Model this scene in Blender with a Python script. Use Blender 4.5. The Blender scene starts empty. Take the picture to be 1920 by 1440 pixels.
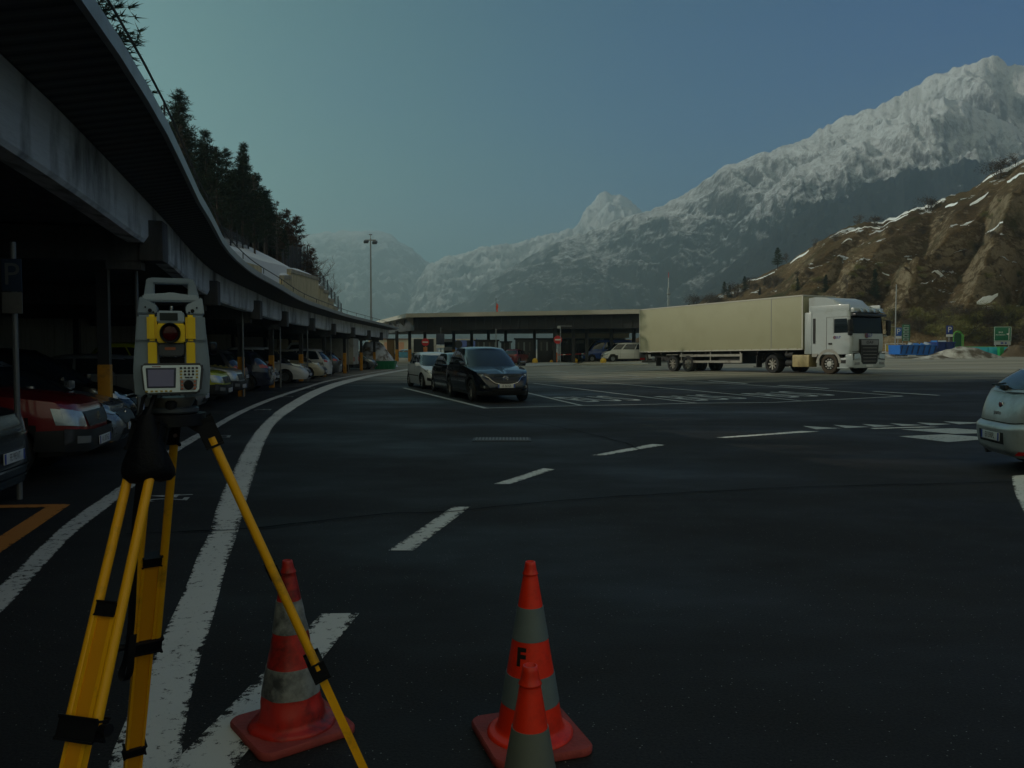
import bpy, bmesh, math, random
import numpy as np
from mathutils import Vector, Matrix, noise
random.seed(7)
C = bpy.context.scene.collection
SC = bpy.context.scene
R = math.radians
# ---------------------------------------------------------------- camera
F = 1493.33; HOR = 654.0; PITCH = math.atan((720-HOR)/F); CAMZ = 1.6
cam_d = bpy.data.cameras.new('camera'); cam = bpy.data.objects.new('camera', cam_d); C.objects.link(cam)
cam_d.sensor_width = 36; cam_d.lens = 28; cam_d.clip_start = 0.05; cam_d.clip_end = 40000
cam.location = (0, 0, CAMZ); cam.rotation_euler = (R(90)-PITCH, 0, 0)
SC.camera = cam
# ---------------------------------------------------------------- sky, sun, exposure
SUN_EL, SUN_AZ = R(24), R(-84)            # azimuth from +Y towards +X
SC.view_settings.view_transform = 'Standard'; SC.view_settings.look = 'None'
SC.view_settings.exposure = -0.65; SC.view_settings.gamma = 1.0
w = bpy.data.worlds.new('World'); SC.world = w; w.use_nodes = True
nt = w.node_tree; nt.nodes.clear()
sky = nt.nodes.new('ShaderNodeTexSky'); sky.sky_type = 'NISHITA'; sky.sun_disc = False
sky.sun_elevation = SUN_EL; sky.sun_rotation = SUN_AZ
sky.altitude = 800; sky.air_density = 1.0; sky.dust_density = 1.2; sky.ozone_density = 2.0
mixn = nt.nodes.new('ShaderNodeMix'); mixn.data_type = 'RGBA'; mixn.blend_type = 'MULTIPLY'; mixn.inputs[0].default_value = 1
mixn.inputs[7].default_value = (0.38, 0.66, 0.78, 1)
bg = nt.nodes.new('ShaderNodeBackground'); bg.inputs[1].default_value = 0.13
wo = nt.nodes.new('ShaderNodeOutputWorld')
nt.links.new(sky.outputs[0], mixn.inputs[6])
# hazier, greener air on the sun's side of the sky
tcs = nt.nodes.new('ShaderNodeTexCoord'); dts = nt.nodes.new('ShaderNodeVectorMath'); dts.operation = 'DOT_PRODUCT'; nt.links.new(tcs.outputs['Generated'], dts.inputs[0])
dts.inputs[1].default_value = (math.sin(SUN_AZ), math.cos(SUN_AZ), .1)
mrs = nt.nodes.new('ShaderNodeMapRange'); mrs.interpolation_type = 'SMOOTHSTEP'; mrs.inputs[1].default_value = -.35; mrs.inputs[2].default_value = .55; nt.links.new(dts.outputs['Value'], mrs.inputs[0])
tns = nt.nodes.new('ShaderNodeTexNoise'); tns.inputs['Scale'].default_value = 2.2; tns.inputs['Detail'].default_value = 5; tns.inputs['Distortion'].default_value = .6
mps = nt.nodes.new('ShaderNodeMapping'); mps.inputs['Scale'].default_value = (1,1,3.5); nt.links.new(tcs.outputs['Generated'], mps.inputs[0]); nt.links.new(mps.outputs[0], tns.inputs['Vector'])
ads = nt.nodes.new('ShaderNodeMath'); ads.operation = 'MULTIPLY_ADD'; nt.links.new(tns.outputs[0], ads.inputs[0]); ads.inputs[1].default_value = .5; ads.inputs[2].default_value = -.25
ad2 = nt.nodes.new('ShaderNodeMath'); ad2.use_clamp = True; nt.links.new(mrs.outputs[0], ad2.inputs[0]); nt.links.new(ads.outputs[0], ad2.inputs[1])
tms = nt.nodes.new('ShaderNodeMix'); tms.data_type = 'RGBA'; nt.links.new(ad2.outputs[0], tms.inputs[0]); tms.inputs[6].default_value = (.13,.50,.88,1); tms.inputs[7].default_value = (.28,.75,.54,1); nt.links.new(tms.outputs[2], mixn.inputs[7])
# warm ambient fill added to the unseen sky behind the camera, broken like cloud
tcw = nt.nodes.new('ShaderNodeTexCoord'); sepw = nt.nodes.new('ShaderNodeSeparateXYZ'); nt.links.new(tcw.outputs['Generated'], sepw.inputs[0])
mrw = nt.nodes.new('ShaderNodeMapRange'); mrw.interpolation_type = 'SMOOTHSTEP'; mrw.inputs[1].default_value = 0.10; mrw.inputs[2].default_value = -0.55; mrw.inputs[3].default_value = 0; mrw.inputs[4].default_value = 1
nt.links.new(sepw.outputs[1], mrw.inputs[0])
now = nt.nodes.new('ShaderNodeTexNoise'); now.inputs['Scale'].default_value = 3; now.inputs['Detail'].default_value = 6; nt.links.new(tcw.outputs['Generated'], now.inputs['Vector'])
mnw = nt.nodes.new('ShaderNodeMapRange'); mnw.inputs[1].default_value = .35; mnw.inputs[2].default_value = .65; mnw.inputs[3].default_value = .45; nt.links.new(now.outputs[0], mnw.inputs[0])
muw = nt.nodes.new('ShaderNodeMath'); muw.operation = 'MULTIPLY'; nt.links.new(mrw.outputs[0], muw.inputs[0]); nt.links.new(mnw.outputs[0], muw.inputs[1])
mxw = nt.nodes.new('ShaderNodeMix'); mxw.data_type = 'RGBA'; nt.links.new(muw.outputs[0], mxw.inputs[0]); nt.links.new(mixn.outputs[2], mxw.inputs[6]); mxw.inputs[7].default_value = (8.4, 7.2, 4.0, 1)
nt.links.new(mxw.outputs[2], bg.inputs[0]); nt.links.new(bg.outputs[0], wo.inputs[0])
sd = bpy.data.lights.new('sun', 'SUN'); sd.energy = 3.9; sd.angle = R(0.5); sd.color = (1.0, 0.92, 0.76)
sun = bpy.data.objects.new('sun', sd); C.objects.link(sun)
SUNV = Vector((math.sin(SUN_AZ)*math.cos(SUN_EL), math.cos(SUN_AZ)*math.cos(SUN_EL), math.sin(SUN_EL)))
sun.rotation_euler = SUNV.to_track_quat('Z', 'Y').to_euler(); sun.location = (-30, 10, 60)
SC.render.engine = 'CYCLES'
SC.cycles.use_denoising = True
SC.cycles.max_bounces = 6; SC.cycles.volume_bounces = 1; SC.cycles.diffuse_bounces = 3; SC.cycles.glossy_bounces = 3
SC.cycles.transparent_max_bounces = 8
# ---------------------------------------------------------------- helpers
def sm(a, b, x):
    t = min(1, max(0, (x-a)/(b-a))); return t*t*(3-2*t)
def gz(x, y):
    return 0.31*sm(3, 18, x)*sm(14, 38, y) + 0.55*sm(18, 42, x)*sm(42, 78, y) + 0.10*sm(50, 85, y)*(1-sm(18, 42, x))
def ray(px, py):
    u = (px-960)/F; v = -(py-720)/F; c, s = math.cos(PITCH), math.sin(PITCH)
    return Vector((u, c+s*v, -s+c*v))
def at(px, py, Y):
    d = ray(px, py); t = Y/d.y; return Vector((d.x*t, Y, CAMZ+d.z*t))
def gnd(px, py, dz=0.0):
    d = ray(px, py); z = 0.0
    for _ in range(25):
        t = (z+dz-CAMZ)/d.z; z = 0.5*z+0.5*gz(d.x*t, d.y*t)
    return Vector((d.x*t, d.y*t, z+dz))
def tag(o, label=None, cat=None, group=None, kind=None):
    if label: o['label'] = label
    if cat: o['category'] = cat
    if group: o['group'] = group
    if kind: o['kind'] = kind
    return o
def empty(name, loc=(0,0,0), rz=0, label=None, cat=None, group=None):
    o = bpy.data.objects.new(name, None); C.objects.link(o); o.location = loc; o.rotation_euler = (0,0,rz); o.empty_display_size = .2
    return tag(o, label, cat, group)
def copy_tree(o, parent=None):
    c = o.copy(); C.objects.link(c); c.parent = parent
    for ch in list(o.children): copy_tree(ch, c)
    return c
class M:
    """collects shapes and links them as one mesh object"""
    def __init__(s): s.bm = bmesh.new(); s.mi = 0
    def _mark(s, fs):
        for f in fs: f.material_index = s.mi
    def box(s, c, d, rz=0, rx=0, ry=0, bev=0, taper=None):
        m = Matrix.Translation(c) @ Matrix.Rotation(rz,4,'Z') @ Matrix.Rotation(ry,4,'Y') @ Matrix.Rotation(rx,4,'X') @ Matrix.Diagonal((d[0],d[1],d[2],1))
        b2 = bmesh.new(); bmesh.ops.create_cube(b2, size=1)
        if taper:
            for v in b2.verts:
                if v.co.z > 0: v.co.x *= taper[0]; v.co.y *= taper[1]
        b2.transform(m)
        if bev:
            bmesh.ops.bevel(b2, geom=b2.edges[:], offset=bev, segments=2, affect='EDGES', profile=.6)
        return s._merge(b2)
    def _merge(s, b2):
        me = bpy.data.meshes.new('t'); b2.to_mesh(me); b2.free()
        n = len(s.bm.faces); s.bm.from_mesh(me); bpy.data.meshes.remove(me)
        s.bm.faces.ensure_lookup_table()
        s._mark(s.bm.faces[n:])
        return s
    def beam(s, a, b, w, h, bev=0, roll=0):
        a, b = Vector(a), Vector(b); d = b-a; L = d.length
        q = d.to_track_quat('Z', 'Y').to_matrix().to_4x4()
        m = Matrix.Translation((a+b)/2) @ q @ Matrix.Rotation(roll,4,'Z') @ Matrix.Diagonal((w,h,L,1))
        b2 = bmesh.new(); bmesh.ops.create_cube(b2, size=1); b2.transform(m)
        if bev: bmesh.ops.bevel(b2, geom=b2.edges[:], offset=bev, segments=2, affect='EDGES')
        return s._merge(b2)
    def tube(s, a, b, r0, r1=None, n=10, cap=True):
        a, b = Vector(a), Vector(b); r1 = r0 if r1 is None else r1
        d = (b-a); q = d.to_track_quat('Z','Y')
        ra = [s.bm.verts.new(a+q@Vector((r0*math.cos(t), r0*math.sin(t), 0))) for t in [2*math.pi*i/n for i in range(n)]]
        rb = [s.bm.verts.new(b+q@Vector((r1*math.cos(t), r1*math.sin(t), 0))) for t in [2*math.pi*i/n for i in range(n)]]
        fs = [s.bm.faces.new((ra[i], ra[(i+1)%n], rb[(i+1)%n], rb[i])) for i in range(n)]
        if cap: fs += [s.bm.faces.new(ra[::-1]), s.bm.faces.new(rb)]
        s._mark(fs); return s
    def path(s, pts, r, n=8):
        rs = r if isinstance(r, (list,tuple)) else [r]*len(pts)
        pts = [Vector(p) for p in pts]; rings = []
        for i, p in enumerate(pts):
            d = (pts[min(i+1,len(pts)-1)]-pts[max(i-1,0)]).normalized(); q = d.to_track_quat('Z','Y')
            rings.append([s.bm.verts.new(p+q@Vector((rs[i]*math.cos(t), rs[i]*math.sin(t), 0))) for t in [2*math.pi*k/n for k in range(n)]])
        fs = []
        for a, b in zip(rings, rings[1:]):
            fs += [s.bm.faces.new((a[i], a[(i+1)%n], b[(i+1)%n], b[i])) for i in range(n)]
        fs += [s.bm.faces.new(rings[0][::-1]), s.bm.faces.new(rings[-1])]
        s._mark(fs); return s
    def lathe(s, prof, n=24, c=(0,0,0), axis='Z', rot=None):
        m = rot or (Matrix.Identity(4) if axis=='Z' else (Matrix.Rotation(R(90),4,'Y') if axis=='X' else Matrix.Rotation(R(-90),4,'X')))
        c = Vector(c); rings = []
        for r, z in prof:
            rings.append([s.bm.verts.new(c+(m@Vector((r*math.cos(t), r*math.sin(t), z)))) for t in [2*math.pi*i/n for i in range(n)]] if r > 1e-6 else [s.bm.verts.new(c+(m@Vector((0,0,z))))])
        fs = []
        for a, b in zip(rings, rings[1:]):
            for i in range(n):
                j = (i+1)%n
                if len(a) == 1 and len(b) == 1: continue
                if len(a) == 1: fs.append(s.bm.faces.new((a[0], b[j], b[i])))
                elif len(b) == 1: fs.append(s.bm.faces.new((a[i], a[j], b[0])))
                else: fs.append(s.bm.faces.new((a[i], a[j], b[j], b[i])))
        s._mark(fs); return s
    def poly(s, pts):
        s._mark([s.bm.faces.new([s.bm.verts.new(p) for p in pts])]); return s
    def prism(s, pts, ext):
        """polygon (3d points) extruded by a vector"""
        ext = Vector(ext); a = [s.bm.verts.new(p) for p in pts]; b = [s.bm.verts.new(Vector(p)+ext) for p in pts]; n = len(a)
        fs = [s.bm.faces.new(a[::-1]), s.bm.faces.new(b)] + [s.bm.faces.new((a[i], a[(i+1)%n], b[(i+1)%n], b[i])) for i in range(n)]
        s._mark(fs); return s
    def grid(s, P, cu=False, cv=False):
        """P[i][j] points"""
        V = [[s.bm.verts.new(p) for p in row] for row in P]; fs = []
        n, m = len(V), len(V[0])
        for i in range(n if cu else n-1):
            for j in range(m if cv else m-1):
                try: fs.append(s.bm.faces.new((V[i][j], V[(i+1)%n][j], V[(i+1)%n][(j+1)%m], V[i][(j+1)%m])))
                except ValueError: pass
        s._mark(fs); return s
    def text(s, txt, m, size=1.0, ext=0.0, sx=1.0, bold=0.0):
        cu = bpy.data.curves.new('t', 'FONT'); cu.body = txt; cu.size = size; cu.align_x = 'CENTER'; cu.align_y = 'CENTER'; cu.resolution_u = 3; cu.offset = bold
        cu.extrude = ext
        o = bpy.data.objects.new('t', cu); C.objects.link(o)
        dg = bpy.context.evaluated_depsgraph_get(); me = bpy.data.meshes.new_from_object(o.evaluated_get(dg))
        me.transform(m @ Matrix.Diagonal((sx,1,1,1))); n = len(s.bm.faces); s.bm.from_mesh(me); s.bm.faces.ensure_lookup_table(); s._mark(s.bm.faces[n:])
        bpy.data.objects.remove(o); bpy.data.curves.remove(cu); bpy.data.meshes.remove(me); return s
    def build(s, name, mats, parent=None, smooth=35, fixn=True, **kw):
        bm = s.bm
        if fixn: bmesh.ops.recalc_face_normals(bm, faces=bm.faces[:])
        if smooth:
            lim = R(smooth)
            for f in bm.faces: f.smooth = True
            for e in bm.edges:
                if len(e.link_faces) != 2 or e.calc_face_angle(0) > lim: e.smooth = False
        me = bpy.data.meshes.new(name); bm.to_mesh(me); bm.free()
        for mm in (mats if isinstance(mats, (list,tuple)) else [mats]): me.materials.append(mm)
        o = bpy.data.objects.new(name, me); C.objects.link(o); o.parent = parent
        return tag(o, **kw)
# ---------------------------------------------------------------- materials
def newmat(name):
    m = bpy.data.materials.new(name); m.use_nodes = True; t = m.node_tree
    return m, t, t.nodes['Principled BSDF']
def N(t, typ, **kw):
    n = t.nodes.new(typ)
    for k, v in kw.items():
        if k.startswith('i_'):
            key = k[2:]; n.inputs[int(key) if key.isdigit() else key].default_value = v
        else: setattr(n, k, v)
    return n
def L(t, a, b): t.links.new(a, b)
def coords(t, scale=(1,1,1), kind='Object'):
    tc = N(t, 'ShaderNodeTexCoord'); mp = N(t, 'ShaderNodeMapping'); mp.inputs['Scale'].default_value = scale
    L(t, tc.outputs[kind], mp.inputs[0]); return mp.outputs[0]
def nz(t, vec, scale, detail=4, rough=.55, dist=0):
    n = N(t, 'ShaderNodeTexNoise'); n.inputs['Scale'].default_value = scale; n.inputs['Detail'].default_value = detail; n.inputs['Roughness'].default_value = rough; n.inputs['Distortion'].default_value = dist
    if vec: L(t, vec, n.inputs['Vector'])
    return n.outputs[0]
def ramp(t, fac, stops):
    r = N(t, 'ShaderNodeValToRGB'); e = r.color_ramp.elements
    while len(e) < len(stops): e.new(.5)
    for el, (p, c) in zip(e, stops):
        el.position = p; el.color = (c,c,c,1) if isinstance(c, (int,float)) else (*c, 1)
    L(t, fac, r.inputs[0]); return r.outputs[0]
def mix(t, fac, a, b):
    n = N(t, 'ShaderNodeMix'); n.data_type = 'RGBA'
    for s_, v in ((0, fac), (6, a), (7, b)):
        if isinstance(v, (int,float)): n.inputs[s_].default_value = v if s_ == 0 else (v,v,v,1)
        elif isinstance(v, tuple): n.inputs[s_].default_value = (*v, 1)
        else: L(t, v, n.inputs[s_])
    return n.outputs[2]
def math_(t, op, a, b=0, c=None, clamp=False):
    n = N(t, 'ShaderNodeMath', operation=op, use_clamp=clamp)
    for i, v in enumerate((a, b) if c is None else (a, b, c)):
        if isinstance(v, (int,float)): n.inputs[i].default_value = v
        else: L(t, v, n.inputs[i])
    return n.outputs[0]
def bump(t, p, h, strength=.3, dist=.01):
    b = N(t, 'ShaderNodeBump'); b.inputs['Strength'].default_value = strength; b.inputs['Distance'].default_value = dist
    L(t, h, b.inputs['Height']); L(t, b.outputs[0], p.inputs['Normal'])
_mc = {}
def mat(name, col, rough=.5, metal=0, var=.12, scale=6, bmp=0, coat=0, spec=.5, dirt=None, dscale=3, dlo=.5, dhi=.75, stretch=(1,1,1)):
    if name in _mc: return _mc[name]
    m, t, p = newmat(name); v = coords(t, stretch)
    n = nz(t, v, scale, 5)
    c = mix(t, n, tuple(x*(1-var) for x in col), tuple(min(1,x*(1+var)) for x in col))
    if dirt:
        d = ramp(t, nz(t, v, dscale, 6, .65), [(dlo, 0), (dhi, 1)]); c = mix(t, d, c, dirt)
    L(t, c, p.inputs['Base Color'])
    rr = N(t, 'ShaderNodeMapRange'); rr.inputs[3].default_value = max(.02, rough*.85); rr.inputs[4].default_value = min(1, rough*1.15)
    L(t, n, rr.inputs[0]); L(t, rr.outputs[0], p.inputs['Roughness'])
    p.inputs['Metallic'].default_value = metal; p.inputs['Coat Weight'].default_value = coat; p.inputs['Coat Roughness'].default_value = .06
    p.inputs['Specular IOR Level'].default_value = spec
    if bmp: bump(t, p, nz(t, v, scale*6, 4), bmp, .01)
    _mc[name] = m; return m
def glass_mat(name, col=(.02,.03,.035), rough=.04):
    if name in _mc: return _mc[name]
    m, t, p = newmat(name); p.inputs['Base Color'].default_value = (*col,1); p.inputs['Roughness'].default_value = rough
    p.inputs['Specular IOR Level'].default_value = .8; p.inputs['Coat Weight'].default_value = .3
    v = coords(t); bump(t, p, nz(t, v, 1.5, 1), .02, .02)
    _mc[name] = m; return m
def glow(name, col, s):
    m, t, p = newmat(name); p.inputs['Base Color'].default_value = (*col,1); p.inputs['Emission Color'].default_value = (*col,1); p.inputs['Emission Strength'].default_value = s; return m
# ================================================================ GROUND
def asphalt_mat():
    m, t, p = newmat('asphalt'); v = coords(t)
    big = nz(t, v, .22, 4, .6); mid = nz(t, coords(t, (1,.35,1)), .9, 5, .6); fine = nz(t, v, 75, 4, .8)
    c = mix(t, ramp(t, big, [(.35,0),(.65,1)]), (.022,.0205,.0195), (.036,.034,.032))
    c = mix(t, ramp(t, mid, [(.45,0),(.75,.55)]), c, (.038,.038,.038))
    c = mix(t, ramp(t, fine, [(.40,0),(.62,1)]), mix(t, .75, c, (.006,.006,.007)), c)
    # pale aggregate chips
    vo = N(t, 'ShaderNodeTexVoronoi', feature='F1'); vo.inputs['Scale'].default_value = 42; L(t, v, vo.inputs['Vector'])
    sp = ramp(t, vo.outputs['Distance'], [(.06,1),(.16,0)])
    wn = N(t, 'ShaderNodeTexWhiteNoise'); L(t, vo.outputs['Position'], wn.inputs[0])
    sel = math_(t, 'GREATER_THAN', wn.outputs[0], .80)
    c = mix(t, math_(t, 'MULTIPLY', sp, math_(t, 'MULTIPLY', sel, .8)), c, (.45,.43,.40))
    # paler tone towards the far lot, broken up by noise
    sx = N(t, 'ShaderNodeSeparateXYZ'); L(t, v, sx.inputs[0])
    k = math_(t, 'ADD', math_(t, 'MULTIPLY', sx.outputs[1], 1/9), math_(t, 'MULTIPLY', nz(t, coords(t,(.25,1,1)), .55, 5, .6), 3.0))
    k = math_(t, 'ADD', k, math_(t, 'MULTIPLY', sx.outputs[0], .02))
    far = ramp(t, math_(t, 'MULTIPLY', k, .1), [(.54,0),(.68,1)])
    pale_mix = ramp(t, nz(t, coords(t,(.06,1,1)), .5, 5, .6), [(.35,.45),(.7,1)])
    c = mix(t, math_(t, 'MULTIPLY', far, pale_mix), c, (.36,.335,.265))
    L(t, c, p.inputs['Base Color'])
    wet = ramp(t, nz(t, coords(t,(.6,1,1)), .28, 5, .62), [(.42,.85),(.66,.50)])
    L(t, wet, p.inputs['Roughness'])
    p.inputs['Specular IOR Level'].default_value = .22
    b1 = N(t, 'ShaderNodeBump'); b1.inputs['Strength'].default_value = .55; b1.inputs['Distance'].default_value = .006
    L(t, nz(t, v, 70, 3, .7), b1.inputs['Height']); L(t, b1.outputs[0], p.inputs['Normal'])
    return m
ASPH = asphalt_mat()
def frange(a, b, s):
    n = int(round((b-a)/s)); return [a+s*i for i in range(n+1)]
gx = [-5000,-3000,-1200,-500,-200,-120,-80,-60] + frange(-55, 95, 1.25) + [110,140,200,500,1200,3000,5000]
gy = [-5000,-3000,-1000,-300,-100,-50] + frange(-30, 115, 1.25) + [130,160,220,400,900,2000,3600,5200]
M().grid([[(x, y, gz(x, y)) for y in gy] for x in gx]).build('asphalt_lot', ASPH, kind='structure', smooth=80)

def paint_mat(name, col, wear=.45, edge=True):
    m, t, p = newmat(name); v = coords(t)
    n1 = nz(t, v, 16, 8, .8); n2 = nz(t, v, 1.3, 4)
    uv = N(t, 'ShaderNodeUVMap'); s = N(t, 'ShaderNodeSeparateXYZ'); L(t, uv.outputs[0], s.inputs[0])
    # distance from the strip's edge in metres is carried in u
    e = ramp(t, s.outputs[0], [(0.0, .13), (.07, 0)])
    thr = math_(t, 'SUBTRACT', math_(t, 'ADD', n1, math_(t, 'MULTIPLY', n2, .22)), e if edge else 0)
    mask = ramp(t, thr, [(wear-.03, 0), (wear+.03, 1)])
    c = mix(t, n2, tuple(x*.78 for x in col), col)
    L(t, c, p.inputs['Base Color']); p.inputs['Roughness'].default_value = .75
    bump(t, p, nz(t, v, 60, 3), .5, .004)
    tr = N(t, 'ShaderNodeBsdfTransparent'); mx = N(t, 'ShaderNodeMixShader'); L(t, mask, mx.inputs[0]); L(t, tr.outputs[0], mx.inputs[1]); L(t, p.outputs[0], mx.inputs[2])
    L(t, mx.outputs[0], t.nodes['Material Output'].inputs[0])
    return m
PW = paint_mat('road_paint_white', (.70,.70,.65), .505); PWn = paint_mat('road_paint_worn', (.62,.62,.58), .535)
PT = paint_mat('road_paint_thin', (.46,.48,.46), .50, False); PO = paint_mat('road_paint_orange', (.60,.22,.03), .42)
def cr(pts, n=12):
    P = [Vector(p) for p in pts]; P = [2*P[0]-P[1]]+P+[2*P[-1]-P[-2]]; out = []
    for i in range(1, len(P)-2):
        for k in range(n):
            t = k/n; a,b,c,d = P[i-1],P[i],P[i+1],P[i+2]
            out.append(.5*((2*b)+(c-a)*t+(2*a-5*b+4*c-d)*t*t+(3*b-a-3*c+d)*t*t*t))
    return out+[P[-2]]
def ribbon(name, left, right, m, dz=.005, nsub=6, label=None):
    """strip between two ground curves; u = distance from nearest edge"""
    me_v, me_f, uv = [], [], []
    K = 5
    for a, b in zip(left, right):
        wd = (Vector(a[:2])-Vector(b[:2])).length
        for k in range(K):
            f = k/(K-1); x = a[0]+(b[0]-a[0])*f; y = a[1]+(b[1]-a[1])*f
            me_v.append((x, y, gz(x, y)+dz)); uv.append((min(f, 1-f)*wd, 0))
    for i in range(len(left)-1):
        for k in range(K-1):
            me_f.append((i*K+k, i*K+k+1, (i+1)*K+k+1, (i+1)*K+k))
    me = bpy.data.meshes.new(name); me.from_pydata(me_v, [], me_f); ul = me.uv_layers.new(name='UVMap')
    for l in me.loops: ul.data[l.index].uv = uv[l.vertex_index]
    me.materials.append(m); o = bpy.data.objects.new(name, me); C.objects.link(o); o['kind'] = 'structure'
    return o
def resamp(a, b, n=10):
    return [Vector(a).lerp(Vector(b), i/n) for i in range(n+1)]
def g2(px, py): v = gnd(px, py); return (v.x, v.y)
# thick edge line
Lp = [(150,1560),(200,1440),(262,1290),(302,1200),(345,1110),(372,1040),(392,1000),(412,935),(436,885),(462,835),(492,795),(535,760),(590,731),(640,714.5),(700,702),(762,692),(830,684)]
Rp = [(330,1560),(338,1440),(352,1340),(375,1240),(402,1150),(425,1060),(447,995),(466,925),(480,880),(497,830),(520,792),(560,762),(608,735),(652,718.5),(705,705),(766,693.8),(832,685.2)]
def resample_pair(A, B, n=8): return cr([g2(*p) for p in A], n), cr([g2(*p) for p in B], n)
l, r = resample_pair(Lp, Rp); ribbon('edge_line', l, r, PW)
# thin bay line
tl = [(-60,1130),(0,1098),(120,985),(205,925),(262,885),(330,835),(400,797),(440,775),(484,755.5),(530,739),(575,725),(612,714),(672,702),(740,691)]
th = [44,36,24,18,14,11,8,6.5,5,3.6,2.8,2.2,1.5,1]
l, r = resample_pair(tl, [(x+h*.5, y+h) for (x,y), h in zip(tl, th)]); ribbon('bay_front_line', l, r, PWn)
# dashes
def quad_mark(name, q, m, dz=.005):
    a, b, c, d = [g2(*p) for p in q]; ribbon(name, resamp(a, b, 8), resamp(d, c, 8), m, dz)
quad_mark('dashed_line', [(300,1460),(500,1240),(603,1153),(674,1152),(590,1240),(425,1460)][0:1]+[(603,1153),(674,1152),(425,1460)], PW, .009)
quad_mark('dashed_line', [(728,1033),(848,951),(882,951),(775,1033)], PW)
quad_mark('dashed_line', [(926,908),(1018,878.5),(1040,880.5),(958,908)], PW)
quad_mark('dashed_line', [(1108,854),(1222,832.8),(1248,834.8),(1136,854)], PW)
quad_mark('dashed_line', [(1342,820.5),(1500,808.5),(1538,809.5),(1362,821.5)], PW)
quad_mark('dashed_line', [(1630,803),(1730,800.2),(1765,801),(1640,804.6)], PW)
def poly_mark(name, pts, m=PT, dz=.006):
    P = [g2(*p) for p in pts]; o = M().poly([(x, y, gz(x,y)+dz) for x, y in P]).build(name, m, kind='structure', smooth=0); return o
for q in [[(1505,799),(1530,805.5),(1578,803.5)],[(1562,797),(1586,803),(1632,801)],[(1616,795.5),(1640,801),(1678,799)],[(1668,794),(1692,799.2),(1732,797.5)],[(1718,792.5),(1745,798),(1785,795.5)],[(1768,790.5),(1798,796),(1850,793)],
          [(1688,805.5),(1790,803.5),(1900,811.5),(1790,814)],[(1685,818.5),(1775,814.8),(1870,822),(1778,829.5)]]:
    poly_mark('give_way_mark', q)
# curving line at right edge
l, r = resample_pair([(1897,893),(1900,915),(1914,950),(1945,1000),(2010,1080)], [(1935,890),(1942,910),(1960,940),(1995,990),(2060,1060)], 6); ribbon('island_line', l, r, PW)
# bay lines (straight thin)
LZ = [0]
def line_mark(a, b, w=.11, n=24, name='bay_line'):
    LZ[0] += 1
    a, b = Vector(g2(*a)), Vector(g2(*b)); d = (b-a).normalized(); nrm = Vector((-d.y, d.x))*w/2
    ribbon(name, resamp(a+nrm, b+nrm, n), resamp(a-nrm, b-nrm, n), PT, .006+.0009*LZ[0])
line_mark((757,727.5),(912,766),.15); line_mark((912,765.5),(1090,761),.12); line_mark((1090,761),(1305,756.5),.12); line_mark((1305,756.5),(1450,755),.12); line_mark((1450,755),(1692,743.5),.12)
line_mark((925,722),(1090,761),.13); line_mark((1000,719),(1305,756.5),.13); line_mark((975,702.5),(1500,752),.12)
line_mark((1015,698),(1692,743.5),.12)
line_mark((1010,717),(1200,710.5),.12)
for a, b in [((1040,696),(1066,698.5)),((1088,700),(1128,702.5)),((1160,703.5),(1198,706.5)),((1232,708.5),(1284,712)),((1330,714.5),(1400,720)),((1460,723.5),(1553,729.5)),((1638,735),(1760,742.5))]:
    line_mark(a, b, .2, 6, 'lane_dash')
line_mark((1000,687.5),(1075,684.5),.8, 6, 'stop_line')
# stencilled words in the bays, numbers on the verge strip
def ground_text(name, txt, px, py, w_, h_, ang, m=PT):
    c = gnd(px, py); mm = Matrix.Translation((c.x,c.y,0)) @ Matrix.Rotation(ang,4,'Z')
    t_ = M().text(txt, Matrix.Diagonal((w_, h_, 1, 1)), 1)
    for v in t_.bm.verts:
        q = mm @ v.co; v.co = Vector((q.x, q.y, gz(q.x, q.y)+.006))
    return t_.build(name, m, kind='structure', smooth=0, fixn=False)
for px, py in [(1122,748.5),(1318,746),(1482,740)]:
    ground_text('bay_lettering', 'BUS', px, py, 1.25, 3.6, R(24))
for n_, px, py, a in [('24',322,934,-78),('25',412,819,-76),('26',495,768.5,-80),('27',540,744,-84),('28',582,728,-84),('29',622,716.5,-86),('30',662,706,-88)]:
    ground_text('bay_number', n_, px, py, .42, .62, R(a)+math.pi)
# orange staff bays
def om(pts, w=.14, dz=[.005]):
    dz[0] += .002
    P = [Vector(g2(*p)) for p in pts]
    for a, b in zip(P, P[1:]):
        d = (b-a).normalized(); nn = Vector((-d.y,d.x))*w/2; ribbon('orange_bay_line', resamp(a+nn,b+nn,8), resamp(a-nn,b-nn,8), PO, dz[0])
om([(-150,953),(118,949)], .16); om([(112,948),(-60,1062)], .2)
# drain grate
g = M(); c = gnd(941,824.5); g.box((c.x,c.y,.004),(1.02,.52,.012)); g.build('grate_frame', mat('cast_iron',(.05,.05,.052),.55,.6), None, kind=None)
fr = bpy.data.objects['grate_frame']; fr.name = 'drain_grate'; tag(fr, 'rectangular iron drain grate set in the asphalt lane', 'drain grate')
g = M()
for i in range(16): g.box((c.x-.45+i*.06, c.y, .014), (.03,.42,.012))
g.build('grate_bars', mat('grate_bar',(.20,.19,.18),.6,.3), fr)
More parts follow.
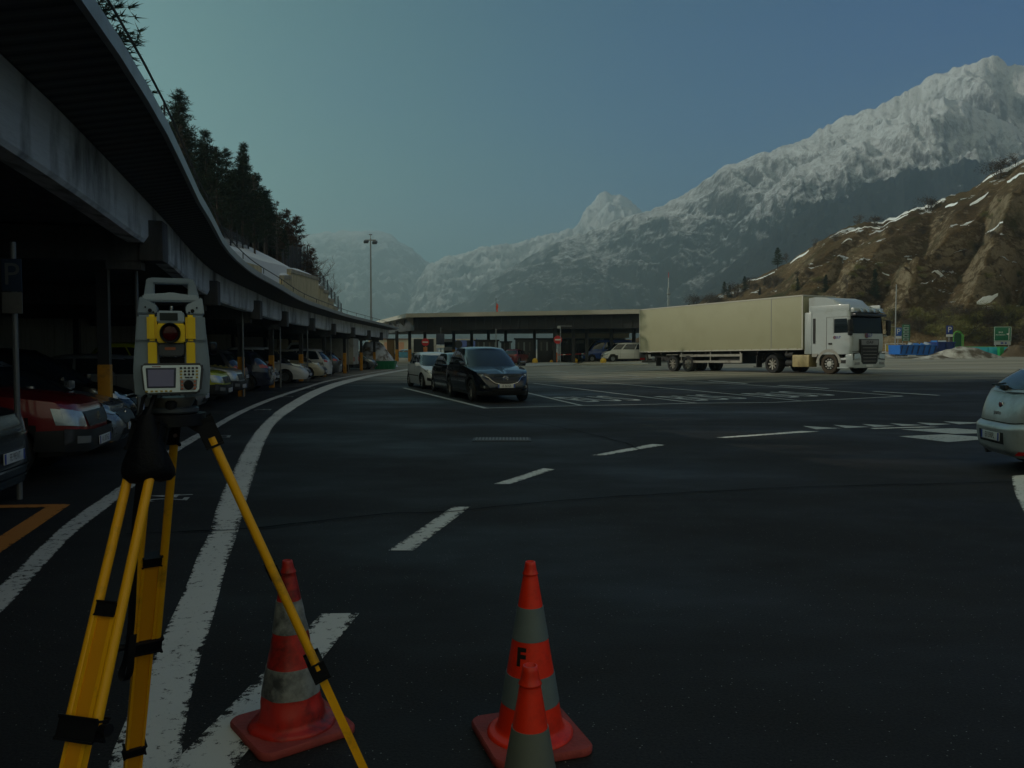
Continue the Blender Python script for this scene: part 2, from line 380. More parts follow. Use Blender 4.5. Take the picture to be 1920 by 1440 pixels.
# tar seams
tar = mat('tar_seam', (.005,.005,.005), .95, spec=.03)
for pts in [[(240,1003),(330,1000),(430,996),(560,983),(720,966),(850,960),(1010,944),(1200,930),(1500,915),(1900,905)],[(840,770),(940,785),(1040,800),(1160,828),(1200,845)]]:
    P = cr([g2(*p) for p in pts], 14); P = [p+Vector((noise.noise((p.x*3,p.y*3,1)),noise.noise((p.x*3,p.y*3,7))))*.05 for p in P]
    LL, RR = [], []
    for i, p in enumerate(P):
        d = (P[min(i+1,len(P)-1)]-P[max(0,i-1)]).normalized(); nn = Vector((-d.y,d.x))*(.008+.012*abs(noise.noise((p.x*2,p.y*2,3))))
        LL.append(p+nn); RR.append(p-nn)
    ribbon('tar_seam', LL, RR, tar, .012)
# concrete island under the toll lanes
ic = mat('kerb_concrete', (.34,.33,.30), .85, bmp=.3)
# ================================================================ MOUNTAINS
def snow_rock(name, snow_lo, snow_hi, forest=(.018,.022,.022), rock=(.10,.09,.085), zf=None, nscale=.01, slope=(.62,.86), cover=0.0, stk=1.6):
    m, t, p = newmat(name); v = coords(t)
    g = N(t, 'ShaderNodeNewGeometry'); sx = N(t, 'ShaderNodeSeparateXYZ'); L(t, g.outputs['Position'], sx.inputs[0])
    sn = N(t, 'ShaderNodeSeparateXYZ'); L(t, g.outputs['Normal'], sn.inputs[0])
    n1 = nz(t, v, nscale, 8, .68); n2 = nz(t, v, nscale*6, 8, .72); n3 = nz(t, coords(t,(1,1,.3)), nscale*16, 5, .7)
    h = math_(t, 'MULTIPLY_ADD', sx.outputs[2], 1/(snow_hi-snow_lo), -snow_lo/(snow_hi-snow_lo))
    st = nz(t, coords(t,(1,1,.22)), nscale*9, 8, .75, .4)
    f = math_(t, 'ADD', math_(t,'MULTIPLY',h,.75), math_(t, 'MULTIPLY_ADD', n1, 1.1, -.55))
    f = math_(t, 'ADD', f, math_(t, 'MULTIPLY_ADD', n2, 1.3, -.65+cover))
    f = math_(t, 'ADD', f, math_(t, 'MULTIPLY_ADD', st, stk, -stk/2))
    f = math_(t, 'ADD', f, math_(t, 'MULTIPLY_ADD', n3, .8, -.4))
    sl = math_(t, 'MULTIPLY_ADD', sn.outputs[2], 1.2, -.75)
    f = math_(t, 'ADD', f, sl)
    snow = ramp(t, f, [(.12,0),(.80,1)])
    veg = ramp(t, math_(t, 'ADD', h, math_(t,'MULTIPLY_ADD',n1,.9,-.45)), [(.25,0),(.55,1)])
    base = mix(t, veg, forest, rock)
    c = mix(t, snow, base, (.72,.74,.78))
    L(t, c, p.inputs['Base Color']); p.inputs['Roughness'].default_value = .9; p.inputs['Specular IOR Level'].default_value = .1
    b = N(t, 'ShaderNodeBump'); b.inputs['Strength'].default_value = .8; b.inputs['Distance'].default_value = .08/nscale
    L(t, math_(t,'ADD',st,n3), b.inputs['Height']); L(t, b.outputs[0], p.inputs['Normal'])
    return m
def ridged(p, H=.72, oc=7):
    return noise.ridged_multi_fractal(p, H, 2.1, oc, 1.0, 2.0)
def mountain(name, sil, Db, m, amp=.10, freq=3.0, nu=260, nv=90, prof=1.15, slant=0.0, ribs=0, zb=0.0, ribfn=None, seed=0.0, jag=.012, back=1.5, basepad=0, etop=5, ys=1.0):
    """sil: (px, py, D) crest points"""
    px = np.array([s[0] for s in sil], float); py = np.array([s[1] for s in sil], float); D = np.array([s[2] for s in sil], float)
    us = np.linspace(px[0], px[-1], nu); tops = []
    for u in us:
        d = np.interp(u, px, D); tops.append(at(u, np.interp(u, px, py), d))
    P = []
    Hm = max(t_.z for t_ in tops)
    for i, T in enumerate(tops):
        row = []; d = T.y; db = Db if not callable(Db) else Db(us[i]); bx = T.x*db/d
        sj = jag*Hm*(ridged((T.x*freq*8/Hm+seed, seed, 0), .8, 4)-1.1)
        for j in range(nv):
            s = j/(nv-1); yy = db+(d-db)*s; xx = bx+(T.x-bx)*s
            z = zb+(T.z-zb)*s**prof
            env = min(1, 4*s)*min(1,(1-s)*etop+.12)
            q = (xx*freq/Hm+seed+slant*s, yy*freq*ys/Hm, seed*.3)
            r_ = ridged(q)-1.0
            z += amp*Hm*r_*env*min(1, T.z/Hm+.15)
            if ribs: z += ribs*Hm*env*(ridged((xx*freq*.9/Hm+slant*s*2+seed, s*.5, seed+5), 1.0, 3)-1)
            z += sj*s**3
            if ribfn: k_ = 1-ribfn(us[i], s)/yy; xx *= k_; yy *= k_
            row.append((xx, yy, z))
        for j in range(1, 8):       # the far side
            s = j/7; row.append((T.x*(1+(back-1)*s), T.y*(1+(back-1)*s), (T.z+sj)*(1-s)-2))
        P.append(row)
    mountain.rows = (us, nv, P)
    return M().grid(P).build(name, m, kind='structure', smooth=180, fixn=False)
MS1 = snow_rock('snow_peak_ground', 200, 520, nscale=.011, cover=-.04, stk=1.7)
MS2 = snow_rock('near_ridge_ground', 185, 470, nscale=.013, cover=.0, stk=1.6)
MS3 = snow_rock('pale_peak_ground', 180, 700, rock=(.12,.12,.13), nscale=.003, cover=.25)
MS4 = snow_rock('far_range_ground', 270, 1000, nscale=.002, cover=-.1)
mountain('snowy_mountain', [(640,640,2300),(800,600,2300),(880,560,2250),(940,510,2200),(1000,478,2150),(1060,446,2100),(1130,424,2050),(1210,398,2000),(1270,372,2000),(1310,350,1950),(1350,320,1900),(1395,303,1900),(1430,288,1850),(1500,268,1850),(1535,246,1850),(1568,228,1850),(1640,203,1800),(1700,170,1800),(1745,148,1800),(1790,128,1780),(1830,118,1750),(1850,104,1750),(1870,106,1750),(1890,122,1750),(1925,128,1750),(2050,60,1800),(2300,120,1800),(2600,300,1800)],
    1300, MS1, amp=.075, freq=4.2, nu=420, nv=150, prof=1.05, seed=3.3, slant=1.1, jag=.008, ys=.4)
mountain('rocky_mountain_spur', [(1150,640,1600),(1240,560,1600),(1330,480,1600),(1400,405,1600),(1440,360,1600),(1488,318,1600),(1540,296,1600),(1585,273,1600),(1630,248,1600),(1662,228,1600),(1690,216,1600),(1720,201,1600),(1770,186,1600),(1816,197,1600),(1874,224,1600),(1925,250,1600),(2100,330,1600),(2400,460,1600)],
    1000, MS2, amp=.075, freq=4.6, nu=320, nv=130, prof=1.1, seed=11.7, slant=-.8, ys=.5)
FOR = snow_rock('forest_ridge_ground', 440, 1500, forest=(.020,.020,.020), rock=(.035,.03,.028), nscale=.012, cover=-.35)
mountain('forested_ridge', [(1180,640,1350),(1290,560,1350),(1380,492,1350),(1461,430,1350),(1510,396,1350),(1540,376,1350),(1580,372,1350),(1622,346,1350),(1680,334,1350),(1700,318,1350),(1750,322,1350),(1810,300,1350),(1870,310,1350),(1925,300,1350),(2200,340,1350)],
    850, FOR, amp=.06, freq=6, nu=220, nv=80, seed=5.1, jag=.02)
mountain('distant_pyramid_peak', [(560,640,3312),(760,560,3312),(800,500,3312),(830,484,3312),(870,476,3312),(905,464,3240),(960,458,3240),(1010,444,3240),(1050,436,3240),(1080,428,3240),(1090,408,3240),(1098,392,3240),(1112,378,3240),(1122,364,3240),(1136,361,3240),(1150,370,3240),(1168,368,3240),(1182,378,3240),(1196,392,3240),(1210,402,3240),(1300,480,3240),(1500,560,3240)],
    2200, MS3, amp=.09, freq=6, nu=260, nv=100, seed=21.2, back=1.3)
mountain('hazy_mountain', [(-100,560,4216),(200,500,4216),(420,470,4216),(520,446,4216),(580,438,4216),(640,434,4216),(690,431,4216),(730,440,4216),(750,454,4216),(770,464,4216),(800,492,4148),(830,502,4080),(870,518,4080),(920,540,4080),(980,566,4080),(1080,600,4080),(1200,640,4080)],
    2400, MS4, amp=.08, freq=5, nu=260, nv=100, seed=31.2, back=1.2)
# ================================================================ RIGHT HILL
def hill_mat():
    m, t, p = newmat('brown_hill'); v = coords(t)
    g = N(t, 'ShaderNodeNewGeometry'); sn = N(t, 'ShaderNodeSeparateXYZ'); L(t, g.outputs['Normal'], sn.inputs[0])
    sz = N(t, 'ShaderNodeSeparateXYZ'); L(t, g.outputs['Position'], sz.inputs[0])
    n1 = nz(t, v, .06, 8, .65); n2 = nz(t, coords(t,(1,1,2.2)), .45, 8, .72); n3 = nz(t, v, 2.2, 6, .75)
    c = mix(t, ramp(t, n1, [(.38,0),(.62,1)]), (.13,.085,.042), (.33,.225,.115))
    c = mix(t, ramp(t, n3, [(.35,0),(.65,1)]), mix(t,.6,c,(.02,.018,.012)), c)
    rock = ramp(t, math_(t, 'ADD', n2, math_(t, 'MULTIPLY', sn.outputs[2], -.35)), [(.28,0),(.42,1)])
    c = mix(t, rock, c, mix(t, n3, (.17,.125,.08), (.62,.50,.34)))
    gr = ramp(t, nz(t, v, .12, 5), [(.52,0),(.68,.8)])
    c = mix(t, gr, c, (.05,.055,.02))
    sf = math_(t, 'ADD', math_(t, 'MULTIPLY_ADD', n1, 1.1, -.55), math_(t, 'MULTIPLY_ADD', nz(t, coords(t,(.6,.6,2)), .22, 6, .6), 2.0, -1.0))
    sf = math_(t, 'ADD', sf, math_(t, 'MULTIPLY', sn.outputs[2], .75))
    sf = math_(t, 'ADD', sf, math_(t, 'MULTIPLY', sz.outputs[2], .004))
    sno = ramp(t, sf, [(.97,0),(1.02,1)])
    c = mix(t, sno, c, (.78,.80,.82))
    L(t, c, p.inputs['Base Color']); p.inputs['Roughness'].default_value = .95; p.inputs['Specular IOR Level'].default_value = .1
    b = N(t, 'ShaderNodeBump'); b.inputs['Strength'].default_value = 1; b.inputs['Distance'].default_value = .9
    L(t, math_(t,'ADD',n3,math_(t,'MULTIPLY',n2,1.5)), b.inputs['Height']); L(t, b.outputs[0], p.inputs['Normal'])
    return m
HM = hill_mat()
HILL = [(1150,655,300),(1225,622,290),(1300,572,270),(1340,556,255),(1400,528,240),(1450,508,225),(1480,494,215),(1510,470,205),(1545,447,200),(1580,432,196),(1620,420,192),(1660,416,190),(1700,402,186),(1740,386,182),(1780,370,178),(1810,358,176),(1850,334,172),(1885,312,168),(1930,296,165),(2050,230,165),(2300,120,165),(2700,60,165),(3400,60,165),(4400,120,165)]
def hillribs(px, s):
    """buttresses leaning to the right as they climb, steep on their left"""
    ph = (px-1500-150*s+18*noise.noise((s*4,px*.01,3)))/128; f = ph-math.floor(ph)
    w_ = f/.34 if f < .34 else (1-f)/.66
    return 15*sm(1400,1580,px)*(w_-.3)*min(1,s*4)*min(1,(1-s)*3.2)*(.8+.4*noise.noise((ph//1,2,2)))
mountain('brown_hillside', HILL, lambda u: 150-38*sm(1300,1900,u), HM, amp=.075, freq=3.4, nu=560, nv=220, prof=.92, slant=-1.1, ribs=.07, ribfn=hillribs, zb=.4, seed=8.4, jag=.010, back=1.35, etop=1.7)

# lying snow on the hill's crest and ledges
HSN = mat('hill_snow', (.78,.80,.82), .85, var=.06, scale=1.0, bmp=.4)
us_, nv_, HP_ = mountain.rows; q = M(); rs = random.Random(3)
def snow_strip(p0, p1, s0, w_, tilt=0.0):
    i0, i1 = int(np.searchsorted(us_, p0)), int(np.searchsorted(us_, p1)); rows = []
    for i in range(i0, i1+1):
        f = (i-i0)/max(1,i1-i0); wd = w_*math.sin(math.pi*(.04+.92*f))**.6*(.55+.9*abs(noise.noise((i*.16,s0*9,1)))); sc = s0+tilt*(f-.5)+.006*noise.noise((i*.1,4,2)); r = []
        for k in range(5):
            s = min(.999, max(0, sc-wd/2+wd*k/4)); j = s*(nv_-1); a = int(j); b = min(nv_-1,a+1); A, B = Vector(HP_[i][a]), Vector(HP_[i][b]); v = A.lerp(B, j-a); r.append(v+Vector((0,-.10,.16 if 0 < k < 4 else -.05)))
        rows.append(r)
    if len(rows) > 1: q.grid(rows)
for a_ in [(1628,1702,.985,.030),(1690,1768,.975,.034,.02),(1838,1900,.975,.035),(1870,1960,.982,.045),(1586,1648,.90,.016),(1640,1700,.93,.014),(1476,1512,.97,.030),(1400,1450,.93,.02),(1770,1795,.90,.02),(1815,1850,.86,.022,.03),(1885,1925,.82,.03),(1800,1826,.72,.02),(1700,1735,.62,.012),(1850,1880,.60,.018),(1560,1592,.72,.010),(1655,1680,.40,.012),(1740,1770,.36,.012),(1832,1872,.165,.030,.02),(1846,1866,.14,.02),(1806,1838,.085,.018,.01),(1905,1940,.45,.03),(1330,1362,.84,.03),(1300,1325,.90,.03)]: snow_strip(*a_)
q.build('hill_snow_patches', HSN, kind='structure', smooth=80)
# ================================================================ PARKING CANOPY (left)
# Y, x of the fascia beam, beam bottom z, roof-edge z
BP = [(-9,-2.9,3.45,4.2),(-1,-3.1,3.42,4.18),(5.8,-4.15,3.36,4.22),(12.5,-5.65,3.16,3.93),(20.5,-7.75,2.92,3.74),(26.8,-8.65,2.80,3.60),(33,-9.50,2.73,3.54),(39.5,-10.0,2.70,3.50),(46,-10.4,2.63,3.46),(52,-10.47,2.58,3.42),(58,-10.52,2.53,3.38),(64,-10.60,2.50,3.34),(69,-10.70,2.48,3.30)]
def crN(P, n):
    P = [Vector(p) for p in P]; Q = [2*P[0]-P[1]]+P+[2*P[-1]-P[-2]]; out = []
    for i in range(1, len(Q)-2):
        for k in range(n):
            t = k/n; a,b,c,d = Q[i-1],Q[i],Q[i+1],Q[i+2]
            out.append(.5*((2*b)+(c-a)*t+(2*a-5*b+4*c-d)*t*t+(3*b-a-3*c+d)*t*t*t))
    return out+[P[-1]]
NS = 6
BPf = crN([Vector((p[0],p[1],p[2],p[3])) for p in BP], NS)
def frame_at(i):
    a = BPf[max(0,i-1)]; b = BPf[min(len(BPf)-1,i+1)]
    t = Vector((b[1]-a[1], b[0]-a[0], 0)).normalized(); n = Vector((t.y,-t.x,0))   # n points to the road
    p = BPf[i]; return Vector((p[1],p[0],0)), t, n, p[2], p[3]
def concrete(name, base, streak=(.09,.09,.085), k=.5, sc=(1,1,1)):
    m, t, p = newmat(name); v = coords(t, sc)
    n1 = nz(t, v, 1.2, 6, .65); n2 = nz(t, coords(t,(sc[0]*3,sc[1]*3,.4)), 1.6, 5, .6); n3 = nz(t, v, 14, 6, .8)
    c = mix(t, n1, tuple(x*.8 for x in base), tuple(x*1.12 for x in base))
    c = mix(t, math_(t,'MULTIPLY',ramp(t, n2, [(.48,0),(.72,1)]), k), c, streak)
    c = mix(t, math_(t,'MULTIPLY',ramp(t, n3, [(.5,0),(.7,1)]),.35), c, streak)
    L(t, c, p.inputs['Base Color']); p.inputs['Roughness'].default_value = .88; p.inputs['Specular IOR Level'].default_value = .25
    bump(t, p, n3, .5, .01); return m
BEAMC = concrete('board_marked_concrete', (.60,.62,.64), (.07,.07,.07), .9, (1,.3,9))
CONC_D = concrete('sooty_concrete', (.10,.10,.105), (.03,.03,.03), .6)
CONC_W = concrete('wall_concrete', (.30,.29,.26), (.10,.095,.08), .6)
STEEL_D = mat('dark_steel', (.035,.036,.04), .55, .3)
YEL_F = mat('yellow_foot_paint', (.55,.24,.012), .55, dirt=(.20,.10,.02), dscale=5)
FLASH = mat('roof_flashing', (.32,.34,.35), .45, .4, dirt=(.25,.25,.24))
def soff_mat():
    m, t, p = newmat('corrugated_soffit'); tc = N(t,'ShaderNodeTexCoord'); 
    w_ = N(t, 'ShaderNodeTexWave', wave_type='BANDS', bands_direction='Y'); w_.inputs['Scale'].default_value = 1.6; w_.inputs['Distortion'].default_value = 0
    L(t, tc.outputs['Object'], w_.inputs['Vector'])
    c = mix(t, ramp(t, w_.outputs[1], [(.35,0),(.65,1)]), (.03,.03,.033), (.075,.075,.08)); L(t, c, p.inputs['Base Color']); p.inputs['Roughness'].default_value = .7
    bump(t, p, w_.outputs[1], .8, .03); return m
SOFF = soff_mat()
can = empty('parking_canopy', (0,0,0), 0, 'long curved concrete canopy over the parked cars, dark underside and grey fascia beam', 'canopy')
nP = len(BPf)
def ovh(y): return float(np.interp(y, [0,6,9,12.5,17,20.5,25], [1.0,.98,.90,.75,.73,.86,.93]))
for k in range(len(BP)-1):          # one precast fascia beam per bay
    i0, i1 = k*NS, (k+1)*NS; rows = []
    Mx = M()
    for i in range(i0, i1+1):
        c, t, n, zb, ze = frame_at(i); f = (i-i0)/NS
        g_ = .012 if i == i0 else (-.012 if i == i1 else 0); c = c+t*g_
        up = .20 if i in (i0, i1) else (.0)
        zt = ze-.10
        rows.append([c+n*.0+Vector((0,0,zb+up)), c+n*.03+Vector((0,0,zb+up+.05)), c+n*.03+Vector((0,0,zt)), c-n*.22+Vector((0,0,zt)), c-n*.22+Vector((0,0,zb+up))])
    # insert chamfer stations close to the ends
    c0 = [r.copy() for r in rows[0]]; c1 = [r.copy() for r in rows[-1]]
    A = [a.lerp(b, .35) for a, b in zip(rows[0], rows[1])]; B = [a.lerp(b, .35) for a, b in zip(rows[-1], rows[-2])]
    for a, z in ((A, rows[1]), (B, rows[-2])):
        for q in (0,1,4): a[q].z = z[q].z
    rows = [rows[0], A]+rows[1:-1]+[B, rows[-1]]
    Mx.grid(rows, cv=True).poly(rows[0]).poly(rows[-1]); Mx.build('fascia_beam', BEAMC, can, smooth=20)
# soffit, flashing, roof
def sweep(name, prof, m, i0=0, i1=None, closed=True, smooth=20, parent=can):
    i1 = nP if i1 is None else i1; rows = []
    for i in range(i0, i1):
        c, t, n, zb, ze = frame_at(i)
        k_ = ovh(c.y); rows.append([c+n*(o if o < .5 else o-.93+k_)+Vector((0,0,z(zb,ze))) for o, z in prof])
    q = M().grid(rows, cv=closed)
    if closed: q.poly(rows[0]); q.poly(rows[-1])
    return q.build(name, m, parent, smooth=smooth)
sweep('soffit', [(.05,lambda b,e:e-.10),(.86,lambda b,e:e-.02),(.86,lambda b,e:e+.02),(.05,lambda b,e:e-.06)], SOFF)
sweep('roof_edge', [(.87,lambda b,e:e-.03),(.93,lambda b,e:e-.03),(.93,lambda b,e:e+.13),(.87,lambda b,e:e+.13)], FLASH)
sweep('roof_slab', [(.86,lambda b,e:e+.03),(.86,lambda b,e:e+.10),(-7.95,lambda b,e:e+.35),(-7.95,lambda b,e:b+.32),(-.23,lambda b,e:b+.32),(-.23,lambda b,e:e-.09),(.04,lambda b,e:e-.05)], CONC_D)
rl = M(); rows = []
for i in range(0, nP): c, t, n, zb, ze = frame_at(i); rows.append(c+n*(ovh(c.y)-.03)+Vector((0,0,ze+.34)))
rl.path(rows, .014, 6)
for i in range(0, nP, 3): rl.tube(rows[i]-Vector((0,0,.16)), rows[i], .012, n=6)
rl.build('edge_rail', STEEL_D, can)
for k in range(len(BP)-1):
    i = k*NS; c, t, n, zb, ze = frame_at(i); ang = math.atan2(n.y, n.x)
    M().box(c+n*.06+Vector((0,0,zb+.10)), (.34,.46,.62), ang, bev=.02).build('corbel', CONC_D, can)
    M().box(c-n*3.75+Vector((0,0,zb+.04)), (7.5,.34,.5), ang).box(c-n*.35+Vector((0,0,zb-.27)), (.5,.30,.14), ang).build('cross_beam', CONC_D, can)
    for off in (-.45, -5.6):
        q = c+n*off
        if k == 3 and off > -1: q = c+n*(-1.0)+t*1.4
        col = M().box(q+Vector((0,0,(zb-.2)/2+.62)), (.18,.18,zb-.2-1.25), ang).build('column', STEEL_D, can)
        M().box(q+Vector((0,0,.665)), (.195,.195,1.33), ang, bev=.008).build('painted_foot', YEL_F, col)
pipe = mat('zinc_pipe', (.16,.17,.18), .5, .5)
for px, Y in [(259,14.3),(456,26.6),(526,33.2),(577,39.3),(621,46.2),(653,52)]:
    b = at(px, 700, Y); M().tube((b.x,b.y,0),(b.x,b.y,3.1),.035,n=8).build('downpipe', pipe, can)
# ---------------------------------------------------------------- back wall
rows = []
for i in range(nP): c, t, n, zb, ze = frame_at(i); rows.append([c-n*7.62, c-n*7.62+Vector((0,0,zb+.33)), c-n*7.85+Vector((0,0,zb+.33)), c-n*7.85])
bwm = M().grid(rows, cv=True); bwm.poly(rows[0]); bwm.poly(rows[-1]); bw = bwm.build('back_wall', CONC_W, None, smooth=20)
tag(bw, 'long grey concrete wall at the back of the covered bays behind the parked cars', 'wall')
# ================================================================ LEFT WOODED SLOPE
def slope_z(x, y):
    f = 1-sm(76, 100, y); f2 = 1-sm(66,84,y)*.42
    d = max(0, -18.2-x)
    z = (8.1*f2 + .52*min(d,14) + .45*max(0,min(d-14,60)))*f
    return z + f*.5*noise.noise((x*.12,y*.12,3))+f*.2*noise.noise((x*.5,y*.5,9))
def slope_mat():
    m, t, p = newmat('snowy_bank'); v = coords(t); n1 = nz(t, v, .25, 6, .6); n2 = nz(t, v, 3, 5, .7)
    sx = N(t,'ShaderNodeSeparateXYZ'); L(t, v, sx.inputs[0])
    e = math_(t,'MULTIPLY_ADD', sx.outputs[0], .09, 2.42)     # snow lies on the open edge, litter under the trees
    f = math_(t,'ADD', e, math_(t,'MULTIPLY_ADD', n1, 1.6,-.8))
    c = mix(t, ramp(t, f, [(.35,0),(.5,1)]), mix(t, n2, (.02,.017,.012), (.06,.045,.03)), (.74,.77,.80)); L(t, c, p.inputs['Base Color']); p.inputs['Roughness'].default_value = .9
    bump(t, p, n2, .6, .08); return m
xs = [-18.2]+[-18.2-1.4*i for i in range(1,14)]+[-40,-46,-54,-64,-76,-90]; ys = frange(-60, 108, 2)
M().grid([[(x, y, slope_z(x,y)) for y in ys] for x in xs]).grid([[(-18.2,y,-.3) for y in ys],[(-18.2,y,slope_z(-18.2,y)) for y in ys]]).build('wooded_bank', slope_mat(), kind='structure', smooth=80)
# stepped beige retaining wall
RW = concrete('beige_retaining_concrete', (.56,.48,.31), (.17,.15,.10), .75)
SNOW = mat('snow', (.78,.80,.83), .85, var=.05, bmp=.4, scale=3)
SNOW_D = mat('dirty_snow', (.55,.54,.50), .85, var=.15, bmp=.5, scale=4, dirt=(.16,.13,.09), dscale=.9)
def RWz(px, py, x=-17.9):
    s = (px-960)/F; Y = x/s; return Y, at(px, py, Y).z
steps = []
for a, b in [((527,533),(533,533)),((533,516),(547,516)),((547,504),(599,520)),((600,535),(608,537)),((608,543),(617,545)),((617,559),(627,561)),((627,574),(634,576)),((634,583),(642,585))]:
    Y0, z0 = RWz(*a); Y1, z1 = RWz(*b); steps.append((Y0,z0,Y1,z1))
rw = M(); snw = M(); cope = M()
for Y0,z0,Y1,z1 in steps:
    Y1 += .02
    rw.prism([(-17.9,Y0,0),(-17.9,Y1,0),(-17.9,Y1,z1-.3),(-17.9,Y0,z0-.3)], (-1.2,0,0))
    cope.prism([(-17.82,Y0,z0-.3),(-17.82,Y1,z1-.3),(-17.82,Y1,z1),(-17.82,Y0,z0)], (-1.4,0,0))
    for q in range(3):
        f0, f1 = q/3, (q+1)/3
    n_ = 8; rr = []
    for i in range(n_+1):
        f = i/n_; Y = Y0+(Y1-Y0)*f; z = z0+(z1-z0)*f; h = .42*math.sin(math.pi*min(1,max(0,f)))**.5
        rr.append([(-17.95-1.1*j/4, Y, z+h*math.sin(math.pi*j/4)*(.8+.3*noise.noise((Y,j,2)))-.01) for j in range(5)])
    if Y1-Y0 > 1.0: snw.grid(rr)
rwo = rw.build('retaining_wall', RW, None, smooth=0); tag(rwo, 'tall stepped beige concrete retaining wall with streaks above the canopy roof', 'wall')
cope.build('coping', concrete('coping_concrete', (.38,.35,.28)), rwo, smooth=0); snw.build('snow_cap', SNOW, rwo, smooth=80)
# a short wall stub further up the bank
stub = M(); a = at(456,490,52); b = at(491,500,55.5); stub.prism([(a.x,a.y,a.z-2.5),(b.x,b.y,b.z-2.5),(b.x,b.y,b.z),(a.x,a.y,a.z)], (-.4,0,0)).build('low_wall', RW, None, smooth=0, label='short low beige wall poking out of the snowy bank above the canopy', cat='wall')
# fences
MESH_M = None
def wire_mat():
    m, t, p = newmat('fence_mesh'); p.inputs['Base Color'].default_value = (.05,.05,.055,1); p.inputs['Roughness'].default_value = .6
    tc = N(t,'ShaderNodeTexCoord'); w1 = N(t,'ShaderNodeTexWave', wave_type='BANDS', bands_direction='DIAGONAL'); w1.inputs['Scale'].default_value = 4
    L(t, tc.outputs['Object'], w1.inputs['Vector'])
    f = ramp(t, w1.outputs[1], [(.45,.12),(.6,.85)]); tr = N(t,'ShaderNodeBsdfTransparent'); mx = N(t,'ShaderNodeMixShader'); L(t, f, mx.inputs[0]); L(t, tr.outputs[0], mx.inputs[1]); L(t, p.outputs[0], mx.inputs[2]); L(t, mx.outputs[0], t.nodes['Material Output'].inputs[0]); return m
WIRE = wire_mat()
def fence(pts, h, n, label, post=.06):
    e = empty('mesh_fence', pts[0], 0, label, 'fence', 'wire fences on the wooded bank'); o = Vector(pts[0])
    P = [Vector(pts[0]).lerp(Vector(pts[1]), i/n) for i in range(n+1)]
    for i, p in enumerate(P):
        hh = h*(1+.12*((i*7)%3-1))
        M().box(p-o+Vector((0,0,hh/2+.05)), (post*1.6,post*1.6,hh+.15)).build('post', STEEL_D, e)
        if i < n:
            q = P[i+1]; M().grid([[p-o+Vector((0,0,.1)), p-o+Vector((0,0,h))],[q-o+Vector((0,0,.1)), q-o+Vector((0,0,h))]]).build('mesh_panel', WIRE, e, smooth=0)
def onbank(px, y0): 
    # point of the bank seen in this direction at distance y0
    x = (px-960)/F*y0; return Vector((x, y0, slope_z(x, y0)))
a, b = at(420,462,55), at(466,480,62); fence((a,b), 1.3, 4, 'dark wire mesh fence on the snowy bank below the pines, left of the retaining wall')
a, b = at(530,520,68), at(541,500,72); fence((a,b), 2.2, 1, 'two tall dark fence posts at the left end of the beige retaining wall', .09)
a, b = at(541,503,72), at(583,505,84); fence((a,b), 2.1, 6, 'dark wire mesh fence along the top of the beige retaining wall')
a, b = at(600,530,80), at(640,588,92); fence((a,b), 1.2, 6, 'ragged dark fence stepping down the far end of the retaining wall')
# ================================================================ TREES
BARK = mat('bark', (.050,.036,.026), .95, var=.3, scale=8, bmp=.6); BARK_P = mat('pale_bark', (.11,.09,.075), .95, var=.3, scale=8)
def leaf_mat(name, a, b):
    m, t, p = newmat(name); v = coords(t); n1 = nz(t, v, 1.1, 3); n2 = nz(t, v, 9, 2)
    c = mix(t, ramp(t, math_(t,'ADD',math_(t,'MULTIPLY',n1,.6),math_(t,'MULTIPLY',n2,.4)), [(.35,0),(.65,1)]), a, b); L(t, c, p.inputs['Base Color']); p.inputs['Roughness'].default_value = .7
    p.inputs['Specular IOR Level'].default_value = .2; return m
NEED = leaf_mat('pine_needles', (.010,.019,.010), (.030,.050,.020)); LARCH = leaf_mat('larch_twigs', (.055,.030,.018), (.11,.060,.035)); TWIG = leaf_mat('bare_twigs', (.075,.055,.04), (.13,.10,.075)); OLIVE = leaf_mat('olive_scrub', (.10,.10,.03), (.24,.22,.08))
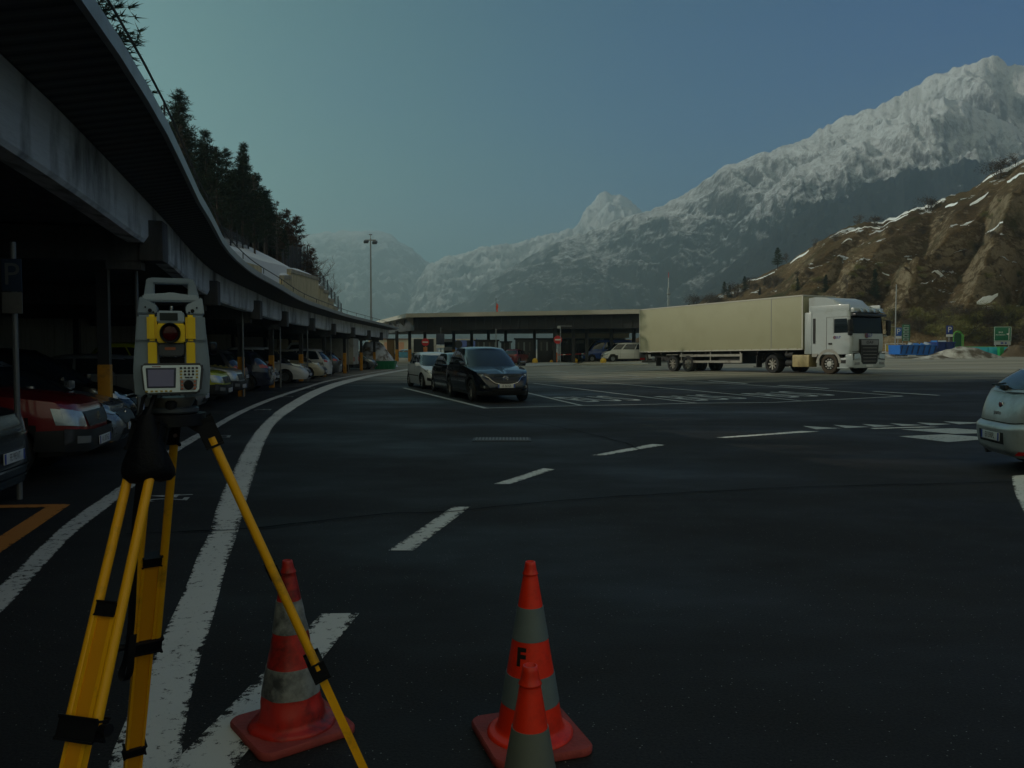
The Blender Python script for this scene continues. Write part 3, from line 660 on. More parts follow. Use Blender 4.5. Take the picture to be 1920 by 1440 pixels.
def conifer(seed, h=10.0, spread=.26, dens=1.0, needle=NEED, droop=.1, clear=.2, bark=BARK, nl=.42, name='pine_tree'):
    rnd = random.Random(seed); root = empty(name); tr = M()
    pts = [(0.12*math.sin(i*.9+seed)*i/8, .1*math.cos(i*.7+seed)*i/8, h*i/8) for i in range(9)]
    tr.path(pts, [h*.016*(1-i/8.3)+.015 for i in range(9)], 6)
    cr_ = M(); V, Fc = [], []
    def tri(p, d, l, wd):
        s = d.cross(Vector((rnd.uniform(-1,1),rnd.uniform(-1,1),rnd.uniform(-1,1)))).normalized()*wd; k = len(V)
        V.extend([p-s, p+s, p+d*l]); Fc.append((k,k+1,k+2))
    zz = clear*h
    while zz < h*.985:
        f = (zz-clear*h)/(h*(1-clear)); Lb = h*spread*(1-f)**.8*(.55+.45*min(1,f*4+.2)); 
        nb = rnd.randint(3,6)
        for k in range(nb):
            if rnd.random() > dens: continue
            an = rnd.uniform(0,6.283); l = Lb*rnd.uniform(.45,1.2)+.15; i = min(7,int(zz/h*8)); ft = zz/h*8-i
            p0 = Vector(pts[i]).lerp(Vector(pts[i+1]), ft); d = Vector((math.cos(an), math.sin(an), rnd.uniform(-.15,.35)-droop))
            seg = max(3,int(l/.30)); q = [p0+d*l*(j/seg)+Vector((0,0,-droop*l*(j/seg)**2+.12*l*(j/seg)**3)) for j in range(seg+1)]
            tr.path(q, [.022*(1-j/(seg+1))+.004 for j in range(seg+1)], 3)
            for j in range(1, seg+1):
                for _ in range(int(9*max(.4,nl/.42))):
                    dd = (d*.5+Vector((rnd.uniform(-1,1),rnd.uniform(-1,1),rnd.uniform(-.5,.9)))).normalized()
                    tri(q[j]+Vector((rnd.uniform(-.12,.12),)*3), dd, nl*rnd.uniform(.5,1.1), .028)
        zz += h*rnd.uniform(.012,.030)
    tr.build('trunk', bark, root, smooth=60)
    me = bpy.data.meshes.new('crown'); me.from_pydata(V, [], Fc); me.materials.append(needle); o = bpy.data.objects.new('crown', me); C.objects.link(o); o.parent = root
    root['h'] = h; return root
def bare(seed, h=7.0, m=TWIG, bark=BARK_P, depth=4, n0=5, up=.55, name='bare_tree', stems=1):
    rnd = random.Random(seed); root = empty(name); tr = M(); tw = M()
    def br(p, d, l, r, k):
        n = 3; q = [p]; dd = d.copy()
        for j in range(n):
            dd = (dd+Vector((rnd.uniform(-.2,.2),rnd.uniform(-.2,.2),rnd.uniform(-.05,.15)))).normalized(); q.append(q[-1]+dd*l/n)
        (tr if k < 2 else tw).path(q, [r, r*.8, r*.6, r*.45], 5 if k < 2 else 3)
        if k >= depth: return
        for _ in range(n0 if k else n0+2):
            f = rnd.uniform(.3,1); i = min(2,int(f*3)); s = q[i].lerp(q[i+1], f*3-i)
            a = rnd.uniform(0,6.28); nd = (dd*up+Vector((math.cos(a),math.sin(a),rnd.uniform(-.1,.6)))).normalized()
            br(s, nd, l*rnd.uniform(.42,.68), r*.45, k+1)
    for s_ in range(stems):
        a = rnd.uniform(0,6.28); d0 = Vector((0,0,1)) if stems == 1 else Vector((math.cos(a)*.6,math.sin(a)*.6,1)).normalized()
        br(Vector((0,0,-.1)), d0, h*.5, h*.016/(stems**.4), 0)
    tr.build('trunk', bark, root, smooth=60); tw.build('twigs', m, root, smooth=0, fixn=False); root['h'] = h; return root
PROTO = {}
def proto(key, fn):
    if key not in PROTO: PROTO[key] = [fn, None]
def plant(key, loc, h, rz=0, label=None, cat='tree', group=None, sxy=1.0):
    e = PROTO[key]
    if e[1] is None: e[1] = e[0](); o = e[1]
    else: o = copy_tree(e[1])
    hh = e[1]['h']; o.location = loc; o.rotation_euler = (0,0,rz); s = h/hh; o.scale = (s*sxy, s*sxy, s); tag(o, label, cat, group); return o
proto('pineA', lambda: conifer(3, 10, .25, .95)); proto('pineB', lambda: conifer(8, 10, .21, .9, clear=.3)); proto('pineC', lambda: conifer(15, 10, .15, .8, clear=.12, droop=.25)); proto('larchA', lambda: conifer(21, 8, .20, .9, LARCH, .0, .08, nl=.34, name='larch_tree'))
proto('bareA', lambda: bare(4, 7)); proto('bareB', lambda: bare(9, 6, depth=4, n0=5, stems=4, up=.8, name='bare_shrub')); proto('thin', lambda: conifer(33, 10, .10, .6, TWIG, .0, .3, BARK_P, .25, name='bare_birch'))
rnd = random.Random(5)
SIL = [(180,0),(230,60),(290,215),(322,210),(345,168),(362,205),(385,240),(402,250),(425,285),(450,290),(463,265),(475,300),(500,345),(522,372),(540,390),(560,402),(580,425),(596,470)]
spx = [s[0] for s in SIL]; spy = [s[1] for s in SIL]
key_trees = [(345,166,58,'pineA',1.0,'tallest dark pine on the bank, its top standing alone above the canopy roof'),(250,90,46,'thin',.55,'thin bare treetop showing just over the near edge of the canopy roof'),(392,240,61,'pineB',1.1,'dark pine just right of the tallest pine on the bank'),(430,276,64,'pineA',1.0,'broad dark pine in the middle of the wooded bank'),(463,262,67,'pineC',.9,'slender pine whose thin tip rises above the middle of the wood'),
  (486,322,70,'pineA',1.0,'dense green pine at the right side of the dark pines'),(503,352,73,'pineB',1.1,'low green pine beside the reddish larches'),(522,374,76,'thin',1.1,'thin bare birch between the green pines and the reddish larches'),(541,388,78,'larchA',1.1,'reddish leafless larch above the beige retaining wall, left one of the two tallest'),(558,400,80,'larchA',1.2,'bushy reddish larch above the retaining wall, near the right end of the wood'),(577,428,83,'bareA',.8,'bare grey birch at the right end of the wood above the retaining wall'),(590,462,85,'bareB',.6,'low bare shrub leaning out at the very right end of the wooded bank')]
for px, py, Y, k, s_, lab in key_trees:
    x = (px-960)/F*Y; z = slope_z(x,Y); top = at(px,py,Y).z; plant(k, (x,Y,z-.1), max(3,top-z), px*.7, lab, 'tree', 'trees on the wooded bank', s_)
PLACED = []
def rand_tree(px, Y, lab):
    x = (px-960)/F*Y; z = slope_z(x,Y)
    ys_ = np.interp(px, spx, spy)+rnd.uniform(12,70); top = at(px, ys_, Y).z; h = top-z
    if not 3.2 < h < 15 or x > -19.4: return False
    if any((x-a)**2+(Y-b)**2 < 2.6 for a,b in PLACED): return False
    PLACED.append((x,Y))
    if px > 525: k = rnd.choice(['larchA','larchA','larchA','bareA','pineB'])
    else: k = rnd.choice(['pineA','pineB','pineA','pineC','pineB','thin'])
    plant(k, (x,Y,z-.1), h, rnd.uniform(0,6.28), lab[k], 'tree', 'trees on the wooded bank', rnd.uniform(.9,1.25)); return True
LABT = {'pineA':'dark broad pine in the dense middle of the wooded bank behind the canopy','pineB':'dark narrow-crowned pine in the dense middle of the wooded bank behind the canopy','pineC':'slender drooping pine in the dense middle of the wooded bank behind the canopy','thin':'thin bare birch standing among the dark pines on the bank','larchA':'reddish leafless larch in the clump above the beige retaining wall','bareA':'bare pale birch mixed with the reddish larches above the retaining wall'}
cnt = 0
for _ in range(900):
    if cnt >= 58: break
    if rand_tree(rnd.uniform(305,588), rnd.uniform(50,92), LABT): cnt += 1
# the same wood continues behind the near part of the canopy
for i in range(84):
    Y = -26+(i%42)*1.95; x = (-20.5-rnd.uniform(0,8)) if i < 42 else (-31-rnd.uniform(0,14)); k = rnd.choice(['pineA','pineB','pineC'])
    px = 960+F*x/max(Y,1)
    if Y > (42 if i < 42 else 46): continue
    plant(k, (x,Y,slope_z(x,Y)-.1), rnd.uniform(9.5,12.5), rnd.uniform(0,6), {'pineA':'broad pine of the wood hidden behind the near canopy','pineB':'narrow pine of the wood hidden behind the near canopy','pineC':'slender pine of the wood hidden behind the near canopy'}[k], 'tree', 'trees on the wooded bank', 1.3)
# ---- light mast
LM = mat('galvanised_mast', (.35,.37,.38), .45, .6)
b = at(696,600,75); e = empty('floodlight_mast', (b.x,75,0), 0, 'tall slim floodlight mast rising behind the end of the left canopy', 'light mast')
M().tube((0,0,0),(0,0,11.9),.11,.06,10).build('mast', LM, e)
M().box((0,0,11.75),(1.0,.12,.10)).build('crossarm', LM, e)
for sx, dz in ((-.38,0),(.42,-.08)): M().box((sx,-.15,11.6+dz),(.42,.5,.20),rx=R(25),bev=.03).build('lamp_head', mat('lamp_housing',(.10,.11,.12),.5,.3), e)
M().lathe([(0,-.03),(.13,-.03),(.17,0),(.13,.06),(0,.08)], 12, (0,0,12.25)).tube((0,0,11.85),(0,0,12.25),.03).build('beacon', LM, e)
# ================================================================ TRIPOD
YT = mat('tripod_yellow', (.95,.45,.003), .42, var=.10, dirt=(.30,.17,.02), dscale=9, dlo=.55, dhi=.8); YT2 = mat('tripod_orange_panel', (.80,.33,.003), .5, var=.08)
BLK = mat('black_plastic', (.008,.009,.012), .5, spec=.2); CHR = mat('bright_screw', (.5,.5,.5), .3, 1)
HC = Vector((-.900,2.10,0)); HZ = 1.428
tri = empty('survey_tripod', (HC.x,HC.y,0), 0, 'yellow surveying tripod with black clamps carrying the measuring instrument', 'tripod')
def TL(v): return Vector(v)-HC
h = M(); h.prism([(.085*math.cos(R(a)), .085*math.sin(R(a)), HZ-.028) for a in range(0,360,15)], (0,0,.03))
for a in (20,140,260): pass
h.build('head_plate', BLK, tri)
hd = M()
def leg(foot, rad, name_caps=(.30,.50), stage2=None):
    foot = Vector(foot)-HC; r_ = Vector((foot.x,foot.y,0)).normalized(); tg = Vector((-r_.y,r_.x,0)); hp = r_*.085+Vector((0,0,HZ-.035))
    P = lambda s: hp.lerp(foot, s); ax = (foot-hp).normalized(); nrm = ax.cross(tg).normalized()
    L_ = empty('leg'); L_.parent = tri; L_.name = 'leg'
    # joint
    q = M(); q.beam(r_*.03+Vector((0,0,HZ-.02)), P(.012), .085, .045, .006, roll=0) if False else None
    me = M()
    def obb(s0, s1, wd, th, bev=.003, off=0, offt=0):
        a, b = P(s0)+nrm*off+tg*offt, P(s1)+nrm*off+tg*offt; c = (a+b)/2; m = Matrix((tg, nrm, ax)).transposed().to_4x4(); m.translation = c
        b2 = bmesh.new(); bmesh.ops.create_cube(b2, size=1); b2.transform(m @ Matrix.Diagonal((wd, th, (b-a).length, 1)))
        if bev: bmesh.ops.bevel(b2, geom=b2.edges[:], offset=bev, segments=2, affect='EDGES')
        me._merge(b2); return me
    obb(-.012,.034,.076,.036,.006)
    me.beam(r_*.045+Vector((0,0,HZ-.012)), hp+ax*.01, .062, .030, .005)
    me.build('hinge', BLK, L_); me = M()
    for sg in (-1,1): me.tube(P(.016)+tg*.026*sg-nrm*.019, P(.016)+tg*.026*sg-nrm*.023, .006, n=8)
    me.build('hinge_screw', CHR, L_); me = M()
    for sg in (-1,1): me.tube(P(.020)+tg*.031*sg, P(name_caps[1])+tg*.036*sg, .0115, .0125, 12)
    me.build('upper_rail', YT, L_); me = M()
    obb(.305,.86,.050,.016,.002); me.build('lower_board', YT2, L_); me = M()
    for sg in (-1,1): obb(.305,.86,.008,.021,.001,0,.023*sg)
    me.build('board_edge', YT, L_); me = M()
    obb(.285,.305,.050,.026,.003); me.build('board_cap', BLK, L_); me = M()
    obb(name_caps[1]-.012,name_caps[1]+.018,.094,.036,.005)
    me.tube(P(name_caps[1])+tg*.05, P(name_caps[1])+tg*.075+nrm*.004, .010, .014, 10); me.build('clamp', BLK, L_)
    me = M(); obb(.78,.80,.062,.030,.004); me.build('collar', BLK, L_)
    me = M(); me.tube(P(.86), P(.985), .022, .010, 10).tube(P(.985), P(1.0), .008, .002, 8); me.build('spike', STEEL_D, L_)
    return P, tg, nrm
P1, t1, n1_ = leg((-.30,2.35,0), 0); P2, t2, n2_ = leg((-1.05,1.52,0), 0, (.30,.47)); P3, t3, n3_ = leg((-1.31,2.65,0), 0)
# printed scale marks on the right leg
# hanging strap
st = M(); a = TL(at(262,905,2.12)); pts = [at(262,900,2.1), at(254,985,2.12), at(250,1080,2.16), at(246,1170,2.2), at(238,1230,2.22), at(228,1262,2.22), at(234,1276,2.22), at(243,1262,2.21), at(246,1228,2.2), at(250,1190,2.2)]
pts = cr([TL(p) for p in pts], 6); rows = []
for i, p in enumerate(pts): rows.append([p+Vector((-.0075,-.006,0)), p+Vector((.0075,.004,0)), p+Vector((.0075,.0065,0)), p+Vector((-.0075,-.0035,0))])
st.grid(rows, cv=True).build('strap', BLK, tri)
# black pouch hanging from the head
POU = mat('black_nylon', (.005,.006,.009), .6, spec=.15, var=.3, bmp=.5)
pc = at(276,800,2.0); pz = M(); rings = []
prof = [(0.00,.018,.014),(.02,.026,.024),(.05,.034,.034),(.085,.045,.044),(.115,.058,.050),(.137,.065,.052),(.152,.064,.050),(.164,.052,.040),(.168,.030,.024)]
for dz, rx, ry in prof:
    rings.append([(rx*math.cos(t)*(1+.05*math.sin(3*t+dz*40)), ry*math.sin(t)*(1+.05*math.cos(4*t)), -dz-.005*math.sin(2*t)) for t in [2*math.pi*k/20 for k in range(20)]])
pz.grid(rings, cv=True).poly(rings[0]).poly(rings[-1])
po = empty('instrument_pouch', (pc.x, pc.y, pc.z+.030), 0, 'black soft pouch hanging from the left of the tripod head', 'pouch'); pz.build('bag', POU, po, smooth=60)
M().path([(0,0,-.005),(.008,.03,.05),(.03,.06,.075)], .006, 6).path([(-.02,0,-.01),(-.018,.02,.04),(.0,.07,.08)], .005, 6).build('loop', BLK, po)
# ================================================================ TOTAL STATION
# local frame: x right, y away from the viewer, z up; pixel plan scaled to metres (322,780) -> origin
K = 1/711.0
ts = empty('total_station', (HC.x, HC.y, HZ+.003), -math.atan2(HC.x, HC.y)-R(2), 'grey and yellow electronic surveying instrument with lens, screen and keypad on the yellow tripod', 'surveying instrument')
def X(px): return (px-322)*K
def Z(py): return (776-py)*K
GR = mat('instrument_grey', (.18,.245,.32), .42, var=.05); GR_L = mat('instrument_light_grey', (.31,.39,.47), .4, var=.04); GR_D = mat('instrument_dark_grey', (.045,.055,.07), .45)
IY = mat('instrument_yellow', (.86,.60,.004), .4, var=.04)
def slab(mm, pts, y0, y1, bev=.003):
    b2 = bmesh.new(); vs = [b2.verts.new((X(a), y0, Z(b))) for a, b in pts]; f = b2.faces.new(vs)
    ret = bmesh.ops.extrude_face_region(b2, geom=[f]); bmesh.ops.translate(b2, vec=(0,y1-y0,0), verts=[g for g in ret['geom'] if isinstance(g, bmesh.types.BMVert)])
    bmesh.ops.recalc_face_normals(b2, faces=b2.faces[:])
    if bev: bmesh.ops.bevel(b2, geom=b2.edges[:], offset=bev, segments=2, affect='EDGES', clamp_overlap=True)
    mm._merge(b2); return mm
# side standards (left, right), slanted outer silhouettes
for name_, s in (('standard',-1),('standard',1)):
    fx = lambda v: 322+s*(v)
    o_ = M(); slab(o_, [(fx(26),594),(fx(60),594),(fx(62),620),(fx(67),668),(fx(69),700),(fx(66),742),(fx(20),746),(fx(22),690)], -.055, .060, .005)
    slab(o_, [(fx(40),607),(fx(61),608),(fx(64),642),(fx(40),643)], -.062, -.05, .004)
    so = o_.build(name_, GR, ts, smooth=40)
    y_ = M(); slab(y_, [(fx(25),594),(fx(43),594),(fx(43),642),(fx(25),642)], -.071, -.052, .006); slab(y_, [(fx(26),644),(fx(42),644),(fx(42),690),(fx(26),690)], -.066, -.052, .002); y_.build('yellow_cover', IY, so, smooth=40)
    u = M(); slab(u, [(fx(26),576),(fx(56),560),(fx(60),592),(fx(26),592)], -.040, .045, .003)
    u.build('upper_cover', GR_L if s > 0 else GR, so)
    sc = M(); 
    for a, b, r in ((38,586,3.6),(46,580,1.6),(32,589,1.8)): sc.tube((X(fx(a)),-.0435,Z(b)), (X(fx(a)),-.0395,Z(b)), r*K, n=10)
    sc.build('screws', BLK, so)
kn = M(); kn.lathe([(0,0),(.014,0),(.017,.004),(.017,.016),(.013,.02),(0,.02)], 14, (X(390),-.01,Z(655)), 'X').build('focus_knob', BLK, ts)
# handle
hn = M(); slab(hn, [(278,526),(291,526),(291,592),(268,592),(270,575)], -.018, .026, .003); slab(hn, [(352,526),(363,526),(372,556),(376,592),(352,592)], -.018, .026, .003)
slab(hn, [(284,525),(358,525),(358,535.5),(284,535.5)], -.020, .028, .003)
hn.build('handle_frame', GR, ts, smooth=40)
hb = M(); slab(hb, [(271,556),(290,555),(308,554),(322,551.5),(336,554),(354,556),(371,556),(372,569),(271,569)], -.036, .020, .004); hb.build('handle_bar', GR_L, ts, smooth=40)
# telescope
te = M(); slab(te, [(298,587),(344,587),(346,609),(296,609)], -.072, .045, .004); to = te.build('telescope_top', GR_L, ts, smooth=40)
te = M(); slab(te, [(302,591),(334,591),(334,605),(302,605)], -.074, -.070, .001); te.build('emitter_window', mat('dark_lens',(.012,.02,.024),.2,spec=.3), to)
te = M(); slab(te, [(297,610),(346,610),(346,645),(297,645)], -.075, .05, .003); te.build('telescope_body', IY, ts)
le = M(); c_ = (X(320),-.073,Z(627.5)); rot = Matrix.Rotation(R(90),4,'X')
le.lathe([(.0,.004),(.0195,.004),(.0215,.012),(.0245,.014),(.0262,.010),(.0262,-.002),(0,-.002)], 32, c_, rot=rot); lo = le.build('lens_ring', BLK, ts, smooth=40)
M().lathe([(0,.0075),(.010,.0070),(.019,.0045)], 28, c_, rot=rot).build('lens', mat('red_coated_lens', (.05,.002,.004), .15, spec=.25), lo, smooth=60)
te = M(); slab(te, [(299,647),(345,647),(344,666),(340,670),(302,670),(299,664)], -.070, .045, .003); tb = te.build('telescope_base', GR_D, ts, smooth=40)
te = M(); slab(te, [(310,653),(329,653),(329,658),(310,658)], -.072, -.069, .0005); te.build('logo_strip', mat('orange_strip',(.35,.10,.04),.5), tb)
M().lathe([(0,.012),(.004,.012),(.005,.006),(.003,0),(0,0)], 10, (X(322),-.03,Z(586))).build('sight', CHR, ts)
te = M(); slab(te, [(300,672),(346,672),(346,690),(300,690)], -.045, .05, 0); te.build('axis_block', BLK, ts)
# keypad console
kp = M(); slab(kp, [(270,682),(376,682),(379,690),(374,732),(368,738),(280,738),(272,732),(268,690)], -.096, -.050, .005); ko = kp.build('console', GR_D, ts, smooth=40)
kp = M(); slab(kp, [(273,685.5),(372,685.5),(374,690),(370,729),(366,733.5),(280,735),(275,729),(271.5,690)], -.0985, -.094, .001); kf = kp.build('console_face', mat('console_light_face', (.72,.84,.90), .45, var=.03), ko, smooth=40)
kp = M(); slab(kp, [(277,690),(330,690),(328.5,726),(279,726)], -.0995, -.096, .0008); sb = kp.build('screen_bezel', mat('screen_bezel', (.03,.035,.07), .3), kf)
kp = M(); slab(kp, [(281,693),(326,693),(325,723),(281.5,723)], -.1003, -.098, .0003); kp.build('screen', mat('lcd_screen', (.20,.20,.34), .25, var=.08, scale=30), sb)
kp = M(); kp.text('TOTAL STATION', Matrix.Translation((X(303),-.0990,Z(687.9))) @ Matrix.Rotation(R(90),4,'X'), 3.4*K, 0) if False else None
kp = M(); slab(kp, [(288,686.8),(303,686.8),(303,688.6),(288,688.6)], -.0990, -.0975, 0); kp.build('maker_strip', mat('maker_strip',(.30,.16,.14),.5), kf)
kp = M(); slab(kp, [(336,711),(367,711),(366,727),(362,731),(336,731)], -.0995, -.096, .001); pd = kp.build('arrow_panel', mat('arrow_panel',(.22,.24,.27),.5), kf)
M().lathe([(0,.004),(.010,.0035),(.0125,.001),(.0125,0)], 22, (X(351.5),-.0985,Z(721)), rot=rot).build('arrow_key', BLK, pd)
def keys(name, pts, m, rx=2.0, ry=1.6):
    q = M()
    for a, b in pts: q.box((X(a),-.0995,Z(b)), (rx*2*K,.003,ry*2*K), bev=.0008)
    q.build(name, m, kf)
KB = mat('key_black',(.02,.022,.03),.4); KY = mat('key_yellow',(.42,.33,.08),.4); KO = mat('key_orange',(.45,.12,.06),.4)
for a in (278,287,295,304,312,320): keys('soft_key', [(a,731.6)], KY, 2.2, 1.6)
for j, b in enumerate((690.5,696.2,702)):
    for a in (345.5,352.5,359.5): keys('number_key', [(a,b)], KB, 2.1, 1.7)
    for a in (338.5,366.5): keys('side_key', [(a,b)], KB if j == 0 else KY, 2.1, 1.7)
keys('wide_key', [(349,707.5)], KB, 4, 1.2); keys('wide_key', [(356.5,707.5)], KB, 2.5, 1.2); keys('side_key', [(338.5,707.5)], KY, 2.1,1.6); keys('side_key', [(366.5,707.5)], KY,2.1,1.6)
for a in (340,362.5):
    for b in (715,721.3,727.5): keys('round_key', [(a,b)], KO, 1.8, 1.8)
ts.scale = (.945,1,1); ts.location.x += .006
# base and tribrach
M().lathe([(0,0),(.062,0),(.066,.004),(.066,.012),(.060,.016),(0,.016)], 28, (0,0,.001)).build('base_plate', GR_D, ts)
tbm = M(); tbm.lathe([(0,.016),(.045,.016),(.050,.022),(.056,.034),(.056,.042),(0,.042)], 26); tbm.build('tribrach', mat('brushed_tribrach', (.16,.15,.13), .45, .5), ts)
for a in (-95,25,145): M().lathe([(0,.012),(.014,.012),(.015,.018),(.015,.030),(.010,.036),(0,.036)], 14, (.052*math.cos(R(a)), .052*math.sin(R(a)), 0)).build('foot_screw', BLK, ts)
# ================================================================ CONES
CO = mat('cone_red', (.86,.030,.004), .42, var=.10, scale=9, dirt=(.30,.015,.006), dscale=5, dlo=.5, dhi=.8); COB = mat('cone_base_rubber', (.36,.055,.045), .75, var=.2, scale=12, dirt=(.16,.03,.028), dscale=5, dlo=.45, bmp=.4)
CO2 = mat('cone_red_dirty', (.52,.022,.012), .45, var=.25, scale=9, dirt=(.05,.010,.010), dscale=6, dlo=.46, dhi=.66)
REF = mat('reflective_sleeve', (.13,.17,.175), .5, .0, var=.12, scale=14); REF_D = mat('dirty_reflective_sleeve', (.26,.28,.27), .6, .0, var=.25, scale=9, dirt=(.05,.055,.06), dscale=8, dlo=.42, dhi=.62)
def cone(loc, rz, label, cb, ref, bmat, Hc=.745, lean=0, crum=0, bands=((.555,.425),(.285,.165)), r0=.020, r1=.135, side=.205, group='traffic cones'):
    e = empty('traffic_cone', loc, rz, label, 'traffic cone', group)
    def rad(z): return r0+(r1-r0)*(Hc-z)/(Hc-.06)
    def shp(p, z):
        x, y = p; k = 1+crum*(.5*noise.noise((x*18,y*18,z*9))+.35*noise.noise((x*5,y*5,z*22+4)))
        return (x*k+lean*(z/Hc)**2+crum*.012*math.sin(z*22), y*k, z)
    n = 40
    def rings(zs, off=0, close=False): return [[shp(((rad(z)+off)*math.cos(2*math.pi*k/n), (rad(z)+off)*math.sin(2*math.pi*k/n)), z) for k in range(n)] for z in zs]
    g = M(); zs = [.06+(Hc-.06)*i/60 for i in range(61)]; rg = rings(zs)
    def ring(r, z): return [shp((r*math.cos(2*math.pi*k/n), r*math.sin(2*math.pi*k/n)), z) for k in range(n)]
    i0 = [ring(side*.86,.030), ring(side*.86,.038), ring(side*.80,.046), ring(r1+.012,.050)]; it = Hc-.052
    out = i0+[r for r, z in zip(rg, zs) if z < it-.004]+[ring(rad(it)-.000,it), ring(rad(it)+.0035,it+.003), ring(rad(it)+.002,it+.006)]+[r for r, z in zip(rg, zs) if z > it+.01]+[ring(r0-.004,Hc+.001), ring(r0-.004,Hc-.06)]
    g.grid(out, cv=True); g.build('cone_body', cb, e, smooth=50, fixn=False)
    for a, b in bands:
        q = M(); zz = [b+(a-b)*i/8 for i in range(9)]; q.grid([rings([b])[0]]+rings(zz, .0022)+[rings([a])[0]], cv=True); q.build('reflective_band', ref, e, smooth=60)
    q = M(); cs = .05; P = []
    for sx, sy, a0 in ((1,1,0),(-1,1,90),(-1,-1,180),(1,-1,270)):
        for k in range(5): a = R(a0+k*22.5); P.append((sx*(side-cs)+cs*math.cos(a), sy*(side-cs)+cs*math.sin(a)))
    def pl(s_, z): return [(x*s_, y*s_, z+(.004*noise.noise((x*9,y*9,2)) if z > .01 else 0)) for x, y in P]
    q.grid([pl(.99,.0),pl(1,.004),pl(1,.024),pl(.975,.031)], cv=True).poly(pl(.975,.031)).poly(pl(.99,0)); q.build('cone_base', bmat, e, smooth=50)
    return e, rad, shp
c1 = gnd(994,1386)
e1, rad1, _ = cone((c1.x,c1.y,.002), R(18), 'tall red traffic cone with two grey bands and a black letter F', CO, REF, COB, .735)
# lettering on the middle red field
q = M(); q.text('F.', Matrix.Identity(4), .095, 0, .9, .004)
ca = math.atan2(-c1.y, -c1.x)-R(18)-R(20)
for v in q.bm.verts:
    z = .365+v.co.y; rr = rad1(z)+.0025; a = ca+(v.co.x)/rr; v.co = Vector((rr*math.cos(a), rr*math.sin(a), z))
q.build('lettering', mat('black_marker',(.008,.008,.008),.6), e1, smooth=0, fixn=False)
c2 = gnd(548,1368)
e2, _, _ = cone((c2.x,c2.y,.002), R(38), 'battered dirty red traffic cone with crumpled sleeve behind the right leg of the tripod', CO2, REF_D, COB, .72, -.012, .11)
tp = at(994,1249,2.13)
e3, _, _ = cone((tp.x,tp.y,.002), R(30), 'nearest red traffic cone with a wide grey band, cut off by the bottom edge', CO, mat('grey_sleeve', (.13,.15,.13), .55, 0, .1, 14), COB, tp.z, bands=((tp.z-.168,.36),(.26,.12)))
# ---- P sign on a post by the near canopy column
def sheet_sign(mm, c, w_, h_, ang, th=.02): mm.box(c, (w_, th, h_), ang)
SB = mat('sign_blue', (.02,.10,.36), .4, var=.05); SW = mat('sign_white', (.66,.66,.64), .45, var=.05); SBK = mat('sign_back', (.10,.105,.11), .6, .3)
b = gnd(37,936); e = empty('parking_sign', (b.x,b.y,0), R(8), 'grey post with dark blue P sign and small plate, beside the red pickup', 'parking sign', 'parking signs')
M().tube((0,0,0),(0,0,2.72),.030,n=10).build('post', pipe, e)
M().box((0,-.045,2.37),(.20,.012,.34),bev=.004).build('sign_panel', mat('sign_blue_shade',(.012,.03,.07),.7), e)  # sign colours darkened in the material to stand for canopy shade
M().text('P', Matrix.Translation((0,-.0525,2.37)) @ Matrix.Rotation(R(90),4,'X'), .33).build('letter', mat('sign_letter_shade',(.10,.11,.12),.6), e, smooth=0, fixn=False)
M().box((0,-.045,2.08),(.20,.012,.22),bev=.004).build('plate', mat('sign_grey_plate',(.12,.12,.12),.55,dirt=(.1,.1,.1),dscale=12), e)
# ================================================================ CARS
GLASS = glass_mat('car_glass', (.012,.018,.022), .03); GLASS_B = glass_mat('car_glass_blue', (.02,.035,.05), .04)
TYRE = mat('tyre_rubber', (.014,.014,.015), .8, bmp=.3); RIM = mat('alloy_rim', (.25,.26,.27), .3, .9); RIM_W = mat('hubcap', (.42,.43,.44), .35, .6); TRIM = mat('black_trim', (.014,.015,.017), .55); UNDER = mat('underbody', (.008,.008,.008), .9)
HLIGHT = mat('headlight_glass', (.45,.50,.52), .08, .3, var=.3, scale=14, coat=1); TLIGHT = mat('tail_light_red', (.42,.012,.010), .12, var=.2, scale=12, coat=.8); PLATE = mat('plate_white', (.62,.63,.62), .4); PLB = mat('plate_blue', (.015,.05,.30), .4); INK = mat('plate_ink', (.01,.01,.012), .5); CHROME = mat('chrome', (.55,.56,.57), .12, 1, var=.02)
def paint(name, col, rough=.28, metal=.3, dirt=None): return mat('paint_'+name, col, rough, metal, var=.03, coat=.8, dirt=dirt, dscale=2.5, dlo=.45, dhi=.85)
def boolean_cut(obj, cutters):
    for c in cutters:
        md = obj.modifiers.new('b', 'BOOLEAN'); md.operation = 'DIFFERENCE'; md.solver = 'EXACT'; md.object = c
    dg = bpy.context.evaluated_depsgraph_get(); me = bpy.data.meshes.new_from_object(obj.evaluated_get(dg)); obj.modifiers.clear(); old = obj.data; obj.data = me; bpy.data.meshes.remove(old)
    for c in cutters: bpy.data.objects.remove(c)
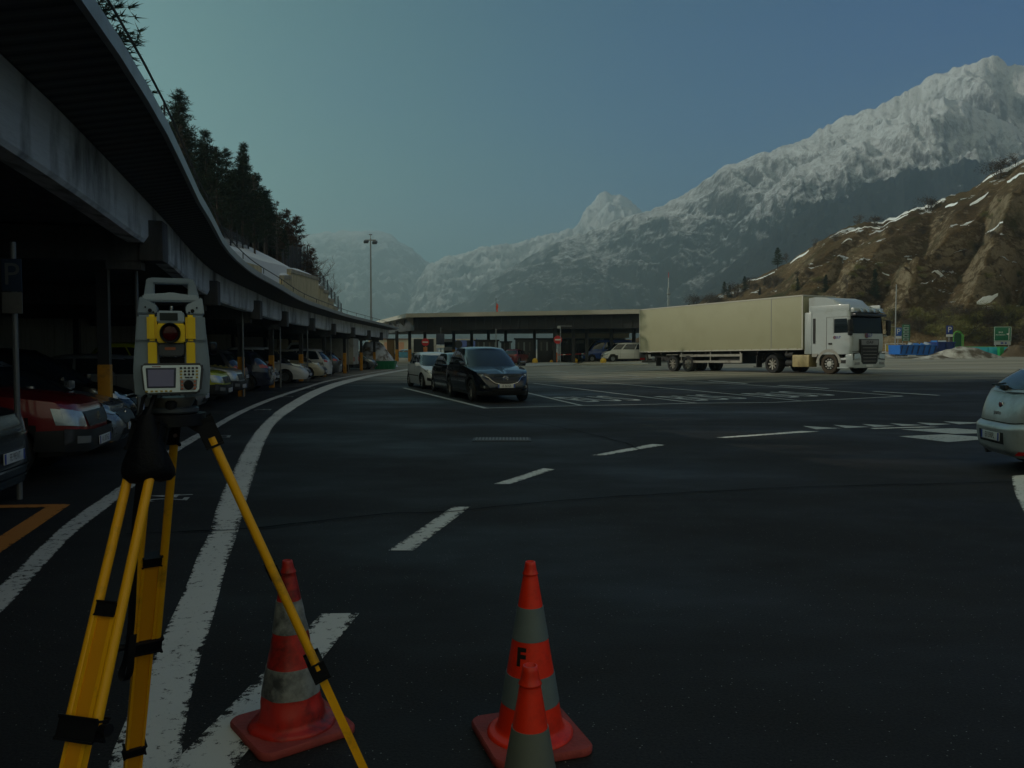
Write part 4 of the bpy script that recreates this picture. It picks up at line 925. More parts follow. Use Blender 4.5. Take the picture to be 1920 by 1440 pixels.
def wheel(parent, c, r, w_, side, rim=RIM, spokes=5, name='wheel', tyre=TYRE):
    wo_ = bpy.data.objects.new(name, None); C.objects.link(wo_); wo_.parent = parent; wo_.location = c; wo_.empty_display_size = .1
    rot = Matrix.Rotation(R(-90*side),4,'X')     # local z to the outside (y*side)
    M().lathe([(r*.60,-w_/2),(r*.90,-w_/2),(r*.985,-w_*.36),(r,-w_*.2),(r,w_*.2),(r*.985,w_*.36),(r*.92,w_/2),(r*.64,w_/2),(r*.60,w_*.40),(r*.60,-w_/2)], 28, rot=rot).build('tyre', tyre, wo_, smooth=40)
    q = M(); q.lathe([(r*.63,w_*.46),(r*.60,w_*.30),(r*.57,w_*.12),(0,w_*.10)], 28, rot=rot)
    for k in range(spokes):
        a = 2*math.pi*k/spokes; d = rot@Vector((math.cos(a),math.sin(a),0)); z = rot@Vector((0,0,1))
        q.beam(z*w_*.30+d*r*.08, z*w_*.34+d*r*.59, r*.15, w_*.16, .004)
    q.lathe([(0,w_*.42),(r*.13,w_*.40),(r*.15,w_*.20)], 12, rot=rot)
    q.build('rim', [rim], wo_, smooth=40)
    M().lathe([(0,w_*.06),(r*.56,w_*.06)], 20, rot=rot).build('brake_disc', UNDER, wo_)
    return wo_
def interp(pts, x): return float(np.interp(x, [p[0] for p in pts], [p[1] for p in pts]))
class Car:
    """body from horizontal slices; +x is the nose, origin on the ground in the middle"""
    def __init__(s, L_, W, H, prof, gh, wb, wr, front_ax, zb=.20, n_low=5.0, taper_f=.10, taper_r=.06, bump_f=.10, bump_r=.06, track=None, lowprof=None, tuck=.05):
        s.L, s.W, s.H, s.prof, s.gh, s.zb, s.n = L_, W, H, prof, gh, zb, n_low
        s.tf, s.tr, s.bf, s.br, s.tuck = taper_f, taper_r, bump_f, bump_r, tuck
        s.wr = wr; s.ax = (front_ax, front_ax-wb); s.lowprof = lowprof
    def ztop(s, x): return interp(s.prof, x)
    def B(s, th, t):
        a, b = s.L/2, s.W/2; c, sn = math.cos(th), math.sin(th); e = 2/s.n
        x = a*math.copysign(abs(c)**e, c); y = b*math.copysign(abs(sn)**e, sn)
        f = x/a; y *= 1-(s.tf*max(0,f-.45)**2*3.3 if f > 0 else s.tr*max(0,-f-.5)**2*4)
        z = s.zb+(s.ztop(x)-s.zb)*t
        # bumper bulge: nose and tail pull in above and below the bumper height
        k = (t-.42); ins = 1-min(1,abs(k)/.60)**2.2
        x -= math.copysign((s.bf if f > 0 else s.br)*(1-ins)*abs(f)**8, f)
        y *= 1-(s.tuck*max(0,.35-t)/.35)/1-(.035*max(0,t-.72)/.28)-(.02*(1-t))
        z -= .02*max(0,(t-.85)/.15)*(1 if abs(f) > .9 else 0)
        return Vector((x, y, z))
    def G(s, th, t):
        g = s.gh; c, sn = math.cos(th), math.sin(th); e = 2/g.get('n',6.5)
        u = math.copysign(abs(c)**e, c); v = math.copysign(abs(sn)**e, sn)
        xb = (g['bf']+g['br'])/2+u*(g['bf']-g['br'])/2; xt = (g['tf']+g['tr'])/2+u*(g['tf']-g['tr'])/2
        cf = g.get('curve',.06)*(1-abs(v)**2)
        xb += math.copysign(cf, u)*abs(u)**6; xt += math.copysign(cf*.7, u)*abs(u)**6
        yb, yt = g['wb']/2, g['wt']/2
        zb_ = s.ztop(max(-s.L/2*.98,min(s.L/2*.98,xb)))-.03; zt = s.H-.05-.05*abs(u)**3
        x = xb+(xt-xb)*t; y = v*(yb+(yt-yb)*t)+v*.03*math.sin(math.pi*t); z = zb_+(zt-zb_)*t
        if u > 0: x += g.get('bow',.04)*math.sin(math.pi*t)*abs(u)**4
        else: x -= g.get('bowr',.04)*math.sin(math.pi*t)*abs(u)**4
        return Vector((x, y, z))
    def patch(s, mm, S, P, nu=8, nv=5, off=.006, edge=True):
        """P(u,v)->(th,t); lays a sheet on surface S, rim turned in"""
        e_ = 1e-3; rows = []
        for i in range(nu+1):
            r = []
            for j in range(nv+1):
                u_, v_ = i/nu, j/nv; th, t = P(u_, v_); p = S(th,t); a = S(th+e_,t)-S(th-e_,t); b = S(th,t+e_)-S(th,t-e_); n = a.cross(b)
                if n.length < 1e-12: n = Vector((p.x,p.y,0))
                n.normalize()
                if n.dot(Vector((p.x,p.y,.2))) < 0: n = -n
                r.append(p+n*(off(u_,v_) if callable(off) else off))
            rows.append(r)
        mm.grid(rows); return mm
    def th_x(s, x, side, low=True):
        if low: a = s.L/2; e = 2/s.n; f = max(-1,min(1,x/a))
        else: e = 2/s.gh.get('n',6.5); f = max(-1,min(1,x))
        c = math.copysign(abs(f)**(1/e), f); th = math.acos(max(-1,min(1,c))); return th*side
    def th_y(s, yf, front=True):
        e = 2/s.n; yf = max(-.88,min(.88,yf)); sn = math.copysign(abs(yf)**(1/e), yf); th = math.asin(sn); return th if front else math.pi-th
    def t_z(s, z, x): return (z-s.zb)/(s.ztop(x)-s.zb)
    def front_patch(s, name, quad, m, parent, front=True, off=.006, nu=10, nv=4):
        """quad: (y,z) corners bl, br, tr, tl on the nose or tail face"""
        mm = M(); xx = s.L/2 if front else -s.L/2
        def P(u, v):
            bl, br, tr, tl = quad; y = (bl[0]*(1-u)+br[0]*u)*(1-v)+(tl[0]*(1-u)+tr[0]*u)*v; z = (bl[1]*(1-u)+br[1]*u)*(1-v)+(tl[1]*(1-u)+tr[1]*u)*v
            return s.th_y(y/(s.W/2*(.92)), front), s.t_z(z, xx*.96)
        s.patch(mm, s.B, P, nu, nv, off); return mm.build(name, m, parent, smooth=60)
    def side_patch(s, name, quad, m, parent, side, off=.006, nu=8, nv=3):
        mm = M()
        def P(u, v):
            bl, br, tr, tl = quad; x = (bl[0]*(1-u)+br[0]*u)*(1-v)+(tl[0]*(1-u)+tr[0]*u)*v; z = (bl[1]*(1-u)+br[1]*u)*(1-v)+(tl[1]*(1-u)+tr[1]*u)*v
            return s.th_x(x, side), s.t_z(z, x)
        s.patch(mm, s.B, P, nu, nv, off); return mm.build(name, m, parent, smooth=60)
    def build(s, name, label, col, cladding=None, rim=RIM, spokes=5, roof=None, windows=((.86,.30),(.24,-.30),(-.36,-.80)), wt=(.12,.86), screen=True, plate=None, plate_z=.45, plate_rear_z=.5, glass=GLASS, wheels=True, group=None, cat='car', handle=True, nth=96, nlev=16, gl_front=(.06,.93), bhide=False):
        root = empty(name, (0,0,0), 0, label, cat, group); s.root = root
        mm = M(); ths = [2*math.pi*i/nth for i in range(nth)]; rows = []
        lev = [i/nlev for i in range(nlev+1)]
        for t in lev: rows.append([s.B(th, t) for th in ths])
        for k in (.12,.3,.55,.8,.97):
            rr = []
            for th in ths:
                p = s.B(th, 1); q = p.copy(); q.y *= (1-k); q.x = p.x*(1-.06*k*(1 if abs(p.y) < s.W*.3 else 0)); q.x = p.x-math.copysign(.0,p.x)
                cr_ = .045*(1-(1-k)**2); xx = p.x; q.z = s.ztop(xx)+cr_*(1-abs(xx/(s.L/2))**6) ; q.x = xx*(1-.015*k); rr.append(q)
            rows.append(rr)
        mm.grid(rows, cv=True).poly(rows[-1]) ; mm.poly(rows[0][::-1])
        bmesh.ops.remove_doubles(mm.bm, verts=mm.bm.verts[:], dist=1e-4)
        bo = mm.build('body', [col, UNDER, cladding or col], root, smooth=0)
        cut = []; rw = s.wr+.055
        for ax in s.ax:
            for sd in (-1,1):
                c_ = M(); c_.tube((ax, sd*(s.W/2-.30), s.wr+.01), (ax, sd*(s.W/2+.2), s.wr+.01), rw, n=36); cut.append(c_.build('cut', UNDER))
        if wheels: boolean_cut(bo, cut)
        else:
            for c_ in cut: bpy.data.objects.remove(c_)
        for p in bo.data.polygons:
            c_ = p.center
            for ax in s.ax:
                d = math.hypot(c_.x-ax, c_.z-s.wr-.01)
                if d < rw+.004 and abs(c_.y) > s.W/2-.34: p.material_index = 1
                elif cladding and d < rw+.075 and abs(c_.y) > s.W/2-.2 and p.material_index == 0: p.material_index = 2
            if cladding and c_.z < s.zb+.13 and p.material_index == 0: p.material_index = 2
            if abs(p.normal.z) > .9 and c_.z < s.zb+.02: p.material_index = 1
        bm = bmesh.new(); bm.from_mesh(bo.data)
        # greenhouse and roof
        m2 = M(); m2.bm.free(); m2.bm = bm; rows = []
        for t in [i/8 for i in range(9)]: rows.append([s.G(th, t) for th in ths])
        for k in (.05,.12,.25,.5,.8,.98):
            rr = []
            for th in ths:
                p = s.G(th, 1); g = s.gh; cx = (g['tf']+g['tr'])/2; q = Vector((cx+(p.x-cx)*(1-k*.12 if k<.3 else 1-.036-(k-.25)*.02), p.y*(1-k), p.z+.05*math.sin(min(1,k*1.6)*math.pi/2)+ (0 if k<.1 else .0))); rr.append(q)
            rows.append(rr)
        m2.grid(rows, cv=True).poly(rows[-1])
        root_body = bo.data; nm = m2.build('tmp', [col, UNDER, cladding or col], None, smooth=38)
        bo.data = nm.data; bpy.data.objects.remove(nm); s.body = bo
        e = 2/s.gh.get('n',6.5)
        TH = R(38) ; ymax = math.sin(TH)**e
        def thf(yf): 
            sn = math.copysign(min(1,abs(yf))**(1/e), yf); return math.asin(sn)
        if screen:
            q = M(); s.patch(q, s.G, lambda u,v: (thf(-.90+1.80*u), gl_front[0]+(gl_front[1]-gl_front[0])*v), 18, 6, .006); q.build('windscreen', glass, root, smooth=60)
            q = M(); s.patch(q, s.G, lambda u,v: (math.pi-thf(-.86+1.72*u), (.14 if s.gh.get('rt') is None else s.gh['rt'])+.72*v*(1 if s.gh.get('rt') is None else .9)), 18, 6, .006); q.build('rear_window', glass, root, smooth=60)
        for sd in (-1,1):
            for (f0, f1) in windows:
                q = M(); s.patch(q, s.G, lambda u,v: (s.th_x(f1+(f0-f1)*u, sd, False), wt[0]+(wt[1]-wt[0])*v), 8, 5, .006); q.build('side_window', glass, root, smooth=60)
            # door shut lines and handles
            ds = M(); g = s.gh; xs_ = [g['br']+(g['bf']-g['br'])*(1+f)/2 for f in [windows[0][1]-.02]]+([g['br']+(g['bf']-g['br'])*(1+windows[1][1]-.03)/2] if len(windows) > 1 else [])+[s.ax[0]-s.wr-.16]
            for xx in xs_:
                s.patch(ds, s.B, lambda u,v: (s.th_x(xx-.005+.010*u, sd), .12+.86*v), 1, 8, .0025)
            ds.build('door_seam', UNDER, root, smooth=0)
            if handle:
                for xx in xs_[:2]:
                    p = s.B(s.th_x(xx+.16, sd), .86); M().box(p+Vector((0,sd*.012,0)), (.17,.025,.028), bev=.008).build('door_handle', col, root)
            p = s.G(s.th_x(.93, sd, False), .06); mz = s.ztop(p.x)+.09
            q = M(); q.box((p.x-.12, sd*(s.W/2+.07), mz), (.10,.20,.14), rz=sd*R(-12), bev=.035).box((p.x-.10, sd*(s.W/2-.02), mz-.05), (.07,.12,.035), bev=.01); mo = q.build('mirror', col, root)
            M().box((p.x-.173, sd*(s.W/2+.065), mz), (.006,.15,.10), rz=sd*R(-12)).build('mirror_glass', GLASS, mo)
            if wheels:
                for ax in s.ax: wheel(root, (ax, sd*(abs(s.B(s.th_x(ax, 1), .45).y)-.118), s.wr), s.wr, .205, sd, rim, spokes)
        if wheels:
            q = M(); q.box((sum(s.ax)/2, 0, s.zb+.02), (s.ax[0]-s.ax[1]+.3, s.W*.62, .12)); q.build('underbody', UNDER, root)
        return root
    def plate(s, parent, txt, front, z, y=0, w_=.52 , h_=.11, dx=0):
        xx = (s.L/2 if front else -s.L/2); p = s.B(s.th_y(y/(s.W/2), front), s.t_z(z, xx*.96)); sg = 1 if front else -1
        x = p.x+sg*(.022+dx); po_ = empty('number_plate', (x, y, z)); po_.parent = parent
        M().box((0,0,0), (.012,w_,h_), bev=.002).build('plate_panel', PLATE, po_)
        for q in (-1,1): M().box((sg*.0045,q*(w_/2-.022),0), (.005,.042,h_-.006)).build('blue_band', PLB, po_)
        rot = Matrix(((0,0,sg),(sg,0,0),(0,1,0))).to_4x4()
        M().text(txt, Matrix.Translation((sg*.0075,0,0)) @ rot, h_*.95, 0, .66).build('plate_text', INK, po_, smooth=0, fixn=False)
def place(root, x, y, heading):
    """heading: direction of the nose in degrees from +x"""
    root.location = (x, y, gz(x,y)); root.rotation_euler = (0,0,R(heading)); return root
# ---------------------------------------------------------------- dark SUV
cx = Car(4.55, 1.84, 1.67, [(-2.3,.98),(-1.9,1.06),(-.5,1.08),(.85,1.06),(1.3,1.00),(1.75,.93),(2.1,.84),(2.28,.76)], dict(bf=1.10,br=-2.02,tf=.18,tr=-1.55,wb=1.68,wt=1.26,curve=.14,bow=.05,n=6), 2.70, .345, 1.42, .22, 6.0, bump_f=.20, bump_r=.10, taper_f=.11)
DK = paint('midnight_blue', (.006,.010,.020), .22, .35); o = cx.build('parked_suv', 'black-blue suv with winged chrome grille, parked in front by the bay corner', DK, TRIM, group='cars parked in the open bays')
cx.front_patch('grille', [(-.30,.60),(.30,.60),(.52,.80),(-.52,.80)], TRIM, o, off=.012)
q = M(); s_ = cx
cur = [(-.62,.815),(-.52,.765),(-.46,.69),(-.36,.615),(-.2,.575),(0,.555),(.2,.575),(.36,.615),(.46,.69),(.52,.765),(.62,.815)]
q.path([cx.B(cx.th_y(y/.85), cx.t_z(z,2.2))+Vector((.022,0,0)) for y, z in cur], .013, 6).build('grille_chrome', CHROME, o)
for z in (.645,.69,.735,.78): cx.front_patch('grille_bar', [(-.36-.9*(z-.645),z-.006),(.36+.9*(z-.645),z-.006),(.36+.9*(z-.645),z+.006),(-.36-.9*(z-.645),z+.006)], mat('grille_bar',(.05,.055,.06),.3), o, off=.02, nu=6, nv=1)
p0 = cx.B(0, cx.t_z(.725,2.2)); q = M(); ring = [(p0.x+.030, .080*math.cos(a), .725+.062*math.sin(a)) for a in [2*math.pi*i/24 for i in range(25)]]; q.path(ring, .008, 6)
q.path([(p0.x+.032,-.075,.745),(p0.x+.032,-.035,.745),(p0.x+.032,0,.700),(p0.x+.032,.035,.745),(p0.x+.032,.075,.745)], .008, 6).build('emblem', CHROME, o)
for sd in (-1,1):
    cx.front_patch('headlight', [(sd*.58,.775),(sd*.80,.755),(sd*.835,.85),(sd*.60,.83)], mat('smoked_headlight',(.10,.11,.12),.1,.3,coat=1), o, off=.010)
    cx.side_patch('headlight_side', [(2.0,.80),(2.17,.77),(2.17,.85),(1.88,.88)], bpy.data.materials['smoked_headlight'], o, sd, off=.008)
    p = cx.B(cx.th_y(sd*.70/.85), cx.t_z(.80,2.2)); M().lathe([(0,.03),(.03,.028),(.036,.02),(.036,0)], 12, p+Vector((-.01,0,0)), 'X').build('headlamp_lens', HLIGHT, o)
    cx.front_patch('fog_housing', [(sd*.55,.42),(sd*.76,.43),(sd*.74,.52),(sd*.60,.50)], UNDER, o, off=.008)
    p = cx.B(cx.th_y(sd*.66/.85), cx.t_z(.47,2.2)); M().lathe([(0,.03),(.035,.028),(.04,.02),(.04,0)], 12, p+Vector((-.01,0,0)), 'X').build('fog_light', mat('fog_glass',(.2,.21,.22),.1), o)
cx.front_patch('lower_intake', [(-.45,.33),(.45,.33),(.50,.42),(-.50,.42)], UNDER, o, off=.008)
cx.plate(o, 'LE 863GB', True, .50, 0)
# fl wheel ground point around (884,757); heading toward the viewer, slightly right
A_ = math.degrees(math.atan2(-1, .235)); n0 = gnd(941,752)
hd_ = R(-72); place(o, n0.x+.12-2.2*math.cos(hd_), n0.y-.75-2.2*math.sin(hd_), -72)
# ---------------------------------------------------------------- white hatch behind it
hb_ = Car(4.03, 1.72, 1.47, [(-2.0,.90),(-1.6,.97),(0,.95),(.75,.95),(1.2,.88),(1.6,.79),(1.9,.70),(2.02,.64)], dict(bf=1.25,br=-1.80,tf=.25,tr=-1.35,wb=1.56,wt=1.14,curve=.14,bow=.06,n=5.5), 2.54, .305, 1.24, .17, 5.2, bump_f=.18, taper_f=.12)
WHP = paint('white', (.68,.72,.75), .3, 0)
wh = hb_.build('parked_hatchback', 'white small hatchback parked behind the dark cars, wide open grille facing forward', WHP, rim=RIM_W, spokes=7, group='cars parked in the open bays')
hb_.front_patch('grille', [(-.30,.30),(.30,.30),(.44,.50),(-.44,.50)], TRIM, wh, off=.010); hb_.plate(wh, 'DY 148RB', True, .36)
for sd in (-1,1):
    hb_.front_patch('headlight', [(sd*.50,.60),(sd*.72,.60),(sd*.76,.74),(sd*.56,.68)], HLIGHT, wh, off=.010); hb_.side_patch('headlight_side', [(1.62,.70),(1.92,.62),(1.92,.70),(1.45,.80)], HLIGHT, wh, sd, off=.008)
    hb_.front_patch('fog_housing', [(sd*.58,.32),(sd*.74,.34),(sd*.72,.44),(sd*.60,.44)], TRIM, wh, off=.008)
    hb_.side_patch('rub_strip', [(-.9,.50),(.9,.50),(.9,.54),(-.9,.54)], TRIM, wh, sd, off=.012)
p0 = hb_.B(0,hb_.t_z(.60,1.95)); M().box(p0+Vector((.01,0,0)), (.02,.07,.08), bev=.01).build('emblem', CHROME, wh)
hd_ = R(-71); place(wh, -2.60-2.0*math.cos(hd_), 31.3-2.0*math.sin(hd_), -71)
# ---------------------------------------------------------------- dark hatch between them
dk = hb_.build('parked_hatchback', 'black hatchback squeezed between the white hatchback and the dark suv', paint('black', (.008,.009,.011), .2, .2), rim=RIM, group='cars parked in the open bays')
hb_.front_patch('grille', [(-.34,.34),(.34,.34),(.44,.50),(-.44,.50)], TRIM, dk, off=.010); hb_.plate(dk, 'FA 271KN', True, .36)
for sd in (-1,1):
    hb_.front_patch('headlight', [(sd*.50,.60),(sd*.72,.60),(sd*.76,.74),(sd*.56,.68)], HLIGHT, dk, off=.010)
    hb_.side_patch('headlight_side', [(1.62,.70),(1.92,.62),(1.92,.70),(1.45,.80)], HLIGHT, dk, sd, off=.008)
place(dk, -1.15-2.0*math.cos(R(-71)), 27.2-2.0*math.sin(R(-71)), -71)
# ---------------------------------------------------------------- silver hatch at the right edge, seen from behind
gp = Car(4.03, 1.69, 1.50, [(-2.02,1.0),(-1.9,1.07),(-1.2,1.04),(.75,.97),(1.2,.90),(1.6,.80),(1.9,.70),(2.02,.64)], dict(bf=1.25,br=-1.82,tf=.25,tr=-1.36,wb=1.56,wt=1.12,curve=.10,bow=.06,bowr=.06,n=6.0,rt=.10), 2.51, .30, 1.26, .20, 5.6, bump_f=.16, bump_r=.16, taper_r=.06)
SIL_ = paint('silver_green', (.44,.48,.48), .32, .3, dirt=(.20,.20,.18))
gpo = gp.build('parked_hatchback', 'silver hatchback seen from behind at the right edge of the picture', SIL_, rim=RIM_W, spokes=7, glass=GLASS_B)
gp.front_patch('tailgate_seam', [(-.64,.655),(.64,.655),(.64,.667),(-.64,.667)], UNDER, gpo, False, off=.003, nu=16, nv=1)
gp.front_patch('rear_bumper', [(-.74,.24),(.74,.24),(.74,.645),(-.74,.645)], SIL_, gpo, False, off=lambda u,v: .055*(1-max(0,v-.86)/.14)*min(1,(u+.001)*14)*min(1,(1.001-u)*14)*min(1,.4+v*4), nu=28, nv=14)
gp.front_patch('plate_recess', [(-.34,.38),(.34,.38),(.34,.53),(-.34,.53)], TRIM, gpo, False, off=.059, nu=8)
gp.plate(gpo, 'EV 590PL', False, .45, 0, dx=.045)
for sd in (-1,1):
    gp.side_patch('tail_light', [(-1.88,.90),(-1.76,.88),(-1.72,1.05),(-1.84,1.07)], TLIGHT, gpo, sd, off=.012, nu=4)
    gp.front_patch('rear_reflector', [(sd*.50,.26),(sd*.74,.27),(sd*.72,.31),(sd*.56,.31)], TLIGHT, gpo, False, off=.062)
p0 = gp.B(math.pi, gp.t_z(.90,-1.93)); M().lathe([(0,.016),(.038,.014),(.048,.008),(.050,0),(0,0)], 20, p0, 'X', rot=Matrix.Rotation(R(-90),4,'Y')).build('emblem', CHROME, gpo)
M().lathe([(0,.019),(.034,.017),(.036,.010)], 20, p0, rot=Matrix.Rotation(R(-90),4,'Y')).build('emblem_disc', mat('emblem_red',(.16,.02,.03),.3), gpo)
p0 = gp.B(math.pi, gp.t_z(.79,-1.93)); M().text('punto', Matrix.Translation(p0+Vector((-.008,0,0))) @ Matrix(((0,0,-1),(-1,0,0),(0,1,0))).to_4x4(), .085, .002).build('badge_lettering', CHROME, gpo, smooth=0, fixn=False)
pw = gp.G(math.pi, .16); q = M(); q.box(pw+Vector((-.03,.03,.0)), (.05,.16,.06), bev=.015).path([pw+Vector((-.04,.02,.0)), pw+Vector((-.035,.30,.03))], .014, 6).path([pw+Vector((-.03,.38,.02)), pw+Vector((-.03,.0,.055))], .012, 5).build('rear_wiper', TRIM, gpo)
q = M(); q.tube((-1.95,.42,.20),(-1.70,.42,.23),.034,n=12); q.build('exhaust', mat('exhaust_steel',(.12,.11,.10),.4,.8), gpo)
# rear face faces the viewer; nose away to the right
h_ = R(-8); place(gpo, 6.47+2.0*math.cos(h_), 10.6+2.0*math.sin(h_), -8)
# ================================================================ CARS UNDER THE CANOPY
def path_at(Y):
    b = min(range(1,nP-1), key=lambda i: abs(BPf[i][0]-Y)); c, t, n, zb, ze = frame_at(b); t_ = (Y-c.y)/max(t.y,.1); return c+t*t_, n
def park(root, Lc, Y, off, out=True, turn=0):
    c, n = path_at(Y); a = math.atan2(n.y, n.x)+R(turn); nose = c+n*off; d = Vector((math.cos(a), math.sin(a),0)); ctr = nose-d*Lc/2
    root.location = (ctr.x, ctr.y, 0); root.rotation_euler = (0,0,a if out else a+math.pi); return root
G1 = 'cars parked under the canopy'
def hatch(L_=4.1, W=1.74, H=1.48):
    return Car(L_, W, H, [(-2.05,.92),(-1.7,.98),(0,.96),(.75,.96),(1.2,.90),(1.6,.82),(1.9,.74),(2.05,.68)], dict(bf=1.25,br=-1.85,tf=.25,tr=-1.40,wb=1.56,wt=1.14,curve=.14,bow=.06,n=5.5), 2.55, .31, 1.24, .19, 5.2, bump_f=.18, taper_f=.12)
def fronts(c, o, hl=HLIGHT, g=TRIM, z=.60, plate='CT 482LM'):
    c.front_patch('grille', [(-.36,.44),(.36,.44),(.50,.62),(-.50,.62)], g, o, off=.010)
    c.front_patch('lower_intake', [(-.48,.27),(.48,.27),(.42,.38),(-.42,.38)], UNDER, o, off=.008)
    for sd in (-1,1):
        c.front_patch('headlight', [(sd*.52,z),(sd*.76,z+.01),(sd*.79,z+.13),(sd*.58,z+.10)], hl, o, off=.010)
        c.side_patch('headlight_side', [(1.62,z+.10),(1.95,z+.02),(1.95,z+.12),(1.50,z+.20)], hl, o, sd, off=.008)
    c.plate(o, plate, True, .40)
    p0 = c.B(0,c.t_z(.60,c.L/2*.96)); M().lathe([(0,.02),(.045,.018),(.05,.01),(.05,0)], 14, p0, 'X').build('emblem', CHROME, o)
def rears(c, o, z=.80, plate='BW 915XE'):
    for sd in (-1,1):
        c.front_patch('tail_light', [(sd*.56,z),(sd*.82,z-.01),(sd*.82,z+.13),(sd*.60,z+.12)], TLIGHT, o, False, off=.012)
        c.side_patch('tail_light_side', [(-1.97,z),(-1.80,z),(-1.76,z+.12),(-1.95,z+.12)], TLIGHT, o, sd, off=.010, nu=4)
    c.plate(o, plate, False, .62)
# 1 dark estate, tail to the lane, at the left edge
c = hatch(4.3,1.80,1.50); o = c.build('parked_car', 'dark grey car at the far left edge with its plate and bumper towards the lane', paint('graphite',(.05,.062,.075),.25,.5), group=G1)
rears(c, o, .72, 'x'); [bpy.data.objects.remove(q, do_unlink=True) for q in list(o.children) if q.name.startswith('number_plate') for q in list(q.children)+[q]]
c.plate(o, 'FE 993VT', False, .50, 0)
for z, m_ in ((.36,CHROME),(.26,CHROME),(.70,CHROME)): c.front_patch('bumper_strip', [(-.74,z),(.74,z),(.74,z+.022),(-.74,z+.022)], m_, o, False, off=.016, nu=16, nv=1)
for y in (-.66,-.61,-.56,-.51): M().box((-c.L/2-.005+.0, y, .76), (.02,.028,.07), bev=.004).build('tailgate_letters', CHROME, o) if False else None
park(o, c.L, 8.2, -.48, False)
# 2 red pickup
def pickup():
    return Car(5.0, 1.78, 1.78, [(-2.5,1.18),(.2,1.12),(.95,1.10),(1.3,1.07),(1.8,1.02),(2.2,.96),(2.42,.90),(2.5,.86)], dict(bf=1.15,br=-1.1,tf=.35,tr=-.75,wb=1.60,wt=1.28,curve=.10,bow=.04,n=7), 3.0, .37, 1.60, .30, 6.5, bump_f=.10, taper_f=.10)
pk = pickup(); o = pk.build('pickup_truck', 'red pickup truck with clear square headlight and dark bumper under the near canopy', paint('deep_red',(.20,.006,.008),.3,.1), UNDER, group=G1)
def pick_front(o, pk, bar=TRIM, pl='AX 307HG'):
    pk.front_patch('grille', [(-.42,.66),(.42,.66),(.48,.86),(-.48,.86)], TRIM, o, off=.014); pk.front_patch('bumper', [(-.86,.36),(.86,.36),(.86,.62),(-.86,.62)], bar, o, off=.06, nu=18)
    for sd in (-1,1):
        pk.front_patch('headlight', [(sd*.50,.66),(sd*.80,.66),(sd*.82,.86),(sd*.50,.86)], HLIGHT, o, off=.014)
        pk.side_patch('headlight_side', [(2.22,.68),(2.42,.66),(2.42,.86),(2.18,.88)], HLIGHT, o, sd, off=.014)
        pk.side_patch('bumper_side', [(1.98,.38),(2.43,.36),(2.43,.62),(2.02,.62)], bar, o, sd, off=.05)
        pk.front_patch('fog_light', [(sd*.52,.46),(sd*.66,.46),(sd*.66,.54),(sd*.52,.54)], mat('fog_glass',(.2,.21,.22),.1), o, off=.07)
    pk.plate(o, pl, True, .44, 0, dx=.06)
    p0 = pk.B(0,pk.t_z(.77,2.4)); M().beam(p0+Vector((.03,0,-.05)), p0+Vector((.03,0,.06)), .03, .02).beam(p0+Vector((.03,-.05,-.04)), p0+Vector((.03,.05,-.04)), .03, .02).build('emblem', CHROME, o)
pick_front(o, pk); park(o, 5.0, 10.4, -.25)
# 3 silver hatch with swept lights
c = hatch(4.25,1.77,1.46); o = c.build('parked_car', 'silver-grey hatchback nose out between the red pickup and the tripod', paint('silver_grey',(.20,.22,.24),.28,.5), group=G1); fronts(c, o, plate='DV 660PA')
cur = [(2.03,.30),(2.0,.36),(1.9,.50),(1.72,.66)]
park(o, 4.25, 12.75, -.38)
c = hatch(4.4,1.80,1.62); o = c.build('parked_car', 'black tall car hidden deep under the canopy behind the silver-grey hatchback', paint('black_deep',(.006,.007,.009),.2,.2), group=G1); fronts(c, o); park(o, 4.4, 16.5, -.9)
# behind the instrument
c = hatch(); o = c.build('parked_car', 'silver hatchback whose nose shows just right of the instrument', paint('silver3',(.14,.15,.16),.3,0), group=G1); fronts(c, o, plate='EK 774ZS'); park(o, 4.1, 20.4, -.10)
def striped(name, label, col, Y, off, pl):
    pk = pickup(); o = pk.build('pickup_truck', label, col, UNDER, group=G1); pick_front(o, pk, pl=pl)
    q = M(); q.mi = 0
    for k in range(4):
        x0 = 2.18-.17*k
        for sd in (-1,1): q.poly([(x0,sd*(.18+.0*k),pk.ztop(x0)+.048),(x0-.08,sd*(.18),pk.ztop(x0-.08)+.049),(x0-.16,sd*.62,pk.ztop(x0-.16)+.043),(x0-.08,sd*.62,pk.ztop(x0-.08)+.042)])
    q.build('bonnet_stripes', mat(name+'_stripe', (.62,.45,.02) if name == 'grey' else (.5,.5,.48), .5), o, smooth=0); park(o, 5.0, Y, off)
striped('lime', 'lime yellow pickup truck with striped bonnet and black bumper', paint('lime',(.42,.46,.015),.35,0), 22.6, .05, 'CZ 551DD')
striped('grey', 'pale grey pickup truck with yellow bonnet stripes beside the lime one', paint('pale_grey',(.30,.32,.32),.35,0), 25.0, -.05, 'CZ 552DD')
c = hatch(4.2,1.76,1.60); o = c.build('parked_car', 'dark grey car tail out with a tall red rear light, right of the striped pickups', paint('dark_grey2',(.06,.06,.065),.35,.3), group=G1); rears(c, o, .86, 'BN 230TR'); park(o, 4.2, 28.4, -.55, False)
c = hatch(4.3,1.78,1.55); o = c.build('parked_car', 'navy blue hatchback tail out with bright red lamps beside a yellow column foot', paint('navy2',(.018,.025,.055),.25,.4), group=G1); rears(c, o, .88, 'CR 118BB'); park(o, 4.3, 31.0, -.05, False)
c = hatch(4.0,1.70,1.45); o = c.build('parked_car', 'white small car half hidden behind the grey pipe right of the navy hatchback', paint('white3',(.45,.46,.46),.3,0), group=G1); fronts(c, o, plate='DL 905HW'); park(o, 4.0, 34.6, -.5)
